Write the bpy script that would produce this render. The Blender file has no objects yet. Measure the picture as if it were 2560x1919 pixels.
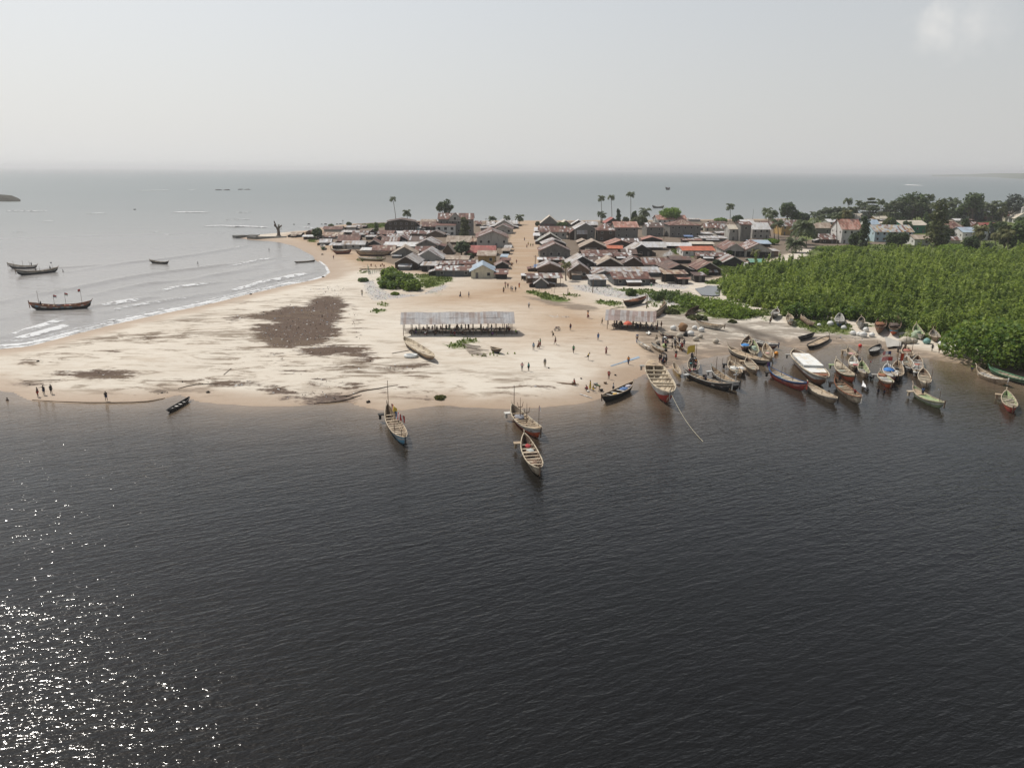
import bpy, bmesh, math, random
import numpy as np
from mathutils import Vector, Matrix
random.seed(7)
rng = np.random.default_rng(7)
PI = math.pi
scene = bpy.context.scene
COL = scene.collection

# ------------------------------------------------------------------ camera
W, HH, F = 2560.0, 1919.0, 1900.0
CH = 38.0
PITCH, ROLL = math.atan(536.0 / F), 0.0064
_r0 = Vector((1, 0, 0)); _f = Vector((0, math.cos(PITCH), -math.sin(PITCH))); _u0 = Vector((0, math.sin(PITCH), math.cos(PITCH)))
_r = _r0 * math.cos(ROLL) + _u0 * math.sin(ROLL); _u = _u0 * math.cos(ROLL) - _r0 * math.sin(ROLL)
cd = bpy.data.cameras.new('camera'); cam = bpy.data.objects.new('camera', cd); COL.objects.link(cam)
cam.matrix_world = Matrix(((_r.x, _u.x, -_f.x, 0), (_r.y, _u.y, -_f.y, 0), (_r.z, _u.z, -_f.z, CH), (0, 0, 0, 1)))
cd.sensor_fit = 'HORIZONTAL'; cd.sensor_width = 36.0; cd.lens = 36.0 * F / W
cd.clip_start = 0.5; cd.clip_end = 120000
scene.camera = cam
NPR, NPU, NPF = (np.array(v) for v in (_r, _u, _f))

def ray(px, py):
    return _f + _r * ((px - 1280.0) / F) + _u * ((959.5 - py) / F)
def G(px, py, z=0.0):
    d = ray(px, py); t = (z - CH) / d.z
    return Vector((d.x * t, d.y * t, z))
def VY(px, py, Y):                       # the point of a sight line at distance Y
    d = ray(px, py); t = Y / d.y
    return Vector((d.x * t, Y, CH + d.z * t))
# survey sheets the site was measured on: origin and scale
VW = {'A': (900, 460, 5.025), 'B': (1260, 460, 5.025), 'C': (1600, 440, 5.025), 'L': (560, 460, 5.025), 'R': (2000, 440, 3.948),
      'R1': (2000, 440, 7.896), 'R2': (2280, 440, 7.896), 'C2': (1700, 530, 7.896), 'C3': (1600, 540, 7.9), 'B2': (1260, 460, 9.2125),
      'E': (900, 960, 3.687), 'F': (1400, 820, 4.807), 'V': (1800, 740, 5.5275), 'H': (2100, 760, 4.807), 'I': (1780, 830, 10.05),
      'I2': (1960, 840, 10.05), 'I3': (2130, 850, 10.05), 'J': (1880, 760, 5.53), 'S': (0, 380, 3.4547), 'L0': (0, 740, 4.252),
      'N': (500, 700, 4.252), 'K': (960, 740, 5.5275), 'M': (1260, 680, 5.5275), 'T': (1600, 760, 9.2125), 'P': (0, 0, 1.0), 'Q': (1440, 640, 5.027), 'D': (980, 770, 6.506)}
def vp(v, x, y):
    o = VW[v]; return o[0] + x / o[2], o[1] + y / o[2]

# ------------------------------------------------------------------ mesh builder
class MB:
    def __init__(s): s.v = []; s.f = []; s.m = []; s.uv = {}
    def add(s, vs, fs, m=0):
        b = len(s.v); s.v.extend([tuple(p) for p in vs])
        for f in fs: s.f.append(tuple(b + i for i in f)); s.m.append(m)
        return b
    def quad(s, a, b, c, d, m=0, uv=None):
        s.add([a, b, c, d], [(0, 1, 2, 3)], m)
        if uv: s.uv[len(s.f) - 1] = uv
    def box(s, c, d, m=0, rz=0.0, tilt=0.0):
        x, y, z = d[0] / 2, d[1] / 2, d[2] / 2
        M = Matrix.Rotation(rz, 3, 'Z') @ Matrix.Rotation(tilt, 3, 'X'); c = Vector(c)
        vs = [c + M @ Vector(p) for p in ((-x, -y, -z), (x, -y, -z), (x, y, -z), (-x, y, -z), (-x, -y, z), (x, -y, z), (x, y, z), (-x, y, z))]
        s.add(vs, [(0, 3, 2, 1), (4, 5, 6, 7), (0, 1, 5, 4), (1, 2, 6, 5), (2, 3, 7, 6), (3, 0, 4, 7)], m)
    def hexa(s, p, m=0):
        s.add(p, [(0, 3, 2, 1), (4, 5, 6, 7), (0, 1, 5, 4), (1, 2, 6, 5), (2, 3, 7, 6), (3, 0, 4, 7)], m)
    def tube(s, pts, rad, n=6, m=0, cap=True):
        pts = [Vector(p) for p in pts]; k = len(pts)
        if not hasattr(rad, '__len__'): rad = [rad] * k
        rings = []; pr = None
        for i, p in enumerate(pts):
            t = (pts[min(i + 1, k - 1)] - pts[max(i - 1, 0)]).normalized()
            if pr is None:
                pr = t.orthogonal().normalized()
            else:
                pr = (pr - t * pr.dot(t)); pr = pr.normalized() if pr.length > 1e-6 else t.orthogonal().normalized()
            q = t.cross(pr)
            rings.append([p + (pr * math.cos(2 * PI * j / n) + q * math.sin(2 * PI * j / n)) * rad[i] for j in range(n)])
        vs = [v for r in rings for v in r]; fs = []
        for i in range(k - 1):
            for j in range(n):
                a, b = i * n + j, i * n + (j + 1) % n
                fs.append((a, b, b + n, a + n))
        if cap: fs.append(tuple(range(n - 1, -1, -1))); fs.append(tuple(range((k - 1) * n, k * n)))
        s.add(vs, fs, m)
    def blob(s, c, r, m=0, nu=10, nv=7, jit=0.0, rz=0.0, flat=False, seed=None):
        R = random.Random(seed) if seed is not None else random
        vs = []; cz, sz = math.cos(rz), math.sin(rz)
        vs.append((c[0], c[1], c[2] + r[2]))
        for i in range(1, nv):
            th = PI * i / nv
            for j in range(nu):
                ph = 2 * PI * j / nu; k = 1 + R.uniform(-jit, jit)
                x, y, z = r[0] * math.sin(th) * math.cos(ph) * k, r[1] * math.sin(th) * math.sin(ph) * k, r[2] * math.cos(th) * k
                if flat and z < 0: z *= 0.15
                vs.append((c[0] + x * cz - y * sz, c[1] + x * sz + y * cz, c[2] + z))
        vs.append((c[0], c[1], c[2] - r[2] * (0.15 if flat else 1)))
        fs = [(0, 1 + j, 1 + (j + 1) % nu) for j in range(nu)]
        for i in range(nv - 2):
            for j in range(nu):
                a, b = 1 + i * nu + j, 1 + i * nu + (j + 1) % nu
                fs.append((a, a + nu, b + nu, b))
        e = len(vs) - 1; b0 = 1 + (nv - 2) * nu
        fs += [(e, b0 + (j + 1) % nu, b0 + j) for j in range(nu)]
        s.add(vs, fs, m)
    def mesh(s, name, mats, smooth=False):
        me = bpy.data.meshes.new(name); me.from_pydata(s.v, [], s.f)
        for mt in (mats if isinstance(mats, (list, tuple)) else [mats]): me.materials.append(mt)
        if any(s.m): me.polygons.foreach_set('material_index', s.m)
        if smooth: me.polygons.foreach_set('use_smooth', [True] * len(s.f))
        if s.uv:
            ul = me.uv_layers.new(name='UVMap')
            for fi, uv in s.uv.items():
                for k, li in enumerate(me.polygons[fi].loop_indices): ul.data[li].uv = uv[k]
        me.update(); return me
    def build(s, name, mats, parent=None, loc=None, smooth=False):
        o = bpy.data.objects.new(name, s.mesh(name, mats, smooth)); COL.objects.link(o)
        if parent: o.parent = parent
        if loc is not None: o.location = loc
        return o
def npmesh(name, verts, quads, mats, smooth=True):
    me = bpy.data.meshes.new(name); nv, nf = len(verts), len(quads); k = quads.shape[1]
    me.vertices.add(nv); me.vertices.foreach_set('co', np.ascontiguousarray(verts, np.float32).ravel())
    me.loops.add(nf * k); me.loops.foreach_set('vertex_index', np.ascontiguousarray(quads, np.int32).ravel())
    me.polygons.add(nf); me.polygons.foreach_set('loop_start', np.arange(0, nf * k, k, dtype=np.int32))
    me.polygons.foreach_set('use_smooth', np.full(nf, smooth))
    for m in (mats if isinstance(mats, (list, tuple)) else [mats]): me.materials.append(m)
    me.update(calc_edges=True); return me
def link(name, me, parent=None):
    o = bpy.data.objects.new(name, me); COL.objects.link(o)
    if parent: o.parent = parent
    return o
def empty(name, loc, rz=0.0):
    o = bpy.data.objects.new(name, None); COL.objects.link(o); o.location = loc; o.rotation_euler = (0, 0, rz); o.empty_display_size = 0.3
    return o
def tag(o, label=None, cat=None, group=None, kind=None):
    if label: o['label'] = label
    if cat: o['category'] = cat
    if group: o['group'] = group
    if kind: o['kind'] = kind
    return o

# ------------------------------------------------------------------ materials
def newmat(name):
    m = bpy.data.materials.new(name); m.use_nodes = True; nt = m.node_tree
    return m, nt, nt.nodes['Principled BSDF']
def N(nt, t, **kw):
    n = nt.nodes.new(t)
    for k, v in kw.items():
        if k.startswith('i_'): n.inputs[k[2:].replace('_', ' ')].default_value = v
        else: setattr(n, k, v)
    return n
def math_n(nt, op, a, b=None, c=None, clamp=False):
    n = nt.nodes.new('ShaderNodeMath'); n.operation = op; n.use_clamp = clamp
    for i, v in enumerate((a, b, c)):
        if v is None: continue
        if isinstance(v, (int, float)): n.inputs[i].default_value = v
        else: nt.links.new(v, n.inputs[i])
    return n.outputs[0]
def mix_n(nt, fac, a, b, bt='MIX'):
    n = nt.nodes.new('ShaderNodeMix'); n.data_type = 'RGBA'; n.blend_type = bt
    for i, v in ((0, fac), (6, a), (7, b)):
        if isinstance(v, (int, float)): n.inputs[i].default_value = v
        elif isinstance(v, tuple): n.inputs[i].default_value = v if len(v) == 4 else v + (1,)
        else: nt.links.new(v, n.inputs[i])
    return n.outputs[2]
def noise_n(nt, vec, scale, detail=4, rough=0.55, dist=0.0, out=0):
    n = nt.nodes.new('ShaderNodeTexNoise'); n.inputs['Scale'].default_value = scale; n.inputs['Detail'].default_value = detail
    n.inputs['Roughness'].default_value = rough; n.inputs['Distortion'].default_value = dist
    if vec is not None: nt.links.new(vec, n.inputs['Vector'])
    return n.outputs[out]
def ramp_n(nt, fac, stops):
    n = nt.nodes.new('ShaderNodeValToRGB'); e = n.color_ramp.elements
    while len(e) < len(stops): e.new(0.5)
    for i, (p, c) in enumerate(stops):
        e[i].position = p; e[i].color = (c, c, c, 1) if isinstance(c, (int, float)) else c + (1,)
    nt.links.new(fac, n.inputs[0]); return n.outputs[0]
def map_n(nt, vec, scale=(1, 1, 1), rot=(0, 0, 0)):
    n = nt.nodes.new('ShaderNodeMapping'); n.inputs['Scale'].default_value = scale; n.inputs['Rotation'].default_value = rot
    nt.links.new(vec, n.inputs['Vector']); return n.outputs[0]
def attr_n(nt, name):
    n = nt.nodes.new('ShaderNodeAttribute'); n.attribute_name = name; return n
def L(nt, a, b): nt.links.new(a, b)
_mc = {}
def pm(name, col, rough=0.75, var=0.3, scale=1.5, spec=0.3, dirt=None, metal=0.0):
    key = (name, col, rough)
    if key in _mc: return _mc[key]
    m, nt, b = newmat(name); tc = N(nt, 'ShaderNodeTexCoord').outputs['Object']; oi = N(nt, 'ShaderNodeObjectInfo')
    n1 = noise_n(nt, tc, scale, 5, 0.6)
    dk = tuple(c * (1 - var) for c in col); lt = tuple(min(0.92, c * (1 + var * 0.6)) for c in col)
    c = mix_n(nt, n1, dk, lt)
    if dirt:
        f = ramp_n(nt, noise_n(nt, tc, scale * 0.6, 6, 0.7, 0.4), [(0.48, 0.0), (0.66, 1.0)])
        c = mix_n(nt, f, c, dirt)
    L(nt, c, b.inputs['Base Color']); b.inputs['Roughness'].default_value = rough; b.inputs['Specular IOR Level'].default_value = spec; b.inputs['Metallic'].default_value = metal
    _mc[key] = m; return m

# ------------------------------------------------------------------ light
SUN_EL, SUN_AZ = math.radians(55), math.radians(-50)          # azimuth from the view direction, to its left
sd = Vector((math.sin(SUN_AZ) * math.cos(SUN_EL), math.cos(SUN_AZ) * math.cos(SUN_EL), math.sin(SUN_EL)))
ld = bpy.data.lights.new('sun', 'SUN'); ld.energy = 3.7; ld.angle = math.radians(0.53); ld.color = (1.0, 0.945, 0.87)
sun = bpy.data.objects.new('sun', ld); COL.objects.link(sun); sun.rotation_euler = sd.to_track_quat('Z', 'Y').to_euler(); sun.location = (0, 0, 200)
w = bpy.data.worlds.new('World'); scene.world = w; w.use_nodes = True; nt = w.node_tree; nt.nodes.clear()
sky = N(nt, 'ShaderNodeTexSky', sky_type='NISHITA', sun_disc=False, sun_elevation=SUN_EL, sun_rotation=SUN_AZ, air_density=1.0, dust_density=3.0, ozone_density=1.0, altitude=0.0)
# thin cloud and high haze veil the blue of the sky; a small cumulus stands at upper right
tc = N(nt, 'ShaderNodeTexCoord').outputs['Generated']
sx = N(nt, 'ShaderNodeSeparateXYZ'); L(nt, tc, sx.inputs[0])
elev = sx.outputs['Z']
veil = ramp_n(nt, elev, [(0.0, 0.94), (0.12, 0.84), (0.24, 0.74), (0.5, 0.62), (0.9, 0.55)])
sunny = N(nt, 'ShaderNodeVectorMath', operation='DOT_PRODUCT'); L(nt, tc, sunny.inputs[0]); sunny.inputs[1].default_value = sd
sdot = sunny.outputs['Value']
vbright = math_n(nt, 'MULTIPLY', ramp_n(nt, elev, [(0.0, 1.0), (0.2, 0.94), (0.5, 0.50), (0.9, 0.36)]), math_n(nt, 'MULTIPLY_ADD', math_n(nt, 'POWER', math_n(nt, 'MAXIMUM', sdot, 0.0), 1.6), 3.4, 4.9))
vc = N(nt, 'ShaderNodeVectorMath', operation='SCALE'); L(nt, mix_n(nt, ramp_n(nt, elev, [(0.0, 0.0), (0.2, 1.0)]), (1.0, 1.0, 0.985), (0.985, 1.0, 1.0)), vc.inputs[0]); L(nt, vbright, vc.inputs['Scale'])
c1 = mix_n(nt, veil, sky.outputs[0], vc.outputs[0])
def cloud(c, px, py, r, amt, sc, thr):
    d0 = ray(px, py).normalized()
    dp = N(nt, 'ShaderNodeVectorMath', operation='DISTANCE'); L(nt, tc, dp.inputs[0]); dp.inputs[1].default_value = d0
    fall = math_n(nt, 'SUBTRACT', 1.0, math_n(nt, 'DIVIDE', dp.outputs['Value'], r), clamp=True)
    nz = noise_n(nt, tc, sc, 5, 0.55)
    f = math_n(nt, 'MULTIPLY', math_n(nt, 'SMOOTH_MAX', 0.0, math_n(nt, 'SUBTRACT', math_n(nt, 'ADD', nz, math_n(nt, 'MULTIPLY', fall, 0.5)), thr), 0.1), amt, clamp=True)
    f = math_n(nt, 'MULTIPLY', f, math_n(nt, 'MULTIPLY', fall, 2.5, clamp=True))
    return mix_n(nt, f, c, (7.2, 7.0, 6.7))
c1 = cloud(c1, 2362, 44, 0.034, 0.8, 40, 0.68); c1 = cloud(c1, 2326, 70, 0.042, 0.75, 34, 0.70); c1 = cloud(c1, 2420, 58, 0.07, 0.5, 30, 0.72)
c1 = cloud(c1, 2470, 40, 0.075, 0.7, 18, 0.74)
bg = N(nt, 'ShaderNodeBackground'); L(nt, c1, bg.inputs['Color']); bg.inputs['Strength'].default_value = 0.127
wo = N(nt, 'ShaderNodeOutputWorld'); L(nt, bg.outputs[0], wo.inputs['Surface'])
vs = scene.view_settings; vs.view_transform = 'Standard'; vs.look = 'None'; vs.gamma = 1.0; vs.exposure = 0.0; vs.use_curve_mapping = False
cy = scene.cycles; cy.max_bounces = 5; cy.diffuse_bounces = 2; cy.glossy_bounces = 2; cy.transparent_max_bounces = 8; cy.volume_bounces = 0
cy.use_denoising = True; cy.caustics_reflective = False; cy.caustics_refractive = False; cy.sample_clamp_indirect = 4.0
# ------------------------------------------------------------------ ground
def pxs(v, pts, z=0.0):
    return [tuple(G(*vp(v, x, y), z))[:2] for x, y in pts]
SEA_SIDE = (pxs('P', [(-320, 950), (-230, 915), (-100, 888), (0, 873), (70, 866), (165, 841), (282, 811), (400, 785), (518, 761), (617, 736), (712, 714), (782, 700), (809, 692), (823, 681), (815, 665), (797, 651),
    (785, 639), (759, 625), (729, 613), (703, 607), (671, 602), (620, 598), (592, 594), (594, 590), (643, 587), (689, 583), (729, 579), (779, 577), (799, 569), (854, 562), (908, 559), (968, 557), (1039, 554), (1188, 554),
    (1288, 553), (1347, 553), (1419, 553), (1509, 552), (1618, 552), (1720, 551), (1800, 550), (1900, 549), (2000, 546), (2100, 544), (2250, 541), (2400, 538), (2560, 534), (2900, 527), (3300, 520)]))
LAG_SIDE = pxs('P', [(3600, 800), (2900, 1010), (2620, 960), (2560, 945), (2495, 924), (2443, 915), (2381, 906), (2308, 893), (2250, 883), (2204, 876), (2180, 866), (2107, 858), (2071, 864), (2017, 876), (1981, 867), (1954, 863), (1890, 866), (1854, 881), (1823, 886), (1785, 890),
    (1743, 899), (1702, 909), (1681, 920), (1656, 924), (1604, 937), (1577, 953), (1546, 972), (1516, 988), (1483, 1001), (1442, 1009), (1400, 1013), (1345, 1018), (1280, 1021), (1171, 1018), (1117, 1012), (1060, 1016), (1008, 1025),
    (954, 1024), (900, 1014), (876, 1005), (853, 1003), (806, 1009), (735, 1014), (641, 1014), (547, 1008), (500, 1003), (447, 984), (414, 995), (353, 1006), (259, 1008), (141, 1005), (80, 1000), (54, 989), (40, 980), (0, 976), (-120, 965), (-230, 962)])
LAND = np.array(SEA_SIDE + [(6000, 2500), (6000, 200)] + LAG_SIDE)
def seg_d(P, A, B):                       # distance of points P to the segments A-B, least over all segments
    out = np.full(len(P), 1e9)
    for a, b in zip(A, B):
        d = b - a; t = np.clip(((P - a) @ d) / max(d @ d, 1e-9), 0, 1)
        q = P - (a + t[:, None] * d); out = np.minimum(out, np.hypot(q[:, 0], q[:, 1]))
    return out
def sdf(P, poly):                         # positive inside
    poly = np.asarray(poly, float); A = poly; B = np.roll(poly, -1, 0)
    d = seg_d(P, A, B); ins = np.zeros(len(P), bool)
    for a, b in zip(A, B):
        if a[1] == b[1]: continue
        c = (a[1] > P[:, 1]) != (b[1] > P[:, 1])
        ins ^= c & (P[:, 0] < (b[0] - a[0]) * (P[:, 1] - a[1]) / (b[1] - a[1]) + a[0])
    return np.where(ins, d, -d)
def vnoise(P, s, seed=0):                 # cheap smooth value noise
    r = np.random.default_rng(seed); T = r.random((64, 64)); q = P / s; i = np.floor(q).astype(int); f = q - i; f = f * f * (3 - 2 * f)
    g = lambda a, b: T[(i[:, 0] + a) % 64, (i[:, 1] + b) % 64]
    return (g(0, 0) * (1 - f[:, 0]) + g(1, 0) * f[:, 0]) * (1 - f[:, 1]) + (g(0, 1) * (1 - f[:, 0]) + g(1, 1) * f[:, 0]) * f[:, 1]
def height(P, d=None):
    P = np.asarray(P, float).reshape(-1, 2)
    if d is None: d = sdf(P, LAND)
    up = 1.5 * (1 - np.exp(-np.maximum(d, 0) / 13.0)) + np.clip(d - 8, 0, 20) / 20 * ((vnoise(P, 9, 1) - .5) * .35 + (vnoise(P, 3.3, 2) - .5) * .12)
    up = up + np.clip((P[:, 1] - 300) / 250, 0, 1) * 0.6 * np.clip(d / 20, 0, 1)
    dn = -0.03 * np.maximum(-d, 0) - 0.0012 * np.maximum(-d, 0) ** 2
    return np.where(d > 0, up, np.maximum(dn, -4.0))
def gz(x, y): return float(height([(x, y)])[0])
def GG(px, py, dz=0.0):                   # the ground point seen along a sight line
    z = 1.2
    for _ in range(4):
        p = G(px, py, z); z = gz(p.x, p.y)
    p.z = z + dz; return p
def GV(v, x, y, dz=0.0): return GG(*vp(v, x, y), dz)

def axis(lo, hi, fine_lo, fine_hi, step, grow, extra=None):
    a = list(np.arange(fine_lo, fine_hi, step)); s = step
    while a[-1] < hi: s *= grow; a.append(a[-1] + s)
    s = step; b = [fine_lo]
    while b[-1] > lo: s *= grow; b.append(b[-1] - s)
    return np.array(b[:0:-1] + a)
gx = axis(-420, 6100, -130, 150, 1.1, 1.05)
gy = []; y = 20.0
while y < 2700:
    gy.append(y); y += 1.6 if y < 104 else 0.9 if y < 215 else 1.4 if y < 330 else 2.6 if y < 660 else 12 + (y - 660) * .05
gy = np.array(gy)
X, Y = np.meshgrid(gx, gy); P = np.stack([X.ravel(), Y.ravel()], 1)
dS = sdf(P, LAND); Z = height(P, dS)
nx, ny = len(gx), len(gy)
idx = np.arange(nx * ny).reshape(ny, nx)
Q = np.stack([idx[:-1, :-1].ravel(), idx[:-1, 1:].ravel(), idx[1:, 1:].ravel(), idx[1:, :-1].ravel()], 1)
Q = Q[dS[Q].max(1) > -90]
def zone(lst, soft=1.0, z=1.2):
    out = np.zeros(len(P))
    for v, pts, amt in lst:
        poly = np.array(pxs(v, pts, z)); lo, hi = poly.min(0) - 12, poly.max(0) + 12
        k = np.where((P[:, 0] > lo[0]) & (P[:, 0] < hi[0]) & (P[:, 1] > lo[1]) & (P[:, 1] < hi[1]))[0]
        if len(k): out[k] = np.maximum(out[k], amt * np.clip(0.5 + sdf(P[k], poly) / (2 * soft), 0, 1))
    return out
DEBRIS = [('N', [(510, 395), (700, 350), (950, 270), (1100, 285), (1250, 190), (1400, 180), (1520, 230), (1560, 260), (1510, 330), (1480, 400), (1460, 500), (1430, 600), (1330, 680), (1180, 700), (1000, 715), (830, 705), (690, 650), (590, 600), (600, 480), (770, 480), (760, 430), (640, 420)], 1),
    ('N', [(1020, 745), (1200, 710), (1400, 695), (1600, 710), (1740, 720), (1700, 770), (1560, 790), (1400, 800), (1300, 825), (1130, 800)], .9), ('N', [(1640, 800), (1760, 770), (1840, 780), (1850, 870), (1760, 880), (1650, 830)], .75),
    ('N', [(0, 1035), (200, 1050), (450, 1050), (650, 1085), (850, 1110), (1050, 1150), (1250, 1165), (1450, 1150), (1640, 1150), (1700, 1190), (1500, 1235), (1250, 1240), (1000, 1215), (850, 1165), (600, 1110), (350, 1090), (100, 1075)], .9),
    ('N', [(1150, 1050), (1230, 1020), (1450, 1060), (1730, 1060), (1650, 1110), (1450, 1090), (1250, 1100)], .8), ('N', [(710, 790), (880, 750), (900, 770), (730, 810)], .7), ('N', [(760, 880), (830, 835), (900, 840), (860, 870), (770, 895)], .7),
    ('N', [(790, 930), (900, 900), (945, 910), (850, 940)], .8), ('N', [(880, 955), (1000, 930), (1060, 945), (1110, 990), (1030, 1015), (900, 970)], .7), ('N', [(1410, 905), (1600, 912), (1820, 945), (1740, 970), (1650, 930), (1480, 922)], .8),
    ('N', [(1900, 930), (2100, 905), (2300, 895), (2450, 870), (2450, 900), (2250, 945), (2000, 955)], .85), ('L0', [(570, 790), (800, 780), (1200, 765), (1400, 830), (1300, 862), (1000, 855), (780, 830)], .8),
    ('L0', [(230, 880), (450, 885), (640, 880), (640, 895), (300, 902)], .9), ('L0', [(310, 665), (380, 640), (400, 655), (330, 675)], .8), ('L0', [(1500, 440), (1580, 420), (1640, 440), (1560, 460)], .9),
    ('L0', [(1880, 855), (1960, 850), (2080, 885), (1980, 890)], .8), ('L0', [(1450, 965), (1700, 940), (1850, 955), (1700, 985), (1500, 990)], .6), ('L0', [(1100, 595), (1220, 580), (1270, 600), (1150, 612)], .7),
    ('N', [(1560, 300), (1640, 270), (1700, 420), (1720, 620), (1650, 640), (1640, 500)], .5), ('N', [(250, 380), (500, 380), (520, 420), (330, 470), (250, 450)], .5),
    ('K', [(280, 1060), (380, 1050), (440, 1090), (330, 1105)], .7), ('K', [(0, 1245), (200, 1225), (190, 1250), (0, 1270)], .8), ('K', [(370, 1300), (550, 1310), (700, 1340), (560, 1345)], .8), ('K', [(950, 1100), (1080, 1120), (1090, 1150), (960, 1130)], .7), ('K', [(1500, 1215), (2000, 1230), (2180, 1210), (2180, 1235), (1800, 1245)], .7),
    ('K', [(420, 990), (560, 995), (560, 1020), (440, 1010)], .5), ('M', [(0, 1550), (650, 1550), (640, 1568), (0, 1570)], .8), ('M', [(60, 1640), (700, 1640), (690, 1655), (60, 1655)], .6)]
GRASS = [('A', [(690, 1150), (830, 1140), (1000, 1165), (1150, 1185), (1165, 1230), (1050, 1250), (1000, 1300), (800, 1330), (760, 1250)], 1), ('A', [(215, 1525), (260, 1500), (390, 1530), (300, 1545)], .9), ('A', [(130, 1630), (190, 1580), (290, 1575), (335, 1600), (220, 1640)], .9), ('A', [(880, 1360), (1020, 1395), (1000, 1410), (930, 1390)], .8),
    ('B', [(255, 1372), (400, 1355), (560, 1390), (820, 1462), (810, 1485), (700, 1492), (500, 1460), (420, 1415)], 1), ('M', [(1250, 390), (1500, 410), (1650, 440), (1640, 500), (1450, 480), (1280, 440)], .85), ('M', [(780, 310), (900, 320), (950, 350), (850, 350)], .7), ('M', [(900, 300), (1050, 330), (1000, 370), (900, 350)], .6), ('M', [(1360, 210), (1700, 250), (2000, 240), (2100, 300), (1900, 330), (1600, 280)], .8),
    ('Q', [(900, 480), (1300, 450), (1300, 560), (1000, 590)], .55), ('Q', [(1150, 640), (1500, 620), (1500, 700), (1250, 740), (1160, 720)], .95), ('Q', [(1500, 720), (1900, 660), (2212, 700), (2212, 804), (1700, 780)], 1), ('Q', [(1600, 330), (1820, 300), (1820, 375), (1640, 370)], 1), ('Q', [(880, 570), (1100, 550), (1150, 650), (900, 650)], .5),
    ('V', [(0, 225), (250, 210), (700, 200), (720, 280), (500, 290), (300, 330), (0, 300)], 1), ('V', [(580, 300), (700, 320), (660, 350), (600, 345)], .8), ('V', [(1000, 300), (1250, 310), (1500, 290), (1800, 400), (1850, 500), (1650, 490), (1300, 470), (1020, 410)], .95), ('J', [(1270, 300), (1380, 330), (1420, 380), (1300, 375)], .8), ('J', [(2050, 350), (2200, 390), (2180, 440), (2060, 450)], .9),
    ('H', [(1200, 420), (1500, 470), (1560, 540), (1400, 545), (1250, 470)], .55), ('L', [(1750, 515), (1950, 512), (2060, 515), (2050, 560), (1780, 575)], .9), ('L', [(1700, 1090), (1810, 1090), (1810, 1115), (1700, 1115)], .7), ('L', [(1050, 690), (1160, 680), (1160, 730), (1060, 730)], .7), ('L', [(1670, 940), (2010, 930), (2020, 965), (1700, 970)], .5),
    ('D', [(850, 600), (1020, 590), (1180, 500), (1380, 520), (1390, 560), (1200, 600), (1060, 670), (960, 660)], .95), ('D', [(880, 485), (1000, 465), (1120, 470), (1100, 490), (950, 495)], .7), ('D', [(1100, 630), (1240, 610), (1240, 680), (1120, 680)], .7), ('D', [(1450, 610), (1600, 620), (1560, 650), (1450, 640)], .4), ('D', [(1200, 790), (1700, 740), (2000, 750), (1700, 790), (1400, 810)], .35),
    ('C', [(400, 930), (510, 910), (540, 1000), (430, 1000)], .7), ('C', [(560, 1005), (720, 1000), (720, 1035), (600, 1035)], 1), ('C', [(930, 1110), (1300, 1130), (1500, 1120), (1500, 1240), (1000, 1240)], 1), ('R', [(150, 700), (500, 690), (2300, 640), (3000, 640), (3000, 1300), (2200, 1420), (1700, 1560), (1000, 1500), (0, 1330), (-300, 1250), (-330, 1100), (0, 850)], 1),
    ('R', [(-200, 345), (300, 300), (1000, 245), (2211, 160), (3000, 110), (3600, 110), (3600, 640), (600, 660), (0, 640)], .95), ('V', [(1900, 420), (2200, 430), (2600, 560), (2900, 600), (3500, 700), (3500, 500), (2500, 300)], .7), ('A', [(600, 560), (720, 560), (720, 600), (600, 600)], .4), ('B', [(2120, 850), (2211, 840), (2211, 890), (2130, 890)], .8)]
TRASH = [('A', [(180, 1210), (260, 1300), (400, 1390), (760, 1390), (900, 1320), (1080, 1260), (1130, 1300), (1000, 1370), (700, 1420), (350, 1470), (150, 1480), (60, 1380), (0, 1200)], .8), ('A', [(180, 1400), (300, 1400), (330, 1460), (220, 1480)], 1), ('B', [(840, 1275), (1100, 1270), (1500, 1340), (1900, 1400), (2200, 1480), (2211, 1540), (1700, 1470), (1300, 1420), (900, 1340)], 1), ('Q', [(980, 360), (1280, 370), (1440, 400), (1350, 420), (1000, 410)], 1), ('Q', [(1130, 590), (1330, 580), (1330, 620), (1180, 640)], .9),
    ('Q', [(880, 690), (1060, 660), (1060, 720), (900, 730)], .6), ('M', [(1300, 480), (1650, 500), (1600, 540), (1350, 520)], .5), ('M', [(540, 600), (960, 620), (960, 660), (600, 650)], .6), ('C3', [(380, 780), (560, 680), (720, 700), (700, 800), (420, 830)], .7), ('N', [(1180, 580), (1420, 560), (1380, 640), (1200, 650)], .4), ('N', [(800, 500), (950, 490), (1100, 530), (950, 570), (780, 570)], .42), ('N', [(1150, 80), (1560, 50), (1560, 180), (1200, 190)], .4), ('V', [(560, 560), (850, 580), (820, 640), (600, 640)], .5), ('J', [(900, 370), (1350, 400), (1900, 480), (1700, 520), (1100, 460)], .4)]
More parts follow.
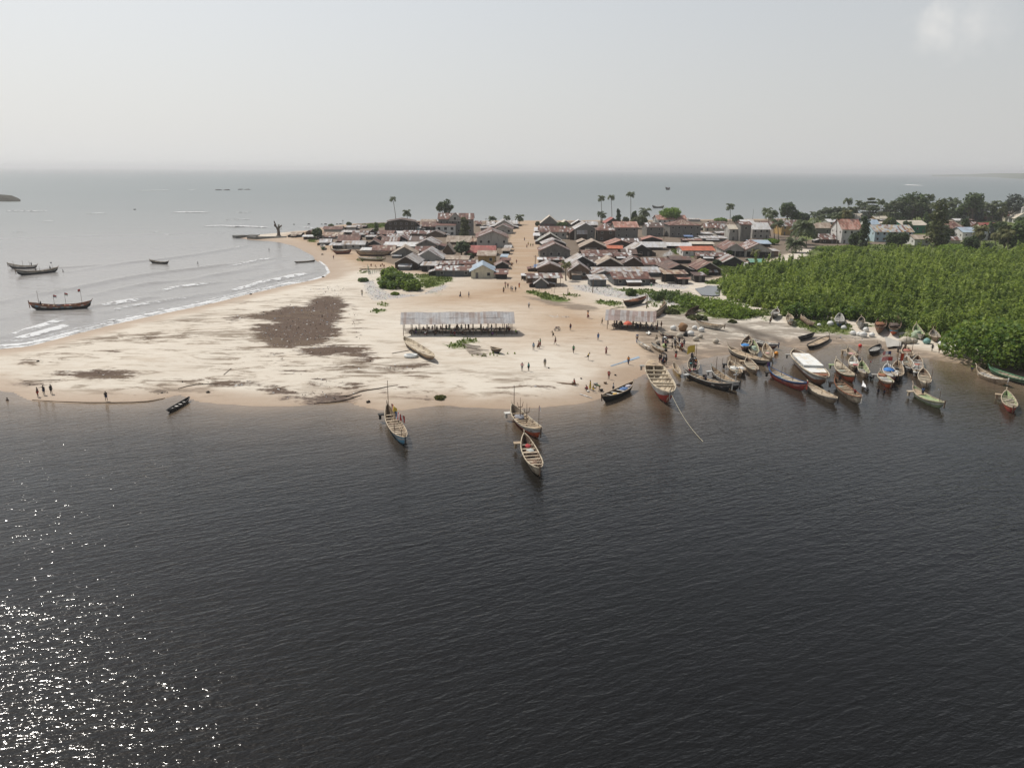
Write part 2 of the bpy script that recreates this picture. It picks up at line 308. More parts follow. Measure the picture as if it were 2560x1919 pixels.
MUD_SHADE = [('P', [(1560, 800), (1700, 775), (1900, 800), (2100, 815), (2250, 850), (2420, 890), (2440, 915), (2250, 883), (2180, 866), (2010, 878), (1950, 866), (1880, 868), (1800, 900), (1700, 905), (1600, 890)], .56),('P', [(800, 590), (900, 556), (1290, 556), (1255, 690), (1080, 690), (950, 655), (860, 622)], .75), ('D', [(190, 335), (2000, 325), (2010, 440), (200, 445)], .95), ('M', [(1500, 720), (2150, 740), (2180, 815), (1490, 800)], .9), ('P', [(1345, 556), (1900, 552), (2560, 520), (2560, 600), (2000, 625), (1830, 690), (1750, 705), (1430, 695), (1345, 680)], .8),('V', [(0, 355), (200, 370), (400, 420), (600, 465), (830, 520), (960, 570), (1060, 610), (900, 600), (760, 590), (640, 545), (860, 670), (840, 690), (700, 690), (500, 610), (370, 545), (335, 500), (150, 440), (0, 415)], 1), ('B', [(190, 1400), (330, 1420), (600, 1450), (900, 1490), (1200, 1540), (1280, 1580), (1150, 1620), (800, 1590), (520, 1530), (250, 1450)], .62), ('A', [(1480, 1330), (1640, 1320), (1620, 1370), (1500, 1370)], .4), ('A', [(1150, 1310), (1330, 1310), (1310, 1370), (1180, 1370)], .35),  # the polygons under the two market sheds are shade painted into the ground
    ('T', [(430, 680), (620, 640), (850, 650), (1000, 700), (820, 790), (560, 760)], .55), ('T', [(0, 820), (330, 850), (330, 930), (0, 960)], .45), ('M', [(1380, 1110), (1600, 1010), (1800, 990), (1830, 1030), (1560, 1110), (1440, 1160)], .45), ('M', [(900, 1270), (1250, 1230), (1250, 1280), (1000, 1310)], .3), ('M', [(450, 1400), (850, 1370), (950, 1430), (700, 1490), (470, 1470)], .4), ('M', [(0, 1400), (200, 1420), (330, 1500), (0, 1510)], .45),
    ('T', [(640, 330), (1250, 350), (1280, 420), (700, 450)], .6), ('V', [(850, 600), (1300, 640), (1200, 740), (1000, 700)], .5), ('Q', [(820, 460), (1480, 430), (1520, 520), (1300, 560), (880, 560)], .6), ('Q', [(0, 620), (300, 650), (360, 720), (100, 760), (0, 740)], .35), ('R', [(800, 1480), (1500, 1560), (1700, 1600), (1100, 1600)], .5), ('V', [(1800, 290), (2300, 330), (2900, 500), (3400, 640), (3400, 690), (2800, 600), (2200, 450)], .4)]
TAN = [('P', [(1290, 540), (1340, 540), (1350, 690), (1420, 740), (1560, 790), (1700, 850), (1780, 900), (1600, 930), (1500, 850), (1320, 850), (1290, 770), (1040, 770), (1000, 745), (1150, 720), (1255, 690)], 1), ('P', [(1260, 545), (1345, 545), (1345, 720), (1220, 720)], 1)]
nzP = vnoise(P, 5.0, 5) - .5
deb = zone(DEBRIS, 3.6); gra = zone(GRASS, 2.4); tra = zone(TRASH, 3.0); mud = zone(MUD_SHADE, 2.4); tan = zone(TAN, 14.0)  # mud also carries the painted shade under the market sheds
village = zone([('P', [(700, 590), (900, 545), (1500, 545), (1900, 540), (2560, 500), (2560, 600), (2000, 620), (1800, 700), (1430, 690), (1340, 700), (1250, 690), (1080, 690), (900, 670)], 1)], 6.0)
tan = np.maximum(tan, village)
scat = zone([('L0', [(60, 760), (300, 600), (900, 430), (1600, 280), (2211, 170), (2211, 560), (1700, 600), (1200, 560), (1300, 750), (2211, 850), (2211, 1000), (1200, 1000), (600, 920), (200, 900)], 1), ('N', [(0, 260), (700, 160), (1200, 30), (1560, 40), (1740, 300), (1760, 640), (2100, 700), (2211, 1100), (1800, 1160), (800, 1080), (0, 1040), (0, 560), (560, 420)], .8), ('K', [(0, 880), (900, 1000), (2200, 1100), (2211, 1300), (1200, 1320), (0, 1330)], .8)], 4.0)
dry = np.clip(dS, 0, None)
sea_d = seg_d(P, np.array(SEA_SIDE)[:-1], np.array(SEA_SIDE)[1:]); lag_d = seg_d(P, np.array(LAG_SIDE)[:-1], np.array(LAG_SIDE)[1:])
wet = np.clip(1 - sea_d / 13.0, 0, 1) * .85 + np.clip(1 - lag_d / 8.5, 0, 1) * .75
wet = np.where(dS < 0, 1.0, np.clip(wet + nzP * .25 * (wet > 0), 0, 1))
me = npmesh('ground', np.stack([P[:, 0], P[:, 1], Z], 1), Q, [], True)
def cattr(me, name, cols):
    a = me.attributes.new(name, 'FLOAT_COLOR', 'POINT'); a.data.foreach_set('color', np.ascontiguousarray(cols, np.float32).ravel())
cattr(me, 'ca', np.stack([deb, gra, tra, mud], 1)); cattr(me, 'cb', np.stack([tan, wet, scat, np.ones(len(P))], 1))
m, nt, b = newmat('beach_ground'); me.materials.append(m)
pos = N(nt, 'ShaderNodeNewGeometry').outputs['Position']
A1, A2 = attr_n(nt, 'ca'), attr_n(nt, 'cb')
s1 = N(nt, 'ShaderNodeSeparateColor'); L(nt, A1.outputs['Color'], s1.inputs[0]); s2 = N(nt, 'ShaderNodeSeparateColor'); L(nt, A2.outputs['Color'], s2.inputs[0])
deb_, gra_, tra_, mud_shade_ = s1.outputs[0], s1.outputs[1], s1.outputs[2], A1.outputs['Alpha']; tan_, wet_, sca_ = s2.outputs[0], s2.outputs[1], s2.outputs[2]
st = map_n(nt, pos, (0.35, 1.0, 1.0), (0, 0, 0.12))
nA = noise_n(nt, pos, 0.055, 4, 0.5); nB = noise_n(nt, pos, 0.9, 5, 0.65); nC = noise_n(nt, pos, 3.5, 3, 0.6); nD = noise_n(nt, st, 0.42, 7, 0.72, 0.6); nE = noise_n(nt, st, 0.13, 4, 0.6)
sand = mix_n(nt, nA, (0.53, 0.475, 0.395), (0.635, 0.59, 0.51))
sand = mix_n(nt, math_n(nt, 'MULTIPLY', ramp_n(nt, nD, [(0.46, 0), (0.62, 1)]), 0.45), sand, (0.37, 0.29, 0.21))
tanc = mix_n(nt, nB, (0.31, 0.212, 0.132), (0.435, 0.32, 0.215))
tanc = mix_n(nt, ramp_n(nt, nD, [(0.5, 0.0), (0.7, 0.5)]), tanc, (0.30, 0.20, 0.13))
c = mix_n(nt, math_n(nt, 'MULTIPLY', tan_, math_n(nt, 'MULTIPLY_ADD', nE, 0.8, 0.5), clamp=True), sand, tanc)
wetf = ramp_n(nt, math_n(nt, 'ADD', wet_, math_n(nt, 'MULTIPLY', math_n(nt, 'SUBTRACT', nE, 0.5), 0.5)), [(0.05, 0.0), (0.45, 0.75), (0.95, 1.0)])
c = mix_n(nt, wetf, c, mix_n(nt, nB, (0.30, 0.215, 0.145), (0.37, 0.275, 0.19)))
def broke(a, n, w=0.9, lo=0.42, hi=0.58):
    return ramp_n(nt, math_n(nt, 'ADD', a, math_n(nt, 'MULTIPLY', math_n(nt, 'SUBTRACT', n, 0.5), w)), [(lo, 0), (hi, 1)])
mud_shade_c = mix_n(nt, nB, (0.045, 0.038, 0.032), (0.16, 0.13, 0.10))
c = mix_n(nt, math_n(nt, 'MULTIPLY', broke(mud_shade_, nD, 1.3), math_n(nt, 'MULTIPLY_ADD', mud_shade_, 0.85, 0.1), clamp=True), c, mud_shade_c)
debc = mix_n(nt, nC, (0.040, 0.024, 0.016), (0.120, 0.075, 0.050))
debc = mix_n(nt, ramp_n(nt, noise_n(nt, pos, 2.6, 2, 0.5), [(0.70, 0), (0.74, 1)]), debc, (0.46, 0.42, 0.37))
c = mix_n(nt, math_n(nt, 'MULTIPLY', broke(deb_, math_n(nt, 'ADD', math_n(nt, 'MULTIPLY', nD, 0.6), math_n(nt, 'ADD', math_n(nt, 'MULTIPLY', nB, 0.2), math_n(nt, 'MULTIPLY', nE, 0.2))), 3.0, 0.33, 0.55), 0.97), c, debc)
wr = math_n(nt, 'MULTIPLY', ramp_n(nt, math_n(nt, 'ADD', nD, math_n(nt, 'MULTIPLY', math_n(nt, 'SUBTRACT', noise_n(nt, st, 0.07, 3, 0.5), 0.5), 0.55)), [(0.51, 0), (0.595, 0.8)]), sca_)
c = mix_n(nt, wr, c, mix_n(nt, nC, (0.075, 0.05, 0.032), (0.20, 0.15, 0.10)))
speck = math_n(nt, 'MULTIPLY', ramp_n(nt, noise_n(nt, pos, 1.7, 3, 0.7), [(0.36, 0), (0.52, 0.9)]), broke(tra_, nB, 0.8))
v = N(nt, 'ShaderNodeTexVoronoi'); v.inputs['Scale'].default_value = 2.2; L(nt, pos, v.inputs['Vector'])
vh = N(nt, 'ShaderNodeHueSaturation'); vh.inputs['Saturation'].default_value = 0.28; vh.inputs['Value'].default_value = 0.62; L(nt, v.outputs['Color'], vh.inputs['Color'])
c = mix_n(nt, speck, c, mix_n(nt, 0.55, vh.outputs[0], (0.33, 0.325, 0.32)))
grc = mix_n(nt, nB, (0.05, 0.085, 0.018), (0.15, 0.185, 0.045)); grc = mix_n(nt, ramp_n(nt, nE, [(0.4, 0), (0.7, 0.5)]), grc, (0.16, 0.15, 0.06))
c = mix_n(nt, broke(gra_, math_n(nt, 'ADD', math_n(nt, 'MULTIPLY', nB, 0.5), math_n(nt, 'MULTIPLY', nD, 0.5)), 2.4, 0.38, 0.66), c, grc)
L(nt, c, b.inputs['Base Color']); L(nt, math_n(nt, 'MULTIPLY_ADD', wetf, -0.45, 0.95), b.inputs['Roughness']); b.inputs['Specular IOR Level'].default_value = 0.25
bp = N(nt, 'ShaderNodeBump'); bp.inputs['Strength'].default_value = 0.55; bp.inputs['Distance'].default_value = 0.14
L(nt, math_n(nt, 'ADD', nB, math_n(nt, 'MULTIPLY', nC, 0.35)), bp.inputs['Height']); L(nt, bp.outputs[0], b.inputs['Normal'])
ground = tag(link('ground', me), 'pale sand spit with brown weed patches and a tan village street', kind='structure')

# ------------------------------------------------------------------ water
def grid_mesh(name, xs, ys, keep, mat, zf=None):
    X, Y = np.meshgrid(xs, ys); p = np.stack([X.ravel(), Y.ravel()], 1); i = np.arange(len(p)).reshape(len(ys), len(xs))
    q = np.stack([i[:-1, :-1].ravel(), i[:-1, 1:].ravel(), i[1:, 1:].ravel(), i[1:, :-1].ravel()], 1)
    d = sdf(p, LAND); k = keep(p, d)
    q = q[k[q].any(1)]
    z = np.zeros(len(p)) if zf is None else zf(p, d)
    me = npmesh(name, np.stack([p[:, 0], p[:, 1], z], 1), q, [mat]); return me, p, d
DIV = np.array([(-9000, 150)] + pxs('P', [(-420, 955), (-200, 935), (0, 920), (400, 880), (820, 850), (1500, 800), (2000, 800), (2560, 850), (3500, 800)]) + [(9000, 300)])
def north(p): return p[:, 1] > np.interp(p[:, 0], DIV[:, 0], DIV[:, 1])
# lagoon: dark tea-coloured water, the sand showing through its shallows
m, nt, b = newmat('lagoon_water'); pos = N(nt, 'ShaderNodeNewGeometry').outputs['Position']
a = attr_n(nt, 'shallow'); sh = a.outputs['Fac']
cl = mix_n(nt, noise_n(nt, map_n(nt, pos, (1, 1.6, 1)), 0.05, 4, 0.6), (0.0045, 0.0045, 0.0040), (0.0075, 0.0074, 0.0065))
nsh = noise_n(nt, map_n(nt, pos, (0.5, 1, 1)), 0.16, 4, 0.6)
shf = ramp_n(nt, math_n(nt, 'MULTIPLY', sh, math_n(nt, 'MULTIPLY_ADD', nsh, 1.0, 0.5)), [(0.02, 0.0), (0.35, 0.36), (1.0, 1.0)])
cl = mix_n(nt, shf, cl, (0.215, 0.16, 0.108))
L(nt, cl, b.inputs['Base Color']); b.inputs['IOR'].default_value = 1.33; b.inputs['Roughness'].default_value = 0.115
rot = map_n(nt, pos, (1, 1, 1), (0, 0, math.radians(-24)))
gust = ramp_n(nt, noise_n(nt, map_n(nt, pos, (0.6, 1, 1), (0, 0, -0.4)), 0.03, 3, 0.55), [(0.32, 0.45), (0.68, 1.0)])
w1 = noise_n(nt, map_n(nt, rot, (0.34, 1.0, 1)), 1.5, 3, 0.55, 0.35); w2 = noise_n(nt, map_n(nt, pos, (0.5, 1.0, 1), (0, 0, -0.1)), 3.9, 1.5, 0.5, 0.3); w3 = noise_n(nt, map_n(nt, rot, (0.2, 1, 1)), 0.22, 2, 0.5)
hgt = math_n(nt, 'ADD', math_n(nt, 'ADD', math_n(nt, 'MULTIPLY', w1, 0.22), math_n(nt, 'MULTIPLY', w2, 0.066)), math_n(nt, 'MULTIPLY', w3, 0.22))
calm = math_n(nt, 'SUBTRACT', 1.0, math_n(nt, 'MULTIPLY', sh, 0.55))
bp = N(nt, 'ShaderNodeBump'); bp.inputs['Distance'].default_value = 1.0
L(nt, math_n(nt, 'MULTIPLY', gust, math_n(nt, 'MULTIPLY', calm, 0.9)), bp.inputs['Strength']); L(nt, hgt, bp.inputs['Height']); L(nt, bp.outputs[0], b.inputs['Normal'])
lx = axis(-700, 900, -110, 150, 1.5, 1.12); ly = np.concatenate([np.arange(-60, 90, 6.0), np.arange(90, 230, 1.25), np.arange(230, 420, 12.0)])
me, p, d = grid_mesh('lagoon', lx, ly, lambda p, d: (~north(p)) & (d < 3) & (height(p, d) < 0.3), m)
inner = np.clip((p[:, 0] - 25) / 30, 0, 1)                                   # the boat basin shelves more gently than the spit
a = me.attributes.new('shallow', 'FLOAT', 'POINT'); a.data.foreach_set('value', np.exp(-np.maximum(-d, 0) / (9.0 + 5.0 * inner)).astype(np.float32))
tag(link('lagoon', me), 'dark rippled lagoon with brown shallows along the sand', kind='structure')
# sea: grey, silty and glassy near the beach, bluer far out
CREST = [('S', [(0, 1610), (90, 1590), (210, 1545), (350, 1505), (440, 1475), (540, 1440), (590, 1430)], .45, 1), ('S', [(0, 1655), (150, 1610), (290, 1575), (410, 1545), (560, 1500), (690, 1490)], .35, 1), ('S', [(790, 1340), (900, 1325), (1000, 1310), (1150, 1285), (1280, 1265)], .5, 1),
    ('S', [(800, 1240), (900, 1215), (1000, 1195), (1150, 1165), (1300, 1140), (1500, 1120)], .4, 0), ('S', [(200, 1245), (400, 1225), (600, 1190), (800, 1150), (1000, 1110), (1200, 1075), (1450, 1040), (1700, 1010), (1900, 985), (2100, 965)], .4, 0), ('S', [(1350, 1215), (1480, 1175), (1560, 1165), (1700, 1150), (1900, 1130)], .35, .6),
    ('S', [(600, 1040), (900, 990), (1100, 960), (1400, 930), (1700, 890), (2000, 840), (2211, 800)], .32, 0), ('S', [(1600, 1115), (1800, 1075), (2000, 1045), (2211, 1010)], .35, 0), ('S', [(300, 1010), (600, 1000), (900, 975)], .25, 0), ('L', [(0, 1050), (220, 1005), (450, 960), (720, 930)], .35, .3), ('L', [(0, 1125), (250, 1070), (500, 1020), (730, 960)], .35, 0),
    ('L', [(300, 1205), (500, 1150), (700, 1100), (900, 1060)], .3, 0), ('L', [(60, 1360), (180, 1315), (300, 1290), (440, 1240), (560, 1225), (700, 1200), (840, 1165), (980, 1140), (1130, 1120)], .42, .9), ('L', [(0, 820), (150, 800), (300, 770)], .3, .3), ('S', [(0, 1300), (200, 1260), (300, 1240)], .35, 0), ('S', [(0, 1450), (120, 1425), (260, 1380)], .3, 0), ('S', [(900, 1385), (1100, 1340), (1300, 1310), (1500, 1280), (1800, 1230)], .3, .2)]
m, nt, b = newmat('sea_water'); pos = N(nt, 'ShaderNodeNewGeometry').outputs['Position']
a = attr_n(nt, 'offshore').outputs['Fac']
nn = noise_n(nt, map_n(nt, pos, (0.3, 1, 1)), 0.006, 4, 0.6)
cs = mix_n(nt, a, mix_n(nt, nn, (0.24, 0.228, 0.214), (0.31, 0.297, 0.28)), mix_n(nt, nn, (0.125, 0.16, 0.163), (0.165, 0.195, 0.198)))
L(nt, cs, b.inputs['Base Color']); b.inputs['IOR'].default_value = 1.33
L(nt, math_n(nt, 'MULTIPLY_ADD', a, 0.22, 0.20), b.inputs['Roughness'])
rot = map_n(nt, pos, (1, 1, 1), (0, 0, math.radians(14)))
q1 = noise_n(nt, map_n(nt, rot, (0.3, 1, 1)), 0.55, 3, 0.55, 0.3); q2 = noise_n(nt, map_n(nt, rot, (0.25, 1, 1)), 0.09, 3, 0.55, 0.2)
bp = N(nt, 'ShaderNodeBump'); bp.inputs['Distance'].default_value = 1.0; bp.inputs['Strength'].default_value = 0.55
L(nt, math_n(nt, 'ADD', math_n(nt, 'MULTIPLY', q1, 0.36), math_n(nt, 'MULTIPLY', q2, 0.9)), bp.inputs['Height']); L(nt, bp.outputs[0], b.inputs['Normal'])
sx_ = np.unique(np.concatenate([-np.geomspace(260, 60000, 30)[::-1], np.arange(-260, 40, 2.2), np.geomspace(40, 60000, 40)]))
sy_ = np.unique(np.concatenate([np.arange(100, 420, 1.1), np.geomspace(420, 75000, 70)]))
def swell(p, d):
    z = np.zeros(len(p)); k = np.where((p[:, 1] < 480) & (p[:, 0] < 60) & (p[:, 0] > -300))[0]; q = p[k]; zz = (vnoise(q, 14, 8) - .5) * .1
    for v, pts, hgt, _ in CREST:
        c = np.array(pxs(v, pts)); lo, hi = c.min(0) - 12, c.max(0) + 12
        s = np.where((q[:, 0] > lo[0]) & (q[:, 0] < hi[0]) & (q[:, 1] > lo[1]) & (q[:, 1] < hi[1]))[0]
        if not len(s): continue
        dd = seg_d(q[s], c[:-1], c[1:]); below = q[s][:, 1] < np.interp(q[s][:, 0], c[:, 0], c[:, 1])
        ends = np.clip(np.minimum(q[s][:, 0] - c[0, 0] + 6, c[-1, 0] + 6 - q[s][:, 0]) / 12, 0, 1)
        zz[s] = np.maximum(zz[s], hgt * 1.6 * ends * np.exp(-(dd / np.where(below, 1.1, 3.6)) ** 2))
    z[k] = zz; return z
me, p, d = grid_mesh('sea', sx_, sy_, lambda p, d: north(p) & (d < 3) & (height(p, d) < 0.6), m, swell)
off = 1 - np.exp(-np.clip(np.hypot(p[:, 0], p[:, 1]) - 330, 0, None) / 420.0)
a = me.attributes.new('offshore', 'FLOAT', 'POINT'); a.data.foreach_set('value', off.astype(np.float32))
tag(link('sea', me), 'grey silty sea turning blue grey towards the horizon', kind='structure')
# foam on the breaking crests and along the beach
m, nt, b = newmat('sea_foam'); pos = N(nt, 'ShaderNodeNewGeometry').outputs['Position']
f = attr_n(nt, 'edge').outputs['Fac']
al = ramp_n(nt, math_n(nt, 'ADD', f, math_n(nt, 'MULTIPLY', math_n(nt, 'SUBTRACT', noise_n(nt, map_n(nt, pos, (0.45, 1, 1)), 0.9, 5, 0.7), 0.5), 2.3)), [(0.42, 0), (0.72, 0.95)])
b.inputs['Base Color'].default_value = (0.66, 0.67, 0.67, 1); b.inputs['Roughness'].default_value = 0.9; L(nt, al, b.inputs['Alpha'])
fv, ff, fe = [], [], []
def foam(pts, w0, w1, z=0.05, k=1.0, zf=None, hz=0.0):   # a ribbon of foam: w0 to its seaward, w1 to its landward side
    pts = np.array(pts); seg = np.hypot(*(np.diff(pts, axis=0).T)); s = np.concatenate([[0], np.cumsum(seg)]); n = max(4, int(s[-1] / max(1.5, (w0 + w1) / 2)))
    t = np.linspace(0, s[-1], n); c = np.stack([np.interp(t, s, pts[:, 0]), np.interp(t, s, pts[:, 1])], 1); tg = np.gradient(c, axis=0); tg /= np.maximum(np.hypot(tg[:, 0], tg[:, 1]), 1e-6)[:, None]; nr = np.stack([-tg[:, 1], tg[:, 0]], 1)
    base = len(fv)
    for i in range(n):
        e = min(1, i / 3, (n - 1 - i) / 3); q = k * e * (0.7 + 0.6 * random.random())
        for off, ed, rz_ in ((w0, 0, 0), (w0 * .3, q, .7), (-w1 * .4, q * .9, 1), (-w1, 0, 0)):
            x, y = c[i] + nr[i] * off; zz = z + (float(zf(np.array([[x, y]]), None)[0]) if zf else 0)
            fv.append((x, y, zz + rz_ * e * hz)); fe.append(ed)
    for i in range(n - 1):
        for j in range(3):
            a_ = base + i * 4 + j; ff.append((a_, a_ + 4, a_ + 5, a_ + 1))
for v, pts, hgt, fo in CREST:
    if fo > 0: foam(pxs(v, pts), 0.9, 2.0 + fo, 0.07, 0.42 + 0.5 * fo, swell)
shore = [q for q in SEA_SIDE if q[1] < 345 and q[0] < 0][:16]
foam([(x - 0.2, y + 0.8) for x, y in shore], 1.3, 1.4, 0.05, 0.78); foam([(x - 1.6, y + 3.4) for x, y in shore[:-4]], 1.8, 2.6, 0.05, 0.74, swell)
foam([(x - 3.2, y + 7.5) for x, y in shore[2:-4]], 0.8, 2.0, 0.05, 0.5, swell)
for v, pts, w0, kk in [('S', [(1150, 338), (1290, 338), (1500, 330)], 9, .8), ('S', [(1560, 330), (1750, 330)], 10, 1.1), ('S', [(1830, 332), (1900, 330), (1990, 329)], 10, 1.0), ('S', [(2050, 328), (2200, 328)], 8, .7), ('S', [(700, 538), (820, 536), (950, 530)], 5, 1.1), ('S', [(1450, 524), (1650, 524), (1850, 526)], 5.5, 1.15), ('S', [(1190, 555), (1270, 556)], 3, 1.0), ('S', [(1295, 558), (1350, 560)], 3, .9),
    ('S', [(1080, 497), (1180, 499)], 4, .7), ('S', [(270, 520), (440, 508)], 3, .6), ('S', [(1290, 692), (1420, 692)], 2.6, 1.0), ('S', [(1370, 715), (1520, 715)], 2.2, .7), ('S', [(1720, 645), (1920, 640), (2211, 650)], 3.4, .9), ('S', [(1900, 655), (2211, 640)], 5, .7), ('L', [(60, 540), (330, 540), (600, 552)], 4, .9), ('L', [(550, 447), (590, 448)], 4, .8), ('L', [(900, 552), (1150, 545)], 3, .6),
    ('R', [(760, 91), (795, 91)], 24, 1.1), ('R', [(990, 90), (1060, 92), (1230, 102)], 26, 1.1), ('C', [(945, 55), (985, 56)], 22, .9), ('C', [(1250, 70), (1300, 70)], 18, .5), ('P', [(0, 529), (110, 529)], 4, .6), ('S', [(0, 700), (300, 690)], 2, .3), ('S', [(330, 600), (520, 598)], 2.5, .5), ('S', [(1900, 588), (2211, 585)], 3, .4), ('L', [(900, 545), (1180, 560)], 2.5, .5), ('S', [(2000, 525), (2211, 525)], 3, .5), ('L', [(440, 545), (600, 550)], 3, .7), ('S', [(640, 540), (700, 540)], 3, .7), ('S', [(990, 540), (1060, 541)], 3, .6), ('P', [(2440, 439), (2500, 442), (2560, 447), (2640, 453)], 60, .9)]:
    foam(pxs(v, pts), w0 * .5, w0 * .6, 0.06, kk + .3, hz=min(2.6, .3 + w0 * .11))
me = npmesh('foam', np.array(fv), np.array(ff), [m]); a = me.attributes.new('edge', 'FLOAT', 'POINT'); a.data.foreach_set('value', np.array(fe, np.float32))
tag(link('foam', me), 'white foam on the breaking waves and along the beach', kind='stuff')
# small grey pond beside the mangrove
m = pm('pond_water', (0.05, 0.05, 0.05), 0.08, 0.1, 0.3, 0.5)
pp = [GV('Q', x, y) for x, y in [(1490, 420), (1570, 500), (1700, 510), (1800, 505), (1815, 420), (1790, 385), (1650, 380), (1600, 400)]]
zp = max(q.z for q in pp) + .25; mb = MB(); mb.add([(q.x, q.y, zp) for q in pp], [tuple(range(len(pp) - 1, -1, -1))]); tag(mb.build('pond', m), 'small still grey pond between the shacks and the mangrove', kind='structure')
# far land: the hazy coast on the right horizon and the low dark islet on the left
mb = MB(); 
pts = [(2330, 441.2), (2420, 441.6), (2480, 443), (2560, 448), (2700, 456)]
for i in range(len(pts) - 1):
    a_, b_ = G(*pts[i]), G(*pts[i + 1]); h0, h1 = (6, 16, 30, 34, 34)[i], (6, 16, 30, 34, 34)[i + 1]
    a2, b2 = a_ * 1.25, b_ * 1.25; mb.add([(a_.x, a_.y, -.5), (b_.x, b_.y, -.5), (b2.x, b2.y, h1), (a2.x, a2.y, h0), (a2.x * 1.3, a2.y * 1.3, -.5), (b2.x * 1.3, b2.y * 1.3, -.5)], [(0, 1, 2, 3), (3, 2, 5, 4)])
tag(mb.build('far_coast', pm('far_coast_scrub', (0.10, 0.12, 0.07), .9, .4, .01)), 'low faint coast on the right horizon', kind='structure')
# ------------------------------------------------------------------ boats
C_ = {'wood': (0.40, 0.31, 0.21), 'pale': (0.48, 0.40, 0.295), 'cream': (0.54, 0.465, 0.345), 'tan': (0.47, 0.36, 0.24), 'grey': (0.33, 0.32, 0.29), 'dark': (0.035, 0.032, 0.03), 'brown': (0.17, 0.11, 0.07), 'white': (0.70, 0.70, 0.68), 'red': (0.40, 0.045, 0.03),
      'orange': (0.52, 0.10, 0.03), 'blue': (0.04, 0.10, 0.24), 'sky': (0.12, 0.33, 0.48), 'navy': (0.035, 0.05, 0.13), 'green': (0.10, 0.22, 0.12), 'lime': (0.34, 0.42, 0.22), 'maroon': (0.16, 0.05, 0.04), 'purple': (0.12, 0.05, 0.16), 'lgrey': (0.48, 0.49, 0.48), 'pink': (0.55, 0.22, 0.20), 'yellow': (0.68, 0.50, 0.08), 'black': (0.018, 0.018, 0.02), 'ghost': (0.62, 0.60, 0.55), 'rust': (0.24, 0.10, 0.05)}
def bm_(c):
    return pm('boat_' + c, C_[c], 0.7, 0.3, 1.2, 0.3, (0.16, 0.12, 0.09) if c in ('white', 'cream', 'pale', 'lgrey', 'tan', 'wood') else tuple(k * .45 + .03 for k in C_[c]))
def patch_mat(name, cols, step=0.7):             # painted squares along the planking
    if name in _mc: return _mc[name]
    m, nt, b = newmat(name); tc = N(nt, 'ShaderNodeTexCoord').outputs['Object']
    q = N(nt, 'ShaderNodeVectorMath', operation='FLOOR'); L(nt, map_n(nt, tc, (1 / step, 0, 2.6)), q.inputs[0])
    wn = N(nt, 'ShaderNodeTexWhiteNoise', noise_dimensions='3D'); L(nt, q.outputs[0], wn.inputs['Vector'])
    r = nt.nodes.new('ShaderNodeValToRGB'); r.color_ramp.interpolation = 'CONSTANT'; e = r.color_ramp.elements
    while len(e) < len(cols): e.new(0.5)
    for i, c in enumerate(cols): e[i].position = i / len(cols); e[i].color = C_[c] + (1,)
    L(nt, wn.outputs['Value'], r.inputs[0])
    L(nt, mix_n(nt, math_n(nt, 'MULTIPLY', noise_n(nt, tc, 1.6, 5, .65), 0.6), r.outputs[0], (0.25, 0.2, 0.16)), b.inputs['Base Color']); b.inputs['Roughness'].default_value = 0.65
    _mc[name] = m; return m
PATCH = {'festive': ['navy', 'red', 'white', 'blue', 'red', 'purple'], 'bandw': ['black', 'white', 'black', 'black', 'white'], 'liberty': ['lgrey', 'pink', 'blue', 'white', 'maroon', 'lgrey'], 'redmix': ['red', 'red', 'orange', 'purple', 'pink', 'red'], 'worn': ['lgrey', 'wood', 'grey', 'lgrey', 'white'], 'dotted': ['brown', 'grey', 'sky', 'brown', 'ghost', 'orange']}
def hm(c): return patch_mat('paint_' + c, PATCH[c]) if c in PATCH else bm_(c)
def flag_mesh(mb, base, w, h, ncol, dirn, droop=0.2, vert=True):
    n = max(6, ncol); dx, dy = math.cos(dirn), math.sin(dirn)
    for i in range(n):
        for j in range(4):
            def p(a, c):
                u = a / n; s = math.sin(u * 7 + c * .5) * 0.08 * w; return (base[0] + dx * w * u - dy * s, base[1] + dy * w * u + dx * s, base[2] - h * c / 4 - droop * u * u * w)
            k = (i * ncol // n) if vert else (j * ncol // 4)
            mb.quad(p(i, j), p(i + 1, j), p(i + 1, j + 1), p(i, j + 1), k)
BOATS = {}
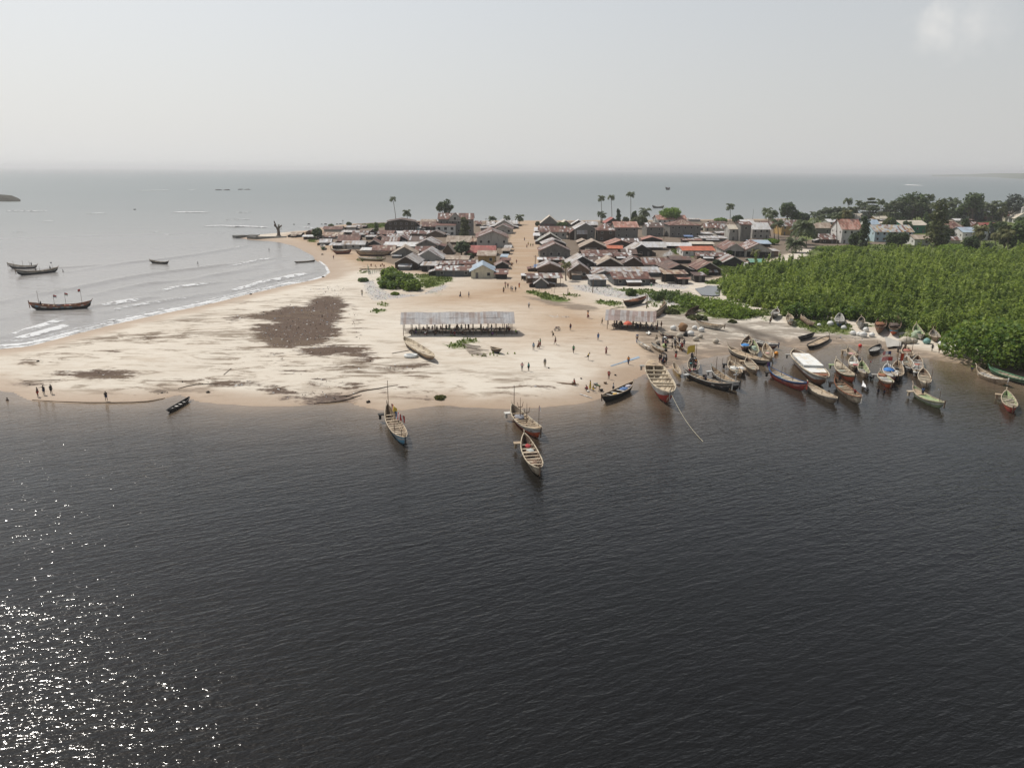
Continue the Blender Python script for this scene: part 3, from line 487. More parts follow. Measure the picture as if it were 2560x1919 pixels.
def boat(key, bow, stern, beam, hull, top, inner, label, D=0.75, hb=0.7, hs=0.6, nth=8, th='pale', z=None, extras=(), full=2.8, rake=0.7, name='fishing_canoe', cat='boat', group='fishing canoes drawn up around the beach', gun=None, roll=0.0, floor=0.32, postb=0.35, posts=0.5, postc=None):
    b, s = Vector(bow), Vector(stern); mid = (b + s) / 2; Lg = (b - s).length; a = math.atan2((b - s).y, (b - s).x); beam *= .93
    if key.startswith('hg'): D *= .75; hb *= .8; hs *= .8
    root = empty(name, (mid.x, mid.y, mid.z), a); root.rotation_euler = (roll, -math.atan2((b - s).z, Lg), a)
    tag(root, label, cat, group)
    n = 19; VS = [0, .3, .62, .82, 1.0]
    def geo(t):
        w = beam / 2 * max(0.0, 1 - abs(2 * t - 1) ** full) ** 0.8 + 0.05
        tb, ts = max(0, (t - .45) / .55), max(0, (.45 - t) / .45)
        zg = D + hb * tb ** 2.6 + hs * ts ** 2.6
        zk = -0.3 + (D + .1) * .8 * (max(0, (t - .82) / .18) ** 2 + max(0, (.16 - t) / .16) ** 2)
        return w, zg, zk
    def pt(t, v, side, ins=0.0):
        w, zg, zk = geo(t); x = -Lg / 2 + Lg * t + rake * v * (max(0, (t - .7) / .3) ** 2 - .6 * max(0, (.25 - t) / .25) ** 2)
        if ins:
            fl = max(zk + .12, -0.3 + .1 + floor * D)
            zz = fl if v == 0 else fl + .02 + (zg - fl - .02) * ((v - .3) / .7); yo = float(np.interp(zz, [zk + (zg - zk) * q ** 1.15 for q in VS], [w * q ** .5 for q in VS])); return (x * .99, side * max(.01, yo - .05) if v else 0, min(zz, zg))
        return (x, side * w * (v ** .5), zk + (zg - zk) * v ** 1.15)
    mb = MB(); ring = [(v, -1) for v in VS[::-1]] + [(v, 1) for v in VS[1:]]; m_ = len(ring)
    vs = [pt(i / (n - 1), v, sd_) for i in range(n) for v, sd_ in ring]; fs = []
    bands = [2, 1, 0, 0, 0, 0, 1, 2]
    for i in range(n - 1):
        for j in range(m_ - 1):
            mb_ = (i * m_ + j, i * m_ + j + 1, (i + 1) * m_ + j + 1, (i + 1) * m_ + j); fs.append((mb_, bands[j]))
    b0 = mb.add(vs, [], 0)
    for f, k in fs: mb.f.append(f); mb.m.append(k)
    for e in (0, n - 1): mb.f.append(tuple(e * m_ + j for j in range(m_))); mb.m.append(1)
    vi = [pt(i / (n - 1), v, sd_, 1) for i in range(n) for v, sd_ in ring]; b1 = mb.add(vi, [])
    for i in range(n - 1):
        for j in range(m_ - 1):
            q = b1 + i * m_ + j; mb.f.append((q, q + m_, q + m_ + 1, q + 1)); mb.m.append(3)
        for j, flip in ((0, 0), (m_ - 1, 1)):
            q = (i * m_ + j, (i + 1) * m_ + j, b1 + (i + 1) * m_ + j, b1 + i * m_ + j); mb.f.append(q if not flip else q[::-1]); mb.m.append(3)
    mb.build('hull', [hm(hull), hm(top) if isinstance(top, str) else hm(top[0]), hm(top) if isinstance(top, str) else hm(top[1]), hm(inner)], root)
    gm = hm(gun or th); mb = MB()
    for sd_ in (-1, 1):
        p = [Vector(pt(i / (n - 1), 1, sd_)) + Vector((0, 0, .03)) for i in range(n)]; mb.tube(p, 0.06 + beam * .012, 4)
    mb.build('gunwale', gm, root)
    for k in range(nth):
        t = .13 + .74 * (k + .5) / nth; w, zg, zk = geo(t); x = -Lg / 2 + Lg * t
        mb = MB(); mb.box((x, 0, zg - .14 + .01 * (k % 3)), (0.26 + .1 * ((k * 7) % 3), 2 * w - .12, .06)); mb.build('thwart', hm(th), root)
    pc = hm(postc or 'brown')
    if postb:
        w, zg, zk = geo(1.0); x = pt(1, 1, 1)[0]; mb = MB(); mb.hexa([(x - .18, -.07, zk), (x + .0, -.07, zk), (x + .0, .07, zk), (x - .18, .07, zk), (x - .05, -.06, zg + postb), (x + .16, -.06, zg + postb), (x + .16, .06, zg + postb), (x - .05, .06, zg + postb)]); mb.build('stem_post', pc, root)
    if posts:
        w, zg, zk = geo(0.0); x = pt(0, 1, 1)[0]; mb = MB(); mb.tube([(x + .1, 0, zg - .3), (x - .1, 0, zg + posts * .5), (x - .45, 0, zg + posts)], [.1, .08, .05], 5); mb.build('stern_post', gm, root)
    BOATS[key] = (root, Lg, geo)
    for e in extras:
        kind, a_ = e[0], e[1:]
        if kind == 'deck':
            t0, t1, c, dz = a_; mb = MB(); k = 8
            for i in range(k):
                ta, tb = t0 + (t1 - t0) * i / k, t0 + (t1 - t0) * (i + .93) / k; wa, za, _ = geo(ta); wb, zb, _ = geo(tb); xa, xb = -Lg / 2 + Lg * ta, -Lg / 2 + Lg * tb; wa, wb = max(.05, wa - .1), max(.05, wb - .1); za += dz; zb += dz
                mb.hexa([(xa, -wa, za - .05), (xb, -wb, zb - .05), (xb, wb, zb - .05), (xa, wa, za - .05), (xa, -wa, za), (xb, -wb, zb), (xb, wb, zb), (xa, wa, za)])
            mb.build('deck', hm(c), root)
        elif kind == 'bracket':
            side, c = a_; t = .14; w, zg, zk = geo(t); x = -Lg / 2 + Lg * t; mb = MB(); mb.box((x, side * (w + .5), zg - .12), (.9, 1.1, .16)); mb.box((x - .1, side * (w + .75), zg - .5), (.3, .35, .9)); mb.build('engine_bracket', hm(c), root)
        elif kind == 'mast':
            t, h, off = a_; w, zg, zk = geo(t); x = -Lg / 2 + Lg * t; mb = MB(); mb.tube([(x, off * w, 0.1), (x + .05, off * w, zg + h)], [.07, .045], 5); mb.build('mast', hm('brown'), root)
        elif kind == 'crutch':
            t, h = a_; w, zg, zk = geo(t); x = -Lg / 2 + Lg * t; mb = MB(); mb.tube([(x, 0, 0.1), (x, 0, zg + h)], .07, 5); mb.box((x, 0, zg + h), (.1, .7, .1))
            for q in (-.32, .32): mb.tube([(x, q, zg + h), (x, q * 1.5, zg + h + .8)], [.05, .03], 5)
            mb.tube([(x, 0, zg + h), (x, 0, zg + h + 1.5)], [.04, .025], 5); mb.build('oar_crutch', hm('brown'), root)
        elif kind == 'flag':
            t, h, off, w_, h_, cols, dr, vert = a_; w, zg, zk = geo(t); x = -Lg / 2 + Lg * t; mb = MB(); mb.tube([(x, off * w, 0.1), (x, off * w, zg + h)], [.05, .035], 5); p = mb.build('flagpole', hm('brown'), root)
            mb = MB(); flag_mesh(mb, (x, off * w, zg + h), w_, h_, len(cols), dr - a, .25, vert); mb.build('flag', [pm('cloth_' + c, C_[c], .9, .12, 2) for c in cols], p)
        elif kind == 'ribs':
            for k in range(10):
                t = .12 + .76 * k / 9; x = -Lg / 2 + Lg * t
                for sd_ in (-1, 1): mb = MB(); mb.tube([Vector(pt(t, v, sd_, 1)) * 1.0 + Vector((0, -sd_ * .05, .02)) for v in (0.1, .4, .7, .95)], .07, 4); mb.build('rib', hm(a_[0]), root)
        elif kind == 'cross':
            t, h = a_; w, zg, zk = geo(t); x = -Lg / 2 + Lg * t; mb = MB(); mb.box((x, 0, zg + h / 2), (.14, .14, h)); mb.box((x, 0, zg + h * .66), (.14, h * .52, .14)); mb.build('cross', hm('white'), root)
    return root
def on_boat(key, t, off=0.0, dz=0.0):        # a point at gunwale height on a boat
    root, Lg, geo = BOATS[key]; w, zg, zk = geo(t)
    return root.matrix_basis @ Vector((-Lg / 2 + Lg * t, off * w, zg + dz))
def heading(key): return BOATS[key][0].rotation_euler.z
def W_(v, x, y): return G(*vp(v, x, y), 0.0)
def Wb(v, x, y): return GV(v, x, y, 0.28)
w2 = lambda v, a, c: (W_(v, *a), W_(v, *c))
b2 = lambda v, a, c: (Wb(v, *a), Wb(v, *c))
gm_, gb_ = 'canoes moored in the lagoon', 'boats hauled out on the sand'
boat('flagged', *w2('E', (410, 575), (258, 305)), 2.3, 'sky', ('lgrey', 'sky'), 'wood', 'long blue-bowed canoe with yellow and striped flags, alone off the sand tip', D=.9, hb=.7, hs=1.2, nth=10, group=gm_, postc='black',
    extras=[('mast', .06, 4.6, 0), ('flag', .2, 1.9, .2, 1.5, 1.0, ['pink', 'yellow', 'yellow'], -.9, True), ('flag', .34, 1.5, .3, 1.9, 1.15, ['blue', 'white', 'red', 'white', 'red', 'white', 'red'], -.6, True), ('mast', .6, .9, -.4), ('mast', .86, .7, 0), ('bracket', -1, 'dark')])
boat('redbottom', *w2('E', (1650, 512), (1408, 300)), 2.7, 'orange', ('lgrey', 'worn'), 'pale', 'grey canoe with orange-red bottom and tall forked oar crutches off the beach', D=1.0, hb=.9, hs=1.0, nth=9, group=gm_, th='tan', gun='cream',
    extras=[('crutch', .3, 1.6), ('crutch', .55, 1.6), ('mast', .05, 3.6, 0), ('flag', .8, 3.2, .8, .5, .7, ['pink', 'white'], -1.2, True), ('bracket', -1, 'ghost')])
boat('palewood', *w2('E', (1648, 862), (1517, 570)), 2.3, 'pale', ('cream', 'pale'), 'brown', 'weathered pale wooden canoe moored nearest the camera', D=.9, hb=.7, hs=.9, nth=7, group=gm_, gun='cream', th='pale', extras=[('ribs', 'wood'), ('bracket', -1, 'wood')])
boat('bigboat', *w2('F', (1296, 948), (1092, 545)), 4.3, 'red', ('lgrey', 'ghost'), 'cream', 'large open grey-white cargo boat with bare cream frames, red bottom and bow rope', D=2.3, hb=.6, hs=.3, nth=0, full=3.6, rake=1.3, group=None, name='cargo_boat', gun='cream', floor=.1, postc='grey', posts=0, extras=[('ribs', 'tan'), ('deck', .0, .19, 'tan', .25), ('bracket', -1, 'grey')])
r_, lg_, geo_ = BOATS['bigboat']
for k, t in enumerate((.27, .40, .53, .67, .76)):
    w_, zg, zk = geo_(t); mb = MB(); mb.box((-lg_ / 2 + lg_ * t, 0, zg - .25), (.3, 2 * w_ - .1, .3)); mb.build('crossbeam', bm_('cream'), r_)
boat('blackboat', W_('F', 522, 905), W_('F', 862, 742), 2.1, 'black', ('black', 'dark'), 'brown', 'black canoe loaded with blue bundles beside the big cargo boat', D=1.0, hb=.5, hs=.5, nth=4, group=gm_, gun='pale', th='ghost')
boat('banded', *w2('F', (2030, 772), (1500, 590)), 1.9, 'black', ('bandw', 'dark'), 'tan', 'long black canoe with white-banded bow and two crewmen on its planks', D=.95, hb=.9, hs=.6, nth=10, group=gm_, th='tan', gun='grey', postc='ghost', extras=[('mast', .78, 1.9, .2), ('bracket', -1, 'lgrey')])
boat('crossboat', *w2('F', (2135, 765), (1822, 560)), 2.1, 'black', ('white', 'lgrey'), 'tan', 'white-bowed canoe carrying a white cross at its bow', D=1.0, hb=1.0, hs=.7, nth=9, group=gm_, th='tan', gun='grey', postc='black', extras=[('cross', .9, 1.9), ('mast', .12, 2.6, .3), ('mast', .55, 1.6, -.4), ('bracket', -1, 'lgrey')])
boat('yellowdug', *w2('F', (1440, 588), (1370, 455)), 1.1, 'yellow', ('pale', 'yellow'), 'pale', 'little yellowish dugout nosed in at the sand next to the flagged crew boat', D=.45, hb=.25, hs=.25, nth=1, group=gm_, postb=0, posts=0)
boat('crewboat', *w2('F', (1600, 590), (1598, 415)), 2.3, 'navy', ('white', 'navy'), 'grey', 'crowded canoe flying a big yellow flag at the water edge', D=.9, hb=.6, hs=.6, nth=6, group=gm_, extras=[('flag', .06, 2.6, .3, 1.7, 1.5, ['yellow', 'yellow'], 3.4, True), ('mast', .12, 3.2, .7)])
boat('sandskiff', *b2('F', (1078, 278), (932, 192)), 1.0, 'ghost', ('white', 'lgrey'), 'ghost', 'slim white dugout on the sand below the man carrying a load', D=.4, hb=.2, hs=.2, nth=2, group=gb_, postb=0, posts=0)
boat('sandskiff2', *b2('F', (1232, 308), (1100, 222)), 1.15, 'tan', ('cream', 'tan'), 'grey', 'slim tan dugout on the sand beside the net baskets', D=.42, hb=.2, hs=.2, nth=2, group=gb_, postb=0, posts=0)
boat('sandskiff3', *b2('F', (1475, 282), (1402, 216)), .95, 'rust', ('tan', 'rust'), 'brown', 'small brown dugout at the feet of the person in red', D=.4, hb=.2, hs=.2, nth=1, group=gb_, postb=0, posts=0)
boat('netskiff', *b2('T', (760, 800), (455, 720)), 1.2, 'maroon', ('ghost', 'maroon'), 'grey', 'reddish grey dugout lying behind the crowd at the white net sack', D=.42, hb=.2, hs=.2, nth=2, group=gb_, postb=0, posts=0)
boat('longtan', *w2('I', (1370, 868), (420, 545)), 2.3, 'dark', ('grey', 'dark'), 'tan', 'longest tan-decked dark canoe lying across the inner moorings', D=.95, hb=.4, hs=.7, nth=0, group=gm_, gun='cream', th='tan', postb=.15, posts=.9, extras=[('deck', .1, .97, 'tan', -.12), ('mast', .42, .9, .2), ('mast', .6, .9, .2), ('mast', .84, .6, 0)])
boat('bluetarp', W_('I', 792, 548), W_('I', 905, 290), 2.3, 'black', ('maroon', 'dark'), 'brown', 'dark maroon canoe with a bright blue tarpaulin over its bow', D=1.2, hb=.5, hs=.6, nth=4, group=gm_, extras=[('bracket', 1, 'grey')])
boat('greennet', *w2('I', (1072, 690), (992, 330)), 2.2, 'pale', ('cream', 'pale'), 'lime', 'cream canoe with pale green nets inside, bow against the long tan canoe', D=.9, hb=.5, hs=.6, nth=6, group=gm_, gun='cream')
boat('redline', *w2('I', (1600, 440), (838, 255)), 2.2, 'maroon', ('ghost', 'navy'), 'grey', 'grey-white canoe with a dark red waterline grounded on the mud', D=.85, hb=.5, hs=.5, nth=7, group=gm_, th='ghost', gun='ghost', postc='navy')
boat('tanpair', *w2('I', (1462, 775), (1338, 440)), 2.1, 'pale', ('tan', 'pale'), 'tan', 'short tan canoe with pink cloths, beside the orange float', D=.85, hb=.4, hs=.5, nth=6, group=gm_, gun='cream', extras=[('mast', .9, 1.4, .6)])
boat('slattan', *w2('I', (1090, 1085), (878, 805)), 2.1, 'wood', ('pale', 'wood'), 'brown', 'slatted pale canoe just below the long tan canoe', D=.85, hb=.4, hs=.5, nth=9, group=gm_, gun='cream', th='cream', extras=[('bracket', -1, 'tan')])
boat('tannet', *w2('I', (690, 1160), (448, 885)), 2.1, 'tan', ('pale', 'tan'), 'tan', 'rounded tan canoe with nets and an outboard, next to the white cross', D=.85, hb=.35, hs=.5, nth=4, group=gm_, gun='cream', extras=[('mast', .45, 2.2, .2), ('bracket', -1, 'black')])
boat('floatskiff', *w2('I', (810, 1065), (600, 890)), 1.5, 'brown', ('wood', 'brown'), 'pale', 'small canoe heaped with white floats, half behind the rounded tan canoe', D=.7, hb=.3, hs=.3, nth=2, group=gm_)
boat('redblue', *w2('V', (1160, 1330), (682, 1105)), 2.5, 'red', ('redmix', 'navy'), 'pale', 'long red canoe with blue gunwales and painted sides beside the white-decked cargo boat', D=1.15, hb=.8, hs=.6, nth=13, group=gm_, gun='blue', th='cream', postc='red', extras=[('mast', .3, 1.6, .3), ('mast', .64, 1.6, .2), ('flag', .04, 1.3, 0, .9, .8, ['lgrey', 'navy', 'purple'], 2.4, True), ('bracket', -1, 'dark')])
boat('whitedeck', *w2('V', (1425, 1285), (1020, 890)), 4.2, 'rust', ('lgrey', 'grey'), 'brown', 'large grey cargo boat roofed with white panelled hatch covers', D=2.0, hb=.5, hs=.2, nth=0, full=3.6, rake=1.3, group=None, name='cargo_boat', gun='cream', postc='grey', posts=.4, extras=[('bracket', -1, 'grey'), ('deck', .8, .93, 'rust', -.2), ('deck', .03, .18, 'tan', -.25)])
r_, lg_, geo_ = BOATS['whitedeck']; wp = pm('white_panel', (0.74, 0.75, 0.72), .5, .08, .8, .4, (0.62, 0.52, 0.36))
for t0, t1, dz in ((.2, .66, .62), (.66, .82, .12)):
    mb = MB(); wh, zg, _ = geo_((t0 + t1) / 2); x0, x1 = -lg_ / 2 + lg_ * t0, -lg_ / 2 + lg_ * t1; nx_ = max(2, int((x1 - x0) / 2.6)); zt = geo_(.4)[1] + dz
    for i in range(nx_):
        for j in range(3):
            wa = geo_(t0 + (t1 - t0) * i / nx_)[0] - .15; wb = geo_(t0 + (t1 - t0) * (i + 1) / nx_)[0] - .15; g = .03; xa, xb = x0 + (x1 - x0) * i / nx_ + g, x0 + (x1 - x0) * (i + 1) / nx_ - g; f0, f1 = -1 + 2 * j / 3 + .012, -1 + 2 * (j + 1) / 3 - .012
            mb.hexa([(xa, wa * f0, zt - .12), (xb, wb * f0, zt - .12), (xb, wb * f1, zt - .12), (xa, wa * f1, zt - .12), (xa, wa * f0, zt), (xb, wb * f0, zt), (xb, wb * f1, zt), (xa, wa * f1, zt)])
    w0_, w1_ = geo_(t0)[0] - .2, geo_(t1)[0] - .2
    mb.hexa([(x0 + .05, -w0_, zt - .75), (x1 - .05, -w1_, zt - .75), (x1 - .05, w1_, zt - .75), (x0 + .05, w0_, zt - .75), (x0 + .05, -w0_, zt - .125), (x1 - .05, -w1_, zt - .125), (x1 - .05, w1_, zt - .125), (x0 + .05, w0_, zt - .125)], 1)
    mb.build('hatch_cover', [wp, bm_('lgrey')], r_)
boat('greenlow', *w2('V', (1590, 1498), (1222, 1295)), 2.2, 'wood', ('pale', 'grey'), 'tan', 'flat tan-decked canoe under the bow of the white-decked cargo boat', D=.8, hb=.5, hs=.4, nth=0, group=gm_, gun='cream', postc='dark', extras=[('deck', .05, .97, 'pale', -.15), ('mast', .5, .4, 0)])
boat('redtrim', *w2('V', (1925, 1518), (1592, 1250)), 2.4, 'cream', ('cream', 'pale'), 'brown', 'cream canoe with red-brown trim and a person bending near its bow', D=1.05, hb=.7, hs=.6, nth=9, group=gm_, gun='rust', th='tan', postc='ghost', extras=[('bracket', -1, 'brown')])
boat('greenbow', *w2('V', (1835, 1215), (1600, 1010)), 2.5, 'orange', ('orange', 'green'), 'pale', 'orange-red canoe with a green painted bow and dark hold', D=1.0, hb=.8, hs=1.0, nth=8, group=gm_, gun='cream', th='cream', postc='dark', extras=[('mast', .3, 2.6, .1), ('bracket', -1, 'lime'), ('deck', .04, .22, 'cream', -.1)])
boat('uppertan', *w2('V', (1880, 885), (1768, 795)), 1.9, 'wood', ('pale', 'tan'), 'pale', 'tan canoe with pinkish nets farthest up the narrow channel of moorings', D=.75, hb=.4, hs=.5, nth=5, group=gm_, extras=[('bracket', -1, 'tan'), ('mast', .95, .7, 0)])
boat('whitenet', *w2('V', (1848, 1045), (1830, 905)), 1.9, 'pale', ('cream', 'pale'), 'ghost', 'cream canoe filled with whitish nets, bow of the pinkish-net canoe touching it', D=.75, hb=.4, hs=.5, nth=4, group=gm_, gun='cream', extras=[('bracket', 1, 'dark')])
boat('greentarp', *w2('V', (2008, 1152), (1950, 1005)), 2.0, 'tan', ('pale', 'wood'), 'lime', 'tan canoe with a green cover amidships and a wader at its bow', D=.85, hb=.5, hs=.8, nth=4, group=gm_, gun='cream', extras=[('flag', .55, 2.0, .9, .6, .35, ['pink', 'white'], .2, True), ('bracket', -1, 'pink'), ('mast', .02, 1.2, 0)])
boat('flatblack', W_('V', 1222, 738), W_('V', 1490, 612), 2.1, 'black', ('black', 'dark'), 'tan', 'flat black punt with tan planked deck, stern on the far mud', D=.7, hb=.2, hs=.25, nth=0, full=4.5, group=gm_, gun='dark', postb=0, posts=0, extras=[('deck', .04, .96, 'tan', -.06), ('mast', .05, 1.1, .8)])
boat('darkdug', GV('V', 1095, 622, .25), GV('V', 1290, 562, .25), 1.2, 'black', ('black', 'dark'), 'dark', 'empty dark dugout lying on the mud behind the flat black punt', D=.45, hb=.25, hs=.25, nth=1, group=gb_, th='dark', postb=0, posts=0)
boat('blackribs', *w2('H', (362, 618), (468, 540)), 1.9, 'black', ('dark', 'black'), 'dark', 'black canoe with white thwarts at the edge of the far sandbank', D=.75, hb=.3, hs=.3, nth=7, group=gm_, th='ghost', gun='dark', postb=0, posts=0)
boat('redhull', *w2('H', (600, 1022), (480, 895)), 2.2, 'orange', ('rust', 'cream'), 'lime', 'pale-green-thwarted canoe with red bottom, brown heap in its stern', D=.95, hb=.5, hs=.4, nth=7, group=gm_, th='ghost', gun='pale', extras=[('bracket', -1, 'grey')])
boat('partyboat', *w2('H', (628, 948), (560, 808)), 2.4, 'red', ('festive', 'liberty'), 'lgrey', 'brightly painted canoe with blue tarpaulin and pink streaming flags', D=1.0, hb=.5, hs=.5, nth=7, group=gm_, th='ghost', extras=[('flag', .3, 2.6, .3, 2.2, .8, ['red', 'pink', 'pink', 'ghost'], 2.55, True), ('flag', .25, 3.6, .0, 1.4, .7, ['navy', 'white', 'pink'], 2.7, True), ('bracket', 1, 'dark')])
boat('tricolour', *w2('H', (688, 945), (682, 770)), 2.2, 'black', ('black', 'dark'), 'wood', 'dark canoe with a red, orange and white flag on a tall pole', D=.95, hb=.5, hs=.6, nth=8, group=gm_, th='pale', gun='pale', extras=[('flag', .12, 2.2, .5, 1.2, 1.5, ['red', 'orange', 'ghost'], .35, True), ('mast', .06, 4.2, -.3), ('bracket', 1, 'dark')])
boat('netter', *w2('H', (832, 690), (782, 575)), 2.3, 'pale', ('tan', 'pale'), 'pale', 'tan canoe against the sandbank under the drying net', D=.85, hb=.4, hs=.5, nth=5, group=gm_, gun='cream', extras=[('mast', .2, 3.4, -.3), ('mast', .6, 3.6, .6), ('bracket', -1, 'dark')])
boat('greyround', *w2('H', (832, 830), (795, 705)), 2.1, 'grey', ('lgrey', 'ghost'), 'pale', 'grey canoe tied end on to the tan canoe by the sandbank', D=.85, hb=.3, hs=.5, nth=6, group=gm_, gun='ghost', postb=0, extras=[('bracket', -1, 'grey')])
boat('bluetrap', *w2('H', (905, 868), (930, 690)), 2.1, 'maroon', ('wood', 'grey'), 'brown', 'brown canoe with reddish nets nosing toward the flat stretch of sandbank', D=.85, hb=.4, hs=.4, nth=9, group=gm_, th='ghost', gun='pale', extras=[('mast', .9, 1.0, .5)])
boat('creamslat', *w2('H', (1025, 1022), (990, 865)), 2.2, 'pale', ('cream', 'ghost'), 'brown', 'clean cream canoe with regular thwarts, alone right of the flags', D=.9, hb=.4, hs=.6, nth=9, group=gm_, th='cream', gun='cream', extras=[('bracket', -1, 'ghost'), ('mast', .6, 2.0, 1.0)])
boat('greenlong', *w2('H', (1215, 1268), (878, 1095)), 2.2, 'lime', ('ghost', 'lime'), 'lime', 'long pale green canoe with a crewman in blue standing aft', D=.85, hb=.6, hs=.9, nth=0, group=gm_, gun='pale', postc='brown', posts=.7, extras=[('deck', .3, .96, 'lime', -.14), ('deck', .06, .28, 'tan', -.1), ('flag', .84, 2.2, .4, .5, .3, ['ghost', 'white'], 2.9, True), ('bracket', -1, 'pale')])
boat('sandedge', *w2('H', (1975, 988), (1640, 860)), 2.1, 'wood', ('pale', 'wood'), 'tan', 'tan canoe pushed off beside the far right sandbank', D=.85, hb=.6, hs=1.0, nth=8, group=gm_, gun='cream', th='ghost', postc='white')
boat('greendark', *w2('H', (2330, 1010), (1800, 835)), 2.3, 'dark', ('green', 'dark'), 'green', 'dark green canoe under the mangrove, cut by the photo edge', D=.9, hb=.5, hs=.4, nth=10, group=gm_, th='pale', gun='green')
boat('lonered', *w2('H', (2060, 1322), (1988, 1140)), 2.2, 'red', ('orange', 'red'), 'lime', 'short orange-red canoe floating alone at far right', D=.9, hb=.4, hs=.6, nth=7, group=gm_, th='cream', gun='pale', extras=[('bracket', -1, 'wood')])
# hauled out along the mangrove
boat('hg1', *b2('J', (285, 215), (340, 150)), 1.9, 'dark', ('grey', 'dark'), 'brown', 'grey canoe propped against the grass, two people at its bow', D=1.2, hb=.6, hs=.6, nth=6, th='ghost', group=gb_)
boat('hg2', *b2('J', (545, 305), (515, 215)), 1.9, 'tan', ('ghost', 'white'), 'cream', 'white-hulled canoe with tan keel pulled up bow first on the grass', D=1.1, hb=1.1, hs=.5, nth=3, group=gb_, postc='white', roll=.3)
boat('hg3', *b2('J', (808, 322), (655, 210)), 2.0, 'brown', ('wood', 'brown'), 'brown', 'brown canoe tipped on its side in the grass', D=1.0, hb=.6, hs=.6, nth=3, group=gb_, roll=-.55)
boat('hg4', *b2('J', (1200, 330), (1206, 215)), 2.2, 'blue', ('grey', 'navy'), 'grey', 'grey canoe on the grass with its slatted interior facing the water', D=1.1, hb=.8, hs=.8, nth=6, th='ghost', group=gb_)
boat('hg5', *b2('J', (1492, 358), (1520, 262)), 1.9, 'ghost', ('white', 'ghost'), 'dark', 'white canoe with a tall upswept bow behind the net sacks', D=1.1, hb=1.7, hs=.6, nth=3, group=gb_, postc='white', roll=.25)
boat('hg6', *b2('J', (1745, 440), (1790, 280)), 2.6, 'brown', ('rust', 'brown'), 'brown', 'rusty brown canoe towering beside the white net sacks', D=1.6, hb=.9, hs=.8, nth=4, group=gb_, th='brown')
boat('hg7', *b2('J', (1940, 455), (1995, 285)), 2.6, 'orange', ('sky', 'brown'), 'brown', 'brown canoe with blue and orange bow hung with dark nets', D=1.5, hb=.6, hs=.9, nth=4, group=gb_, th='brown', extras=[('mast', .3, 2.0, .2), ('mast', .5, 1.6, -.5)])
boat('hg8', *b2('H', (970, 440), (905, 340)), 2.2, 'ghost', ('ghost', 'lgrey'), 'lime', 'whitish canoe piled with pale green nets on the sandbank', D=1.0, hb=.6, hs=1.2, nth=2, group=gb_)
boat('hg9', *b2('H', (1155, 470), (1110, 390)), 2.2, 'brown', ('wood', 'brown'), 'grey', 'brown ribbed canoe with two white poles by the turquoise net', D=1.0, hb=.6, hs=.8, nth=4, group=gb_, extras=[('mast', .2, 2.2, -.6), ('mast', .1, 2.0, .4)])
boat('stilted', *b2('B', (1765, 1492), (1510, 1548)), 2.3, 'black', ('black', 'dark'), 'rust', 'black canoe filled with brown nets standing in the rubbish field', D=1.1, hb=.5, hs=.4, nth=2, group=gb_, th='rust')
boat('tipped', *b2('T', (380, 330), (640, 75)), 2.0, 'brown', ('wood', 'brown'), 'wood', 'weathered brown canoe tipped up behind the small market shed', D=1.0, hb=.5, hs=.7, nth=2, group=gb_, th='wood', roll=.7)
boat('log_dug', *b2('T', (1010, 300), (1290, 150)), 1.5, 'brown', ('brown', 'dark'), 'brown', 'dark worn canoe on its side in the grass above the black mud', D=.8, hb=.4, hs=.7, nth=1, group=gb_, th='brown', roll=-.8)
boat('paint_dug', *b2('T', (1880, 612), (1330, 505)), 1.7, 'ghost', ('cream', 'ghost'), 'tan', 'pale cream canoe lying by the net sacks at the black mud', D=.7, hb=.4, hs=.3, nth=3, group=gb_, th='tan')
# the sea side
boat('painted', W_('L0', 350, 152), W_('L0', 965, 126), 2.7, 'dark', ('dotted', 'rust'), 'rust', 'large rust-red painted canoe with three flags anchored off the beach', D=1.1, hb=1.2, hs=1.0, nth=8, group='canoes anchored on the sea side', gun='rust', th='tan', postc='rust', postb=.5,
    extras=[('mast', .88, 3.6, 0), ('flag', .62, 2.9, 0, .8, .7, ['red', 'white', 'navy'], .3, False), ('flag', .42, 3.4, 0, .8, .7, ['red', 'white', 'green'], .2, False), ('flag', .14, 3.9, 0, .8, .8, ['red', 'maroon', 'ghost'], 2.9, False), ('bracket', -1, 'dark'), ('mast', .84, .9, 0)])
boat('sea1', W_('S', 88, 1006), W_('S', 318, 1007), 2.2, 'dark', ('lgrey', 'ghost'), 'grey', 'grey canoe farther of the rafted pair at left on the sea', D=1.0, hb=1.1, hs=.5, nth=7, group='canoes anchored on the sea side', extras=[('mast', .5, 2.2, 0), ('mast', .25, 1.9, 0), ('mast', .85, 1.6, 0)])
boat('sea2', W_('S', 158, 1068), W_('S', 498, 1034), 2.4, 'black', ('grey', 'dark'), 'grey', 'dark-hulled canoe nearer of the rafted pair at left on the sea', D=1.0, hb=1.2, hs=.8, nth=8, group='canoes anchored on the sea side', extras=[('mast', .45, 1.6, 0), ('flag', .12, 2.4, 0, .6, .4, ['navy', 'dark'], 3.0, True)])
boat('sea3', W_('S', 1308, 960), W_('S', 1452, 968), 1.6, 'black', ('dark', 'black'), 'dark', 'small black canoe floating off the inner bay, near the wading man', D=.7, hb=.7, hs=.5, nth=3, group='canoes anchored on the sea side')
boat('bay', W_('L', 902, 992), W_('L', 1138, 972), 1.1, 'black', ('dark', 'black'), 'dark', 'low black dugout touching the inner bay beach', D=.35, hb=.3, hs=.3, nth=2, group='canoes anchored on the sea side', postb=0, posts=0)
boat('far1', W_('C', 160, 404), W_('C', 298, 402), 3.0, 'dark', ('grey', 'dark'), 'grey', 'distant dark canoe with crew beyond the round green tree', D=1.4, hb=1.6, hs=1.6, nth=0, group='canoes far out at sea', extras=[('mast', .55, 2.2, 0)])
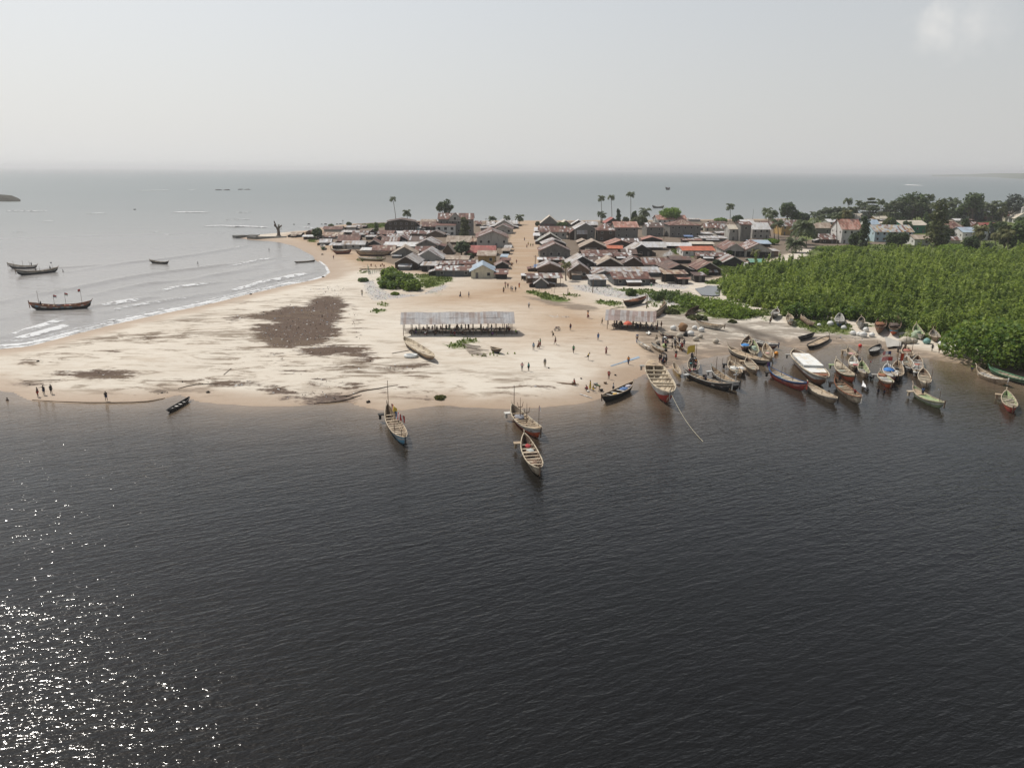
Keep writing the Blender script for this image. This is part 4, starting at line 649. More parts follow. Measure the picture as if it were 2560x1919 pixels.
boat('far2', W_('C', 324, 176), W_('C', 372, 175), 8.0, 'dark', ('dark', 'brown'), 'dark', 'farthest tiny boat low on the open sea', D=3.2, hb=3.0, hs=2.0, nth=0, group='canoes far out at sea', extras=[('mast', .4, 5.0, 0)])
boat('hulk1', *b2('L', (1380, 882), (1598, 876)), 2.5, 'maroon', ('rust', 'brown'), 'brown', 'ribbed red-brown hulk hauled up before the laundry house', D=1.3, hb=.7, hs=.6, nth=8, th='ghost', group=gb_)
boat('hulk2', *b2('L', (2070, 912), (1672, 905)), 2.4, 'brown', ('wood', 'brown'), 'brown', 'long brown hull drawn up below the rust-roofed boat house', D=1.5, hb=.5, hs=.6, nth=3, group=gb_)
boat('hulk3', *b2('L', (2010, 972), (1700, 958)), 2.0, 'brown', ('lime', 'brown'), 'ghost', 'mossy hull with pale ribs beside the weeds', D=.7, hb=.4, hs=.4, nth=8, th='ghost', group=gb_)
boat('hulk4', *b2('L', (1245, 832), (1240, 800)), 2.6, 'green', ('green', 'ghost'), 'ghost', 'small green boat with white inside standing on the bay sand', D=1.2, hb=.2, hs=.2, nth=2, full=5, group=gb_, postb=0, posts=0)
boat('lagoondug', W_('L0', 1800, 1238), W_('L0', 2005, 1116), 1.0, 'black', ('dark', 'black'), 'dark', 'black dugout with pale thwarts in the lagoon near the lone walker', D=.4, hb=.2, hs=.25, nth=4, group=gm_, th='ghost', gun='dark', postb=0, posts=0)
boat('whitehull', *b2('K', (680, 915), (285, 655)), 2.5, 'brown', ('tan', 'wood'), 'cream', 'pale sun-bleached canoe lying on the sand below the long shed', D=.8, hb=.25, hs=.35, nth=0, full=3.4, group=gb_, gun='cream', postb=0, posts=.3, floor=.75)
boat('brokenbow', *b2('D', (1750, 742), (1620, 705)), 1.4, 'dark', ('brown', 'dark'), 'tan', 'broken canoe bow at the end of the driftwood pile', D=.55, hb=.3, hs=.1, nth=1, group=gb_, postb=0, posts=0)
R = random.Random(6)
for k in [q for q in BOATS if BOATS[q][0].get('group') == gm_ and q not in ('flatblack', 'yellowdug', 'lagoondug', 'longtan', 'greenlow', 'greenlong', 'crewboat')]:
    for t in (R.uniform(.2, .45), R.uniform(.5, .8)):
        p = on_boat(k, t, R.uniform(-.3, .3), -.42); mb = MB(); r = R.uniform(.3, .6); mb.blob((0, 0, .1), (r * 1.5, r, r * .5), nu=9, nv=6, jit=.3, seed=R.randrange(999), rz=R.random() * 3); tag(mb.build('net_bundle', pm('bundle_%d' % R.randrange(4), R.choice([(.10, .09, .08), (.30, .28, .25), (.20, .13, .09), (.16, .22, .20)]), .9, .4, 4), None, p, True), 'rope and net bundle lying in a moored canoe', 'net', 'loose bundles in the moored canoes')
# mooring rope of the big boat
mb = MB(); p0 = on_boat('bigboat', 1.0, 0, .2); p1 = W_('F', 1720, 1365); pts = [p0.lerp(p1, k / 14) - Vector((0, 0, 1.6 * math.sin(PI * k / 14) * .5)) for k in range(15)]
for q in pts: q.z = max(q.z, .03)
tag(mb_.build('mooring_rope', pm('rope', (0.55, 0.50, 0.36), .9)) if False else MB.build((mb.tube(pts, .03, 5), mb)[1], 'mooring_rope', pm('rope', (0.55, 0.50, 0.36), .9)), 'pale rope running from the big cargo boat bow into the lagoon', 'rope')
# ------------------------------------------------------------------ people
def skin_mesh(name, pts, edges, root, sub=1):
    me = bpy.data.meshes.new(name); me.from_pydata([p[0] for p in pts], edges, []); o = bpy.data.objects.new(name, me); COL.objects.link(o)
    md = o.modifiers.new('s', 'SKIN'); md.use_smooth_shade = True
    for i, p in enumerate(pts):
        sv = me.skin_vertices[0].data[i]; sv.radius = (p[1], p[1] * (p[2] if len(p) > 2 else 1)); sv.use_root = (i == root)
    if sub: o.modifiers.new('d', 'SUBSURF').levels = sub
    dg = bpy.context.evaluated_depsgraph_get(); m2 = bpy.data.meshes.new_from_object(o.evaluated_get(dg)); m2.name = name
    bpy.data.objects.remove(o); bpy.data.meshes.remove(me); return m2
def joints(kind):
    J = dict(pel=(0, 0, .95), wai=(0, 0, 1.10), che=(0, 0, 1.31), nek=(0, 0, 1.46), hb=(0, .01, 1.53), hd=(0, .02, 1.635))
    for s, k in ((-1, 'l'), (1, 'r')):
        J['sh' + k] = (s * .19, 0, 1.40); J['el' + k] = (s * .25, -.02, 1.13); J['wr' + k] = (s * .26, .05, .89); J['hn' + k] = (s * .26, .07, .81)
        J['hp' + k] = (s * .10, 0, .90); J['kn' + k] = (s * .11, .02, .50); J['an' + k] = (s * .11, -.02, .09); J['to' + k] = (s * .13, .13, .04)
    def up(**kw): J.update(kw)
    if kind == 'akimbo':
        for s, k in ((-1, 'l'), (1, 'r')): up(**{'el' + k: (s * .40, -.06, 1.17), 'wr' + k: (s * .22, .06, 1.02), 'hn' + k: (s * .15, .10, .98)})
    if kind in ('walk', 'carry'):
        up(knl=(-.10, .20, .53), anl=(-.10, .24, .12), tol=(-.10, .39, .08), knr=(.10, .03, .50), anr=(.10, -.24, .16), tor=(.11, -.12, .05), ell=(-.25, -.14, 1.14), wrl=(-.25, -.12, .90), hnl=(-.25, -.10, .82), elr=(.25, .06, 1.13), wrr=(.25, .24, .96), hnr=(.25, .31, .92))
    if kind == 'carry':
        for s, k in ((-1, 'l'), (1, 'r')): up(**{'el' + k: (s * .36, .05, 1.55), 'wr' + k: (s * .22, .04, 1.76), 'hn' + k: (s * .17, .03, 1.82)})
    if kind == 'point': up(elr=(.44, .12, 1.38), wrr=(.66, .24, 1.38), hnr=(.74, .28, 1.39))
    if kind == 'run':
        up(knl=(-.10, .30, .66), anl=(-.10, .10, .38), tol=(-.10, .22, .30), knr=(.10, -.16, .55), anr=(.10, -.55, .42), tor=(.10, -.62, .32), wai=(0, .06, 1.10), che=(0, .14, 1.30), nek=(0, .20, 1.44), hb=(0, .23, 1.50), hd=(0, .27, 1.60),
           shl=(-.19, .16, 1.39), shr=(.19, .16, 1.39), ell=(-.32, .0, 1.18), wrl=(-.30, .20, 1.08), hnl=(-.29, .27, 1.09), elr=(.34, .30, 1.24), wrr=(.44, .40, 1.42), hnr=(.46, .44, 1.49))
    if kind == 'kick':
        up(knr=(.14, -.22, .62), anr=(.22, -.58, .62), tor=(.24, -.70, .55), knl=(-.1, .05, .5), wai=(0, .05, 1.1), che=(0, .16, 1.29), nek=(0, .24, 1.42), hb=(0, .27, 1.48), hd=(0, .32, 1.57), shl=(-.19, .18, 1.37), shr=(.19, .18, 1.37), ell=(-.42, .2, 1.26), wrl=(-.6, .3, 1.2), hnl=(-.68, .32, 1.2), elr=(.42, .16, 1.3), wrr=(.58, .2, 1.44), hnr=(.64, .22, 1.5))
    if kind == 'bend':
        up(wai=(0, .10, 1.04), che=(0, .34, 1.12), nek=(0, .50, 1.12), hb=(0, .57, 1.12), hd=(0, .66, 1.08), shl=(-.19, .42, 1.13), shr=(.19, .42, 1.13), ell=(-.22, .48, .86), wrl=(-.18, .56, .64), hnl=(-.16, .59, .57), elr=(.22, .48, .86), wrr=(.18, .56, .64), hnr=(.16, .59, .57), pel=(0, -.08, .94))
        up(hpl=(-.1, -.06, .9), hpr=(.1, -.06, .9))
    if kind == 'sit':
        for k_ in ('pel', 'wai', 'che', 'nek', 'hb', 'hd', 'shl', 'shr'): x, y, z = J[k_]; J[k_] = (x, y + (z - .95) * .15, z - .50)
        for s, k in ((-1, 'l'), (1, 'r')): up(**{'hp' + k: (s * .1, .02, .43), 'kn' + k: (s * .16, .43, .50), 'an' + k: (s * .14, .44, .09), 'to' + k: (s * .15, .58, .04), 'el' + k: (s * .28, .16, .66), 'wr' + k: (s * .16, .36, .60), 'hn' + k: (s * .13, .43, .58)})
    if kind == 'squat':
        for k_ in ('pel', 'wai', 'che', 'nek', 'hb', 'hd', 'shl', 'shr'): x, y, z = J[k_]; J[k_] = (x, y + (z - .95) * .45 - .05, (z - .95) * .9 + .30)
        for s, k in ((-1, 'l'), (1, 'r')): up(**{'hp' + k: (s * .1, -.02, .29), 'kn' + k: (s * .2, .33, .48), 'an' + k: (s * .14, .10, .08), 'to' + k: (s * .16, .24, .04), 'el' + k: (s * .26, .38, .48), 'wr' + k: (s * .14, .52, .36), 'hn' + k: (s * .1, .58, .3)})
    if kind == 'hold':
        for s, k in ((-1, 'l'), (1, 'r')): up(**{'el' + k: (s * .27, .06, 1.13), 'wr' + k: (s * .14, .26, 1.14), 'hn' + k: (s * .09, .33, 1.16)})
    return J
RAD = dict(pel=(.145, .8), wai=(.125, .78), che=(.155, .75), nek=(.055,), hb=(.07,), hd=(.098,), sh=(.062,), el=(.043,), wr=(.030,), hn=(.036, .6), hp=(.09,), kn=(.06,), an=(.040,), to=(.040,))
BONES = [('pel', 'wai'), ('wai', 'che'), ('che', 'nek'), ('nek', 'hb'), ('hb', 'hd')] + [(a + k if a not in ('che', 'pel') else a, b + k) for k in 'lr' for a, b in (('che', 'sh'), ('sh', 'el'), ('el', 'wr'), ('wr', 'hn'), ('pel', 'hp'), ('hp', 'kn'), ('kn', 'an'), ('an', 'to'))]
POSE = {}
def pose(kind):
    if kind in POSE: return POSE[kind]
    J = joints(kind); ks = list(J); rd = lambda k: RAD.get(k) or RAD[k[:-1]]
    ed = [(ks.index(a), ks.index(b)) for a, b in BONES]
    body = skin_mesh('body', [(J[k],) + rd(k) for k in ks], ed, ks.index('pel'))
    mb = MB()                                   # fingers, thumb, nose and ears joined to the body mesh
    for k in 'lr':
        w_, h_ = Vector(J['wr' + k]), Vector(J['hn' + k]); d = (h_ - w_).normalized(); sd_ = d.orthogonal().normalized(); nn = d.cross(sd_)
        for i, ln in enumerate((.065, .078, .072, .055)):
            p = h_ + d * .02 + sd_ * (-.027 + .018 * i); mb.tube([p, p + d * ln * .55 + nn * .006, p + d * ln + nn * .022], [.009, .008, .006], 5)
        p = w_ + d * .035 + sd_ * -.03; mb.tube([p, p - sd_ * .03 + d * .03, p - sd_ * .035 + d * .06 + nn * .012], [.011, .010, .007], 5)
    hb, hd = Vector(J['hb']), Vector(J['hd']); upv = (hd - hb).normalized(); fw = Vector((0, 1, 0)); fw = (fw - upv * fw.dot(upv)).normalized(); rt = fw.cross(upv)
    mb.blob(hd + fw * .098 - upv * .02, (.014, .02, .02), nu=6, nv=4)
    for s in (-1, 1): mb.blob(hd + rt * s * .098 - upv * .01, (.012, .022, .03), nu=6, nv=4); mb.blob(hd + fw * .088 + rt * s * .035 + upv * .012, (.012, .01, .008), m=1, nu=6, nv=4)
    mb.blob(hd + fw * .09 - upv * .055, (.026, .008, .008), m=1, nu=6, nv=4)
    t = mb.mesh('t', []); bm = bmesh.new(); bm.from_mesh(body); n0 = len(bm.faces); bm.from_mesh(t); bm.to_mesh(body); bm.free(); bpy.data.meshes.remove(t)
    for p in body.polygons: p.use_smooth = True
    k2 = ['che', 'wai', 'shl', 'shr', 'ell', 'elr', 'pel']; J2 = dict(J); J2['ell'] = tuple(Vector(J['shl']).lerp(Vector(J['ell']), .6)); J2['elr'] = tuple(Vector(J['shr']).lerp(Vector(J['elr']), .6)); r2 = dict(che=(.178, .82), wai=(.152, .86), pel=(.158, .86), shl=(.085,), shr=(.085,), ell=(.07,), elr=(.07,))
    shirt = skin_mesh('shirt', [(J2[k],) + r2[k] for k in k2], [(0, 1), (0, 2), (0, 3), (2, 4), (3, 5), (1, 6)], 0)
    def legs(name, f, r):
        k3 = ['pel', 'hpl', 'hpr', 'knl', 'knr']; P_ = [(J['pel'], .172, .86), (J['hpl'], .112), (J['hpr'], .112)] + [(tuple(Vector(J['hp' + k]).lerp(Vector(J['kn' + k]), min(f, 1))), r) for k in 'lr']; E = [(0, 1), (0, 2), (1, 3), (2, 4)]
        if f > 1: P_ += [(tuple(Vector(J['kn' + k]).lerp(Vector(J['an' + k]), .85)), .065) for k in 'lr']; E += [(3, 5), (4, 6)]
        return skin_mesh(name, P_, E, 0)
    mb = MB(); n = 10; c0 = Vector(J['wai']) * .4 + Vector(J['pel']) * .6; kz = (Vector(J['knl']) + Vector(J['knr'])) / 2; az = (Vector(J['anl']) + Vector(J['anr'])) / 2; sp = abs(J['anl'][1] - J['anr'][1]) / 2
    for c, r, q in ((c0, .16, 0), (Vector(J['pel']), .185, 0), (kz, .20, sp * .6), (kz.lerp(az, .55), .22, sp * .9)):
        mb.v.extend([(c.x + r * math.cos(2 * PI * j / n), c.y + (r * .85 + q) * math.sin(2 * PI * j / n), c.z) for j in range(n)])
    for i in range(3):
        for j in range(n): mb.f.append((i * n + j, i * n + (j + 1) % n, (i + 1) * n + (j + 1) % n, (i + 1) * n + j)); mb.m.append(0)
    skirt = mb.mesh('skirt', [], True)
    mb = MB(); mb.blob(hd + upv * .022 - fw * .014, (.106, .108, .096), nu=10, nv=7, jit=.04, seed=3); hair = mb.mesh('hair', [], True)
    POSE[kind] = dict(body=body, shirt=shirt, shorts=legs('shorts', .85, .092), trousers=legs('trousers', 2, .085), skirt=skirt, hair=hair, J=J)
    return POSE[kind]
SKINS = [pm('skin_%d' % i, c, .55, .1, 4, .4) for i, c in enumerate([(.055, .030, .020), (.075, .042, .028), (.04, .022, .016)])]
HAIR = pm('hair_black', (.012, .011, .011), .8)
CL = dict(black=(.02, .02, .022), navy=(.03, .04, .09), blue=(.08, .17, .38), sky=(.25, .38, .52), red=(.38, .05, .04), orange=(.65, .22, .02), yellow=(.66, .46, .04), green=(.05, .22, .09), lime=(.28, .42, .06), teal=(.06, .26, .26), white=(.72, .72, .70), grey=(.22, .22, .22), brown=(.14, .07, .04), pink=(.62, .30, .30), khaki=(.33, .27, .17), maroon=(.16, .03, .03), purple=(.18, .08, .24), print=(.30, .12, .06))
def clm(c): return pm('cloth_wear_' + c, CL[c], .9, .25, 6, .1)
def slot(o, mats):
    for i, m in enumerate(mats):
        if len(o.data.materials) <= i: o.data.materials.append(None)
        o.material_slots[i].link = 'OBJECT'; o.material_slots[i].material = m
NP = [0]
def person(loc, label, ps='stand', top=None, bot='navy', lower='shorts', face=None, h=1.72, group=None, cap=None):
    Pz = pose(ps); NP[0] += 1; i = NP[0]
    o = link('person', Pz['body']); o.location = loc; o.rotation_euler = (0, 0, face if face is not None else random.uniform(0, 2 * PI)); s = h / 1.73; o.scale = (s, s, s)
    slot(o, [SKINS[i % 3], HAIR]); tag(o, label, 'person', group)
    for nm, key, mt in (('shirt', 'shirt', top), (lower, lower, bot), ('hair' if not cap else 'hat', 'hair', cap or 1)):
        if mt is None: continue
        c = link(nm, Pz[key], o); slot(c, [HAIR if mt == 1 else clm(mt)])
    return o
gpB, gpS, gpV = 'people out on the sand', 'people on the village street', 'people in the boats and the water'
CAMDIR = -PI  # facing the camera
def onb(k, t, off, dz=-.35): return on_boat(k, t, off, dz)
PEOPLE = [
 ('L0', 405, 1070, 'stand', None, 'red', 'shorts', 1.6, 'leftmost of three at the sand tip, bare-chested in dark red shorts'), ('L0', 470, 1050, 'point', 'black', 'navy', 'shorts', 3.1, 'middle of three at the sand tip, pointing with one arm, in black'),
 ('L0', 548, 1040, 'stand', 'black', 'black', 'shorts', -2.0, 'right of three at the sand tip, head bowed, all in black'), ('L0', 1132, 1116, 'walk', 'black', 'navy', 'shorts', -2.4, 'lone walker in dark clothes along the lagoon edge of the spit'),
 ('L', 1377, 945, 'walk', 'maroon', 'navy', 'shorts', 2.6, 'person in maroon walking the bay sand below the ribbed hulk'), ('A', 28, 1415, 'carry', 'khaki', 'grey', 'shorts', 2.9, 'person carrying a load on the head past the big bush'),
 ('A', 1262, 1422, 'walk', 'brown', 'navy', 'skirt', 1.0, 'person in brown at left of a pair behind the long shed'), ('A', 1368, 1424, 'stand', 'navy', 'navy', 'shorts', 2.0, 'person in navy at right of a pair behind the long shed'),
 ('A', 1805, 1362, 'walk', 'black', 'brown', 'skirt', 2.5, 'person in black and brown nearest the camera at the street mouth'), ('A', 1826, 1308, 'carry', 'pink', 'khaki', 'skirt', 2.9, 'person in pink with a load on the head at the street mouth'), ('A', 1858, 1310, 'stand', 'maroon', 'black', 'shorts', 0.4, 'person in maroon standing at the street mouth'),
 ('A', 1897, 1345, 'stand', 'navy', 'grey', 'shorts', 1.2, 'left of three clustered at the street mouth, in navy'), ('A', 1915, 1352, 'walk', 'white', 'navy', 'shorts', 2.0, 'middle of three clustered at the street mouth, in white'), ('A', 1955, 1355, 'stand', 'black', 'black', 'shorts', 2.9, 'right of three clustered at the street mouth, in black'),
 ('A', 2000, 1306, 'stand', 'red', 'orange', 'skirt', 0.2, 'person in red and orange at right of the street mouth'), ('A', 2122, 1560, 'walk', 'white', 'black', 'trousers', 2.8, 'person in white shirt and white hat behind the two market sheds'),
 ('B', 258, 712, 'walk', 'brown', 'navy', 'skirt', 2.9, 'farthest walker up the village street, in brown'), ('B', 305, 770, 'walk', 'yellow', 'brown', 'skirt', 0.1, 'walker in yellow and brown midway up the street'), ('B', 287, 802, 'walk', 'red', 'black', 'skirt', 3.0, 'walker in red nearest of the mid-street group'),
 ('B', 335, 790, 'walk', 'lime', 'brown', 'shorts', 0.2, 'walker in lime green of the mid-street group'), ('B', 363, 790, 'walk', 'khaki', 'navy', 'shorts', 2.8, 'walker in khaki rightmost of the mid-street group'), ('B', 157, 1000, 'walk', 'red', 'navy', 'shorts', 3.0, 'walker in red on the lower street by the left houses'),
 ('B', 335, 1090, 'stand', 'maroon', 'black', 'skirt', 0.5, 'person in maroon at the right wall of the lower street'), ('B', 98, 1038, 'walk', 'orange', 'brown', 'skirt', 1.0, 'person in orange in the shade of the left street stalls'),
 ('M', 1158, 636, 'carry', 'orange', 'maroon', 'skirt', -1.2, 'person in orange with a load on the head near the grey dirt track'), ('M', 1355, 730, 'walk', 'black', 'khaki', 'shorts', 1.4, 'person leaning into a walk at the left end of the small shed'), ('M', 918, 806, 'stand', 'maroon', 'navy', 'shorts', 0.4, 'person in maroon right of the parked motorcycle'),
 ('M', 680, 912, 'run', 'khaki', 'black', 'shorts', 1.9, 'person in khaki striding below the motorcycle'), ('M', 710, 1002, 'walk', 'brown', 'maroon', 'shorts', 1.2, 'ball player in brown right of the pair in green and grey'), ('M', 408, 1080, 'stand', 'sky', 'grey', 'shorts', 2.9, 'person in pale blue-grey standing beside a pair near the long shed corner'),
 ('M', 478, 1055, 'walk', 'print', 'brown', 'skirt', 1.4, 'person in brown print walking, partly in front of one in green'), ('M', 500, 1022, 'stand', 'green', 'maroon', 'skirt', 1.9, 'person in green partly hidden by one in brown print'), ('M', 1300, 942, 'stand', 'blue', 'blue', 'shorts', 0.3, 'person all in blue standing mid-sand below the small shed'),
 ('M', 960, 1120, 'walk', 'green', 'black', 'shorts', 2.8, 'person in dark green alone at the centre of the open sand'), ('M', 1160, 1215, 'kick', 'yellow', 'black', 'shorts', -1.9, 'ball player in yellow leaning with one leg kicked back'), ('M', 1410, 1136, 'hold', 'pink', 'maroon', 'skirt', -2.9, 'person in pink top and maroon skirt on the open sand'),
 ('M', 1718, 1276, 'walk', 'orange', 'navy', 'trousers', 2.8, 'person in bright orange shirt and dark trousers on the blue net strip'), ('M', 1448, 1478, 'akimbo', 'red', 'maroon', 'shorts', 2.5, 'person in red with a white cap near the black canoe'), ('M', 565, 1310, 'stand', 'black', 'khaki', 'trousers', 3.0, 'person in black top and khaki trousers beside a ball'),
 ('M', 250, 1366, 'akimbo', 'pink', 'grey', 'shorts', 2.7, 'left of two watchers, hands on hips, in pink stripes'), ('M', 340, 1368, 'stand', 'teal', 'black', 'shorts', 2.2, 'right of two watchers, in teal top'), ('M', 975, 1560, 'sit', 'red', 'brown', 'shorts', 2.0, 'person in red sitting by the sticks at the sand edge'),
 ('M', 1190, 1622, 'stand', 'yellow', 'yellow', 'skirt', 1.2, 'person in yellow top and skirt at the basins'), ('M', 1315, 1642, 'bend', 'green', 'khaki', 'shorts', 1.4, 'person in green bending over the basins'), ('M', 1232, 1656, 'stand', 'khaki', 'yellow', 'shorts', 2.6, 'child in yellow shorts at the basins'), ('M', 1152, 1638, 'squat', 'red', 'navy', 'skirt', 1.0, 'person in red squatting left of the basins'),
 ('M', 1508, 1658, 'stand', 'white', 'navy', 'trousers', 1.1, 'person in white shirt at the stern of the black canoe'), ('M', 1836, 985, 'carry', 'brown', 'blue', 'trousers', 2.8, 'person in blue trousers carrying a load on the head above the white dugout'),
 ('T', 968, 1050, 'stand', 'red', 'red', 'shorts', -.4, 'person all in red right of the canoe crowd'), ('T', 825, 1248, 'walk', 'black', 'red', 'skirt', 2.6, 'person in black top and red skirt below the canoe crowd'), ('T', 390, 830, 'sit', 'khaki', 'black', 'shorts', 2.0, 'person sitting atop the net baskets'),
 ('V', 690, 395, 'walk', 'brown', 'black', 'shorts', 1.6, 'nearer of two walking at the bow of the propped grey canoe'), ('V', 700, 372, 'walk', 'black', 'black', 'shorts', 1.9, 'farther of two walking at the bow of the propped grey canoe'), ('H', 1105, 572, 'walk', 'black', 'black', 'shorts', 1.8, 'left of two carrying a pole on the far sandbank'), ('H', 1190, 596, 'walk', 'khaki', 'brown', 'shorts', 1.8, 'right of two on the far sandbank, in khaki'),
 ('H', 1582, 822, 'stand', 'lime', 'navy', 'shorts', -.5, 'person in pale green wading at the bow of the far right canoe'), ('A', 262, 1048, 'sit', 'maroon', 'red', 'skirt', 3.0, 'person in maroon sitting on the green railed terrace'), ('R', 412, 715, 'stand', 'white', 'white', 'trousers', 3.0, 'person in white at the edge of the mangrove meadow'), ('Q', 945, 388, 'stand', 'white', 'green', 'skirt', 3.0, 'person in white and green at the corner of the grey zinc shack')]
for v, x, y, ps, top, bot, low, fc, lab in PEOPLE:
    p = person(GV(v, x, y), lab if lab.startswith(('person', 'walker', 'child', 'ball', 'lone')) else 'person, ' + lab, ps, top, bot, low, fc, 1.72 if 'child' not in lab else 1.25, gpS if v in 'AB' else gpB, cap='white' if 'white cap' in lab or 'white hat' in lab else None)
    if ps == 'carry':
        mb = MB(); mb.blob((0, 0, 0), (.34, .30, .16), nu=12, nv=6, jit=.05, seed=x); q = p.location + Vector((0, 0, 1.87)); tag(mb.build('head_load', bm_('brown') if x != 1836 else bm_('navy'), None, q, True), 'bundle carried on the head of the ' + lab.replace('person ', '').replace('carrying a load on the head', 'walker').replace('with a load on the head ', ''), 'bundle')
# in and around the boats
for k, t, off, ps, top, bot, lab in [('banded', .42, .2, 'bend', 'black', 'black', 'crewman bending double on the long black canoe'), ('banded', .5, -.2, 'sit', 'navy', 'black', 'crewman seated on the long black canoe'), ('banded', .1, .2, 'sit', 'red', 'grey', 'person in red seated at the stern of the long black canoe'),
    ('redtrim', .74, .2, 'bend', 'maroon', 'maroon', 'person in maroon bending in the cream red-trimmed canoe'), ('redtrim', .1, .3, 'stand', 'black', 'black', 'person in black standing at the stern of the cream red-trimmed canoe'), ('greenlong', .3, .1, 'hold', 'blue', 'navy', 'crewman in blue standing in the long pale green canoe'), ('netter', .1, -.3, 'bend', 'black', 'black', 'person in black bent over the nets of the tan canoe under the drying net'),
    ('painted', .85, .0, 'sit', 'black', 'black', 'person seated at the bow of the anchored painted canoe'), ('sea2', .18, 0, 'stand', 'black', 'black', 'crewman at the stern of the nearer rafted sea canoe'), ('sea2', .55, 0, 'stand', 'grey', 'black', 'crewman amidships on the nearer rafted sea canoe'), ('sea1', .18, 0, 'stand', 'navy', 'black', 'crewman on the farther rafted sea canoe')]:
    person(onb(k, t, off), lab, ps, top, bot, 'shorts', heading(k) - PI / 2 + random.choice([0, PI]), group=gpV)
for k in range(9):
    person(onb('crewboat', .12 + .085 * k, (-.45, .4, .05)[k % 3]), 'one of the people packed into the canoe with the yellow flag', ('stand', 'sit', 'bend', 'hold')[k % 4], ('navy', 'white', 'black', 'grey', 'orange', 'navy', 'teal', 'pink', 'black')[k], 'black', 'shorts', random.uniform(0, 6), group='crew of the canoe with the yellow flag')
for v, x, y, dz, ps, top, bot, lab in [('V', 2082, 1152, -.5, 'bend', 'black', 'black', 'man in black wading at the bow of the green-covered canoe'), ('I3', 655, 1310, -.55, 'stand', None, 'navy', 'left wader between the red-bottomed canoe and the white net'), ('I3', 808, 1318, -.6, 'stand', 'maroon', 'navy', 'wader in maroon just below the red-bottomed canoe'),
    ('I3', 385, 1290, -.95, 'hold', 'black', 'black', 'man neck deep hauling the white net'), ('I3', 270, 1090, -.9, 'stand', None, 'black', 'bather above the white net'), ('S', 1710, 974, -.35, 'stand', 'black', 'black', 'man wading alone in the grey sea'), ('S', 545, 1036, -.7, 'stand', None, 'black', 'swimmer at the bow of the rafted sea canoes'), ('L', 567, 842, -.3, 'stand', 'black', 'black', 'man wading in the inner bay below the pier'),
    ('F', 1345, 640, -1.05, 'stand', None, 'black', 'left of two bathers beside the big cargo boat'), ('F', 1408, 680, -.95, 'bend', None, 'black', 'right of two bathers beside the big cargo boat, splashing'), ('V', 1902, 790, -1.0, 'stand', None, 'black', 'bather right of the uppermost tan canoe'), ('L0', 78, 1108, -1.2, 'stand', None, 'black', 'swimmer off the sand tip, only the head showing')]:
    q = W_(v, x, y); q.z = dz; person(q, lab, ps, top, bot, 'shorts', group=gpV)
g_ = 'people crowding round the beached dugouts'
for k in range(15):
    a, r = k * 2.4, .9 + .55 * math.sqrt(k); c = GV('T', 735 + (k % 2) * 20, 1000 - k * 4); x, y = c.x + r * math.cos(a) * .8, c.y + r * math.sin(a) * 1.6
    person((x, y, gz(x, y)), 'one of the people crowding round the beached dugouts', ('stand', 'bend', 'walk', 'hold', 'akimbo')[k % 5], ('black', 'navy', 'grey', 'white', 'black', 'pink', 'navy')[k % 7], ('black', 'navy', 'khaki', 'black')[k % 4], 'shorts' if k % 3 else 'skirt', a, group=g_)
g_ = 'people at the stern of the big cargo boat'
for k, (x, y) in enumerate([(440, 1345), (480, 1330), (500, 1385), (540, 1370), (590, 1340), (600, 1380), (560, 1420), (520, 1430)]):
    person(GV('T', x, y), 'one of the people gathered at the stern of the big cargo boat', ('stand', 'hold', 'bend', 'stand')[k % 4], ('navy', 'black', 'red', 'navy', 'white', 'black', 'red', 'navy')[k], 'black', 'shorts', random.uniform(0, 6), group=g_)
g_ = 'traders in the shade of the long shed'
for k, (x, y, ps) in enumerate([(400, 345, 'sit'), (395, 400, 'sit'), (515, 350, 'sit'), (540, 420, 'sit'), (600, 350, 'bend'), (660, 330, 'sit'), (730, 340, 'sit'), (715, 420, 'sit'), (790, 330, 'sit'), (885, 350, 'stand'), (930, 340, 'stand'), (960, 410, 'sit'), (1020, 350, 'sit'), (1055, 345, 'stand'), (1085, 350, 'sit'), (1020, 420, 'stand'), (1130, 350, 'stand'), (1150, 420, 'sit'), (1245, 335, 'stand'), (1450, 345, 'stand'), (1480, 350, 'sit'), (1540, 350, 'sit'), (1620, 345, 'stand'), (1640, 430, 'sit'), (1750, 350, 'sit'), (1865, 350, 'stand'), (1890, 340, 'stand'), (1915, 360, 'sit')]):
    person(GV('D', x, y + 30), 'one of the traders in the shade of the long shed', ps, random.choice(['black', 'navy', 'maroon', 'grey', 'white', 'brown', 'purple']), random.choice(['black', 'navy', 'brown', 'maroon']), random.choice(['skirt', 'shorts']), group=g_)
person(GV('D', 2010, 425), 'trader in lime green seated at the right end of the long shed', 'sit', 'lime', 'black', 'skirt', -.8, group='people out on the sand')
g_ = 'traders in the shade of the small shed'
for k, (x, y) in enumerate([(1525, 735), (1555, 715), (1590, 725), (1625, 720), (1640, 760), (1780, 740), (1830, 740), (1850, 760), (1890, 740), (1960, 735), (1985, 760), (2110, 780), (2060, 790), (2120, 740)]):
    person(GV('M', x, y + 25), 'one of the traders in the shade of the small shed', ('sit', 'stand', 'sit', 'bend')[k % 4], ('black', 'navy', 'white', 'black', 'grey', 'maroon')[k % 6], ('black', 'navy', 'brown')[k % 3], 'skirt' if k % 2 else 'shorts', group=g_)
person(GV('M', 2040, 780), 'trader in bright blue at the right end of the small shed', 'sit', 'blue', 'navy', 'skirt', 2.0, group=gpB)
person(GV('M', 2172, 772), 'person in brown standing by the last post of the small shed', 'stand', 'brown', 'brown', 'shorts', 2.0, group=gpB)
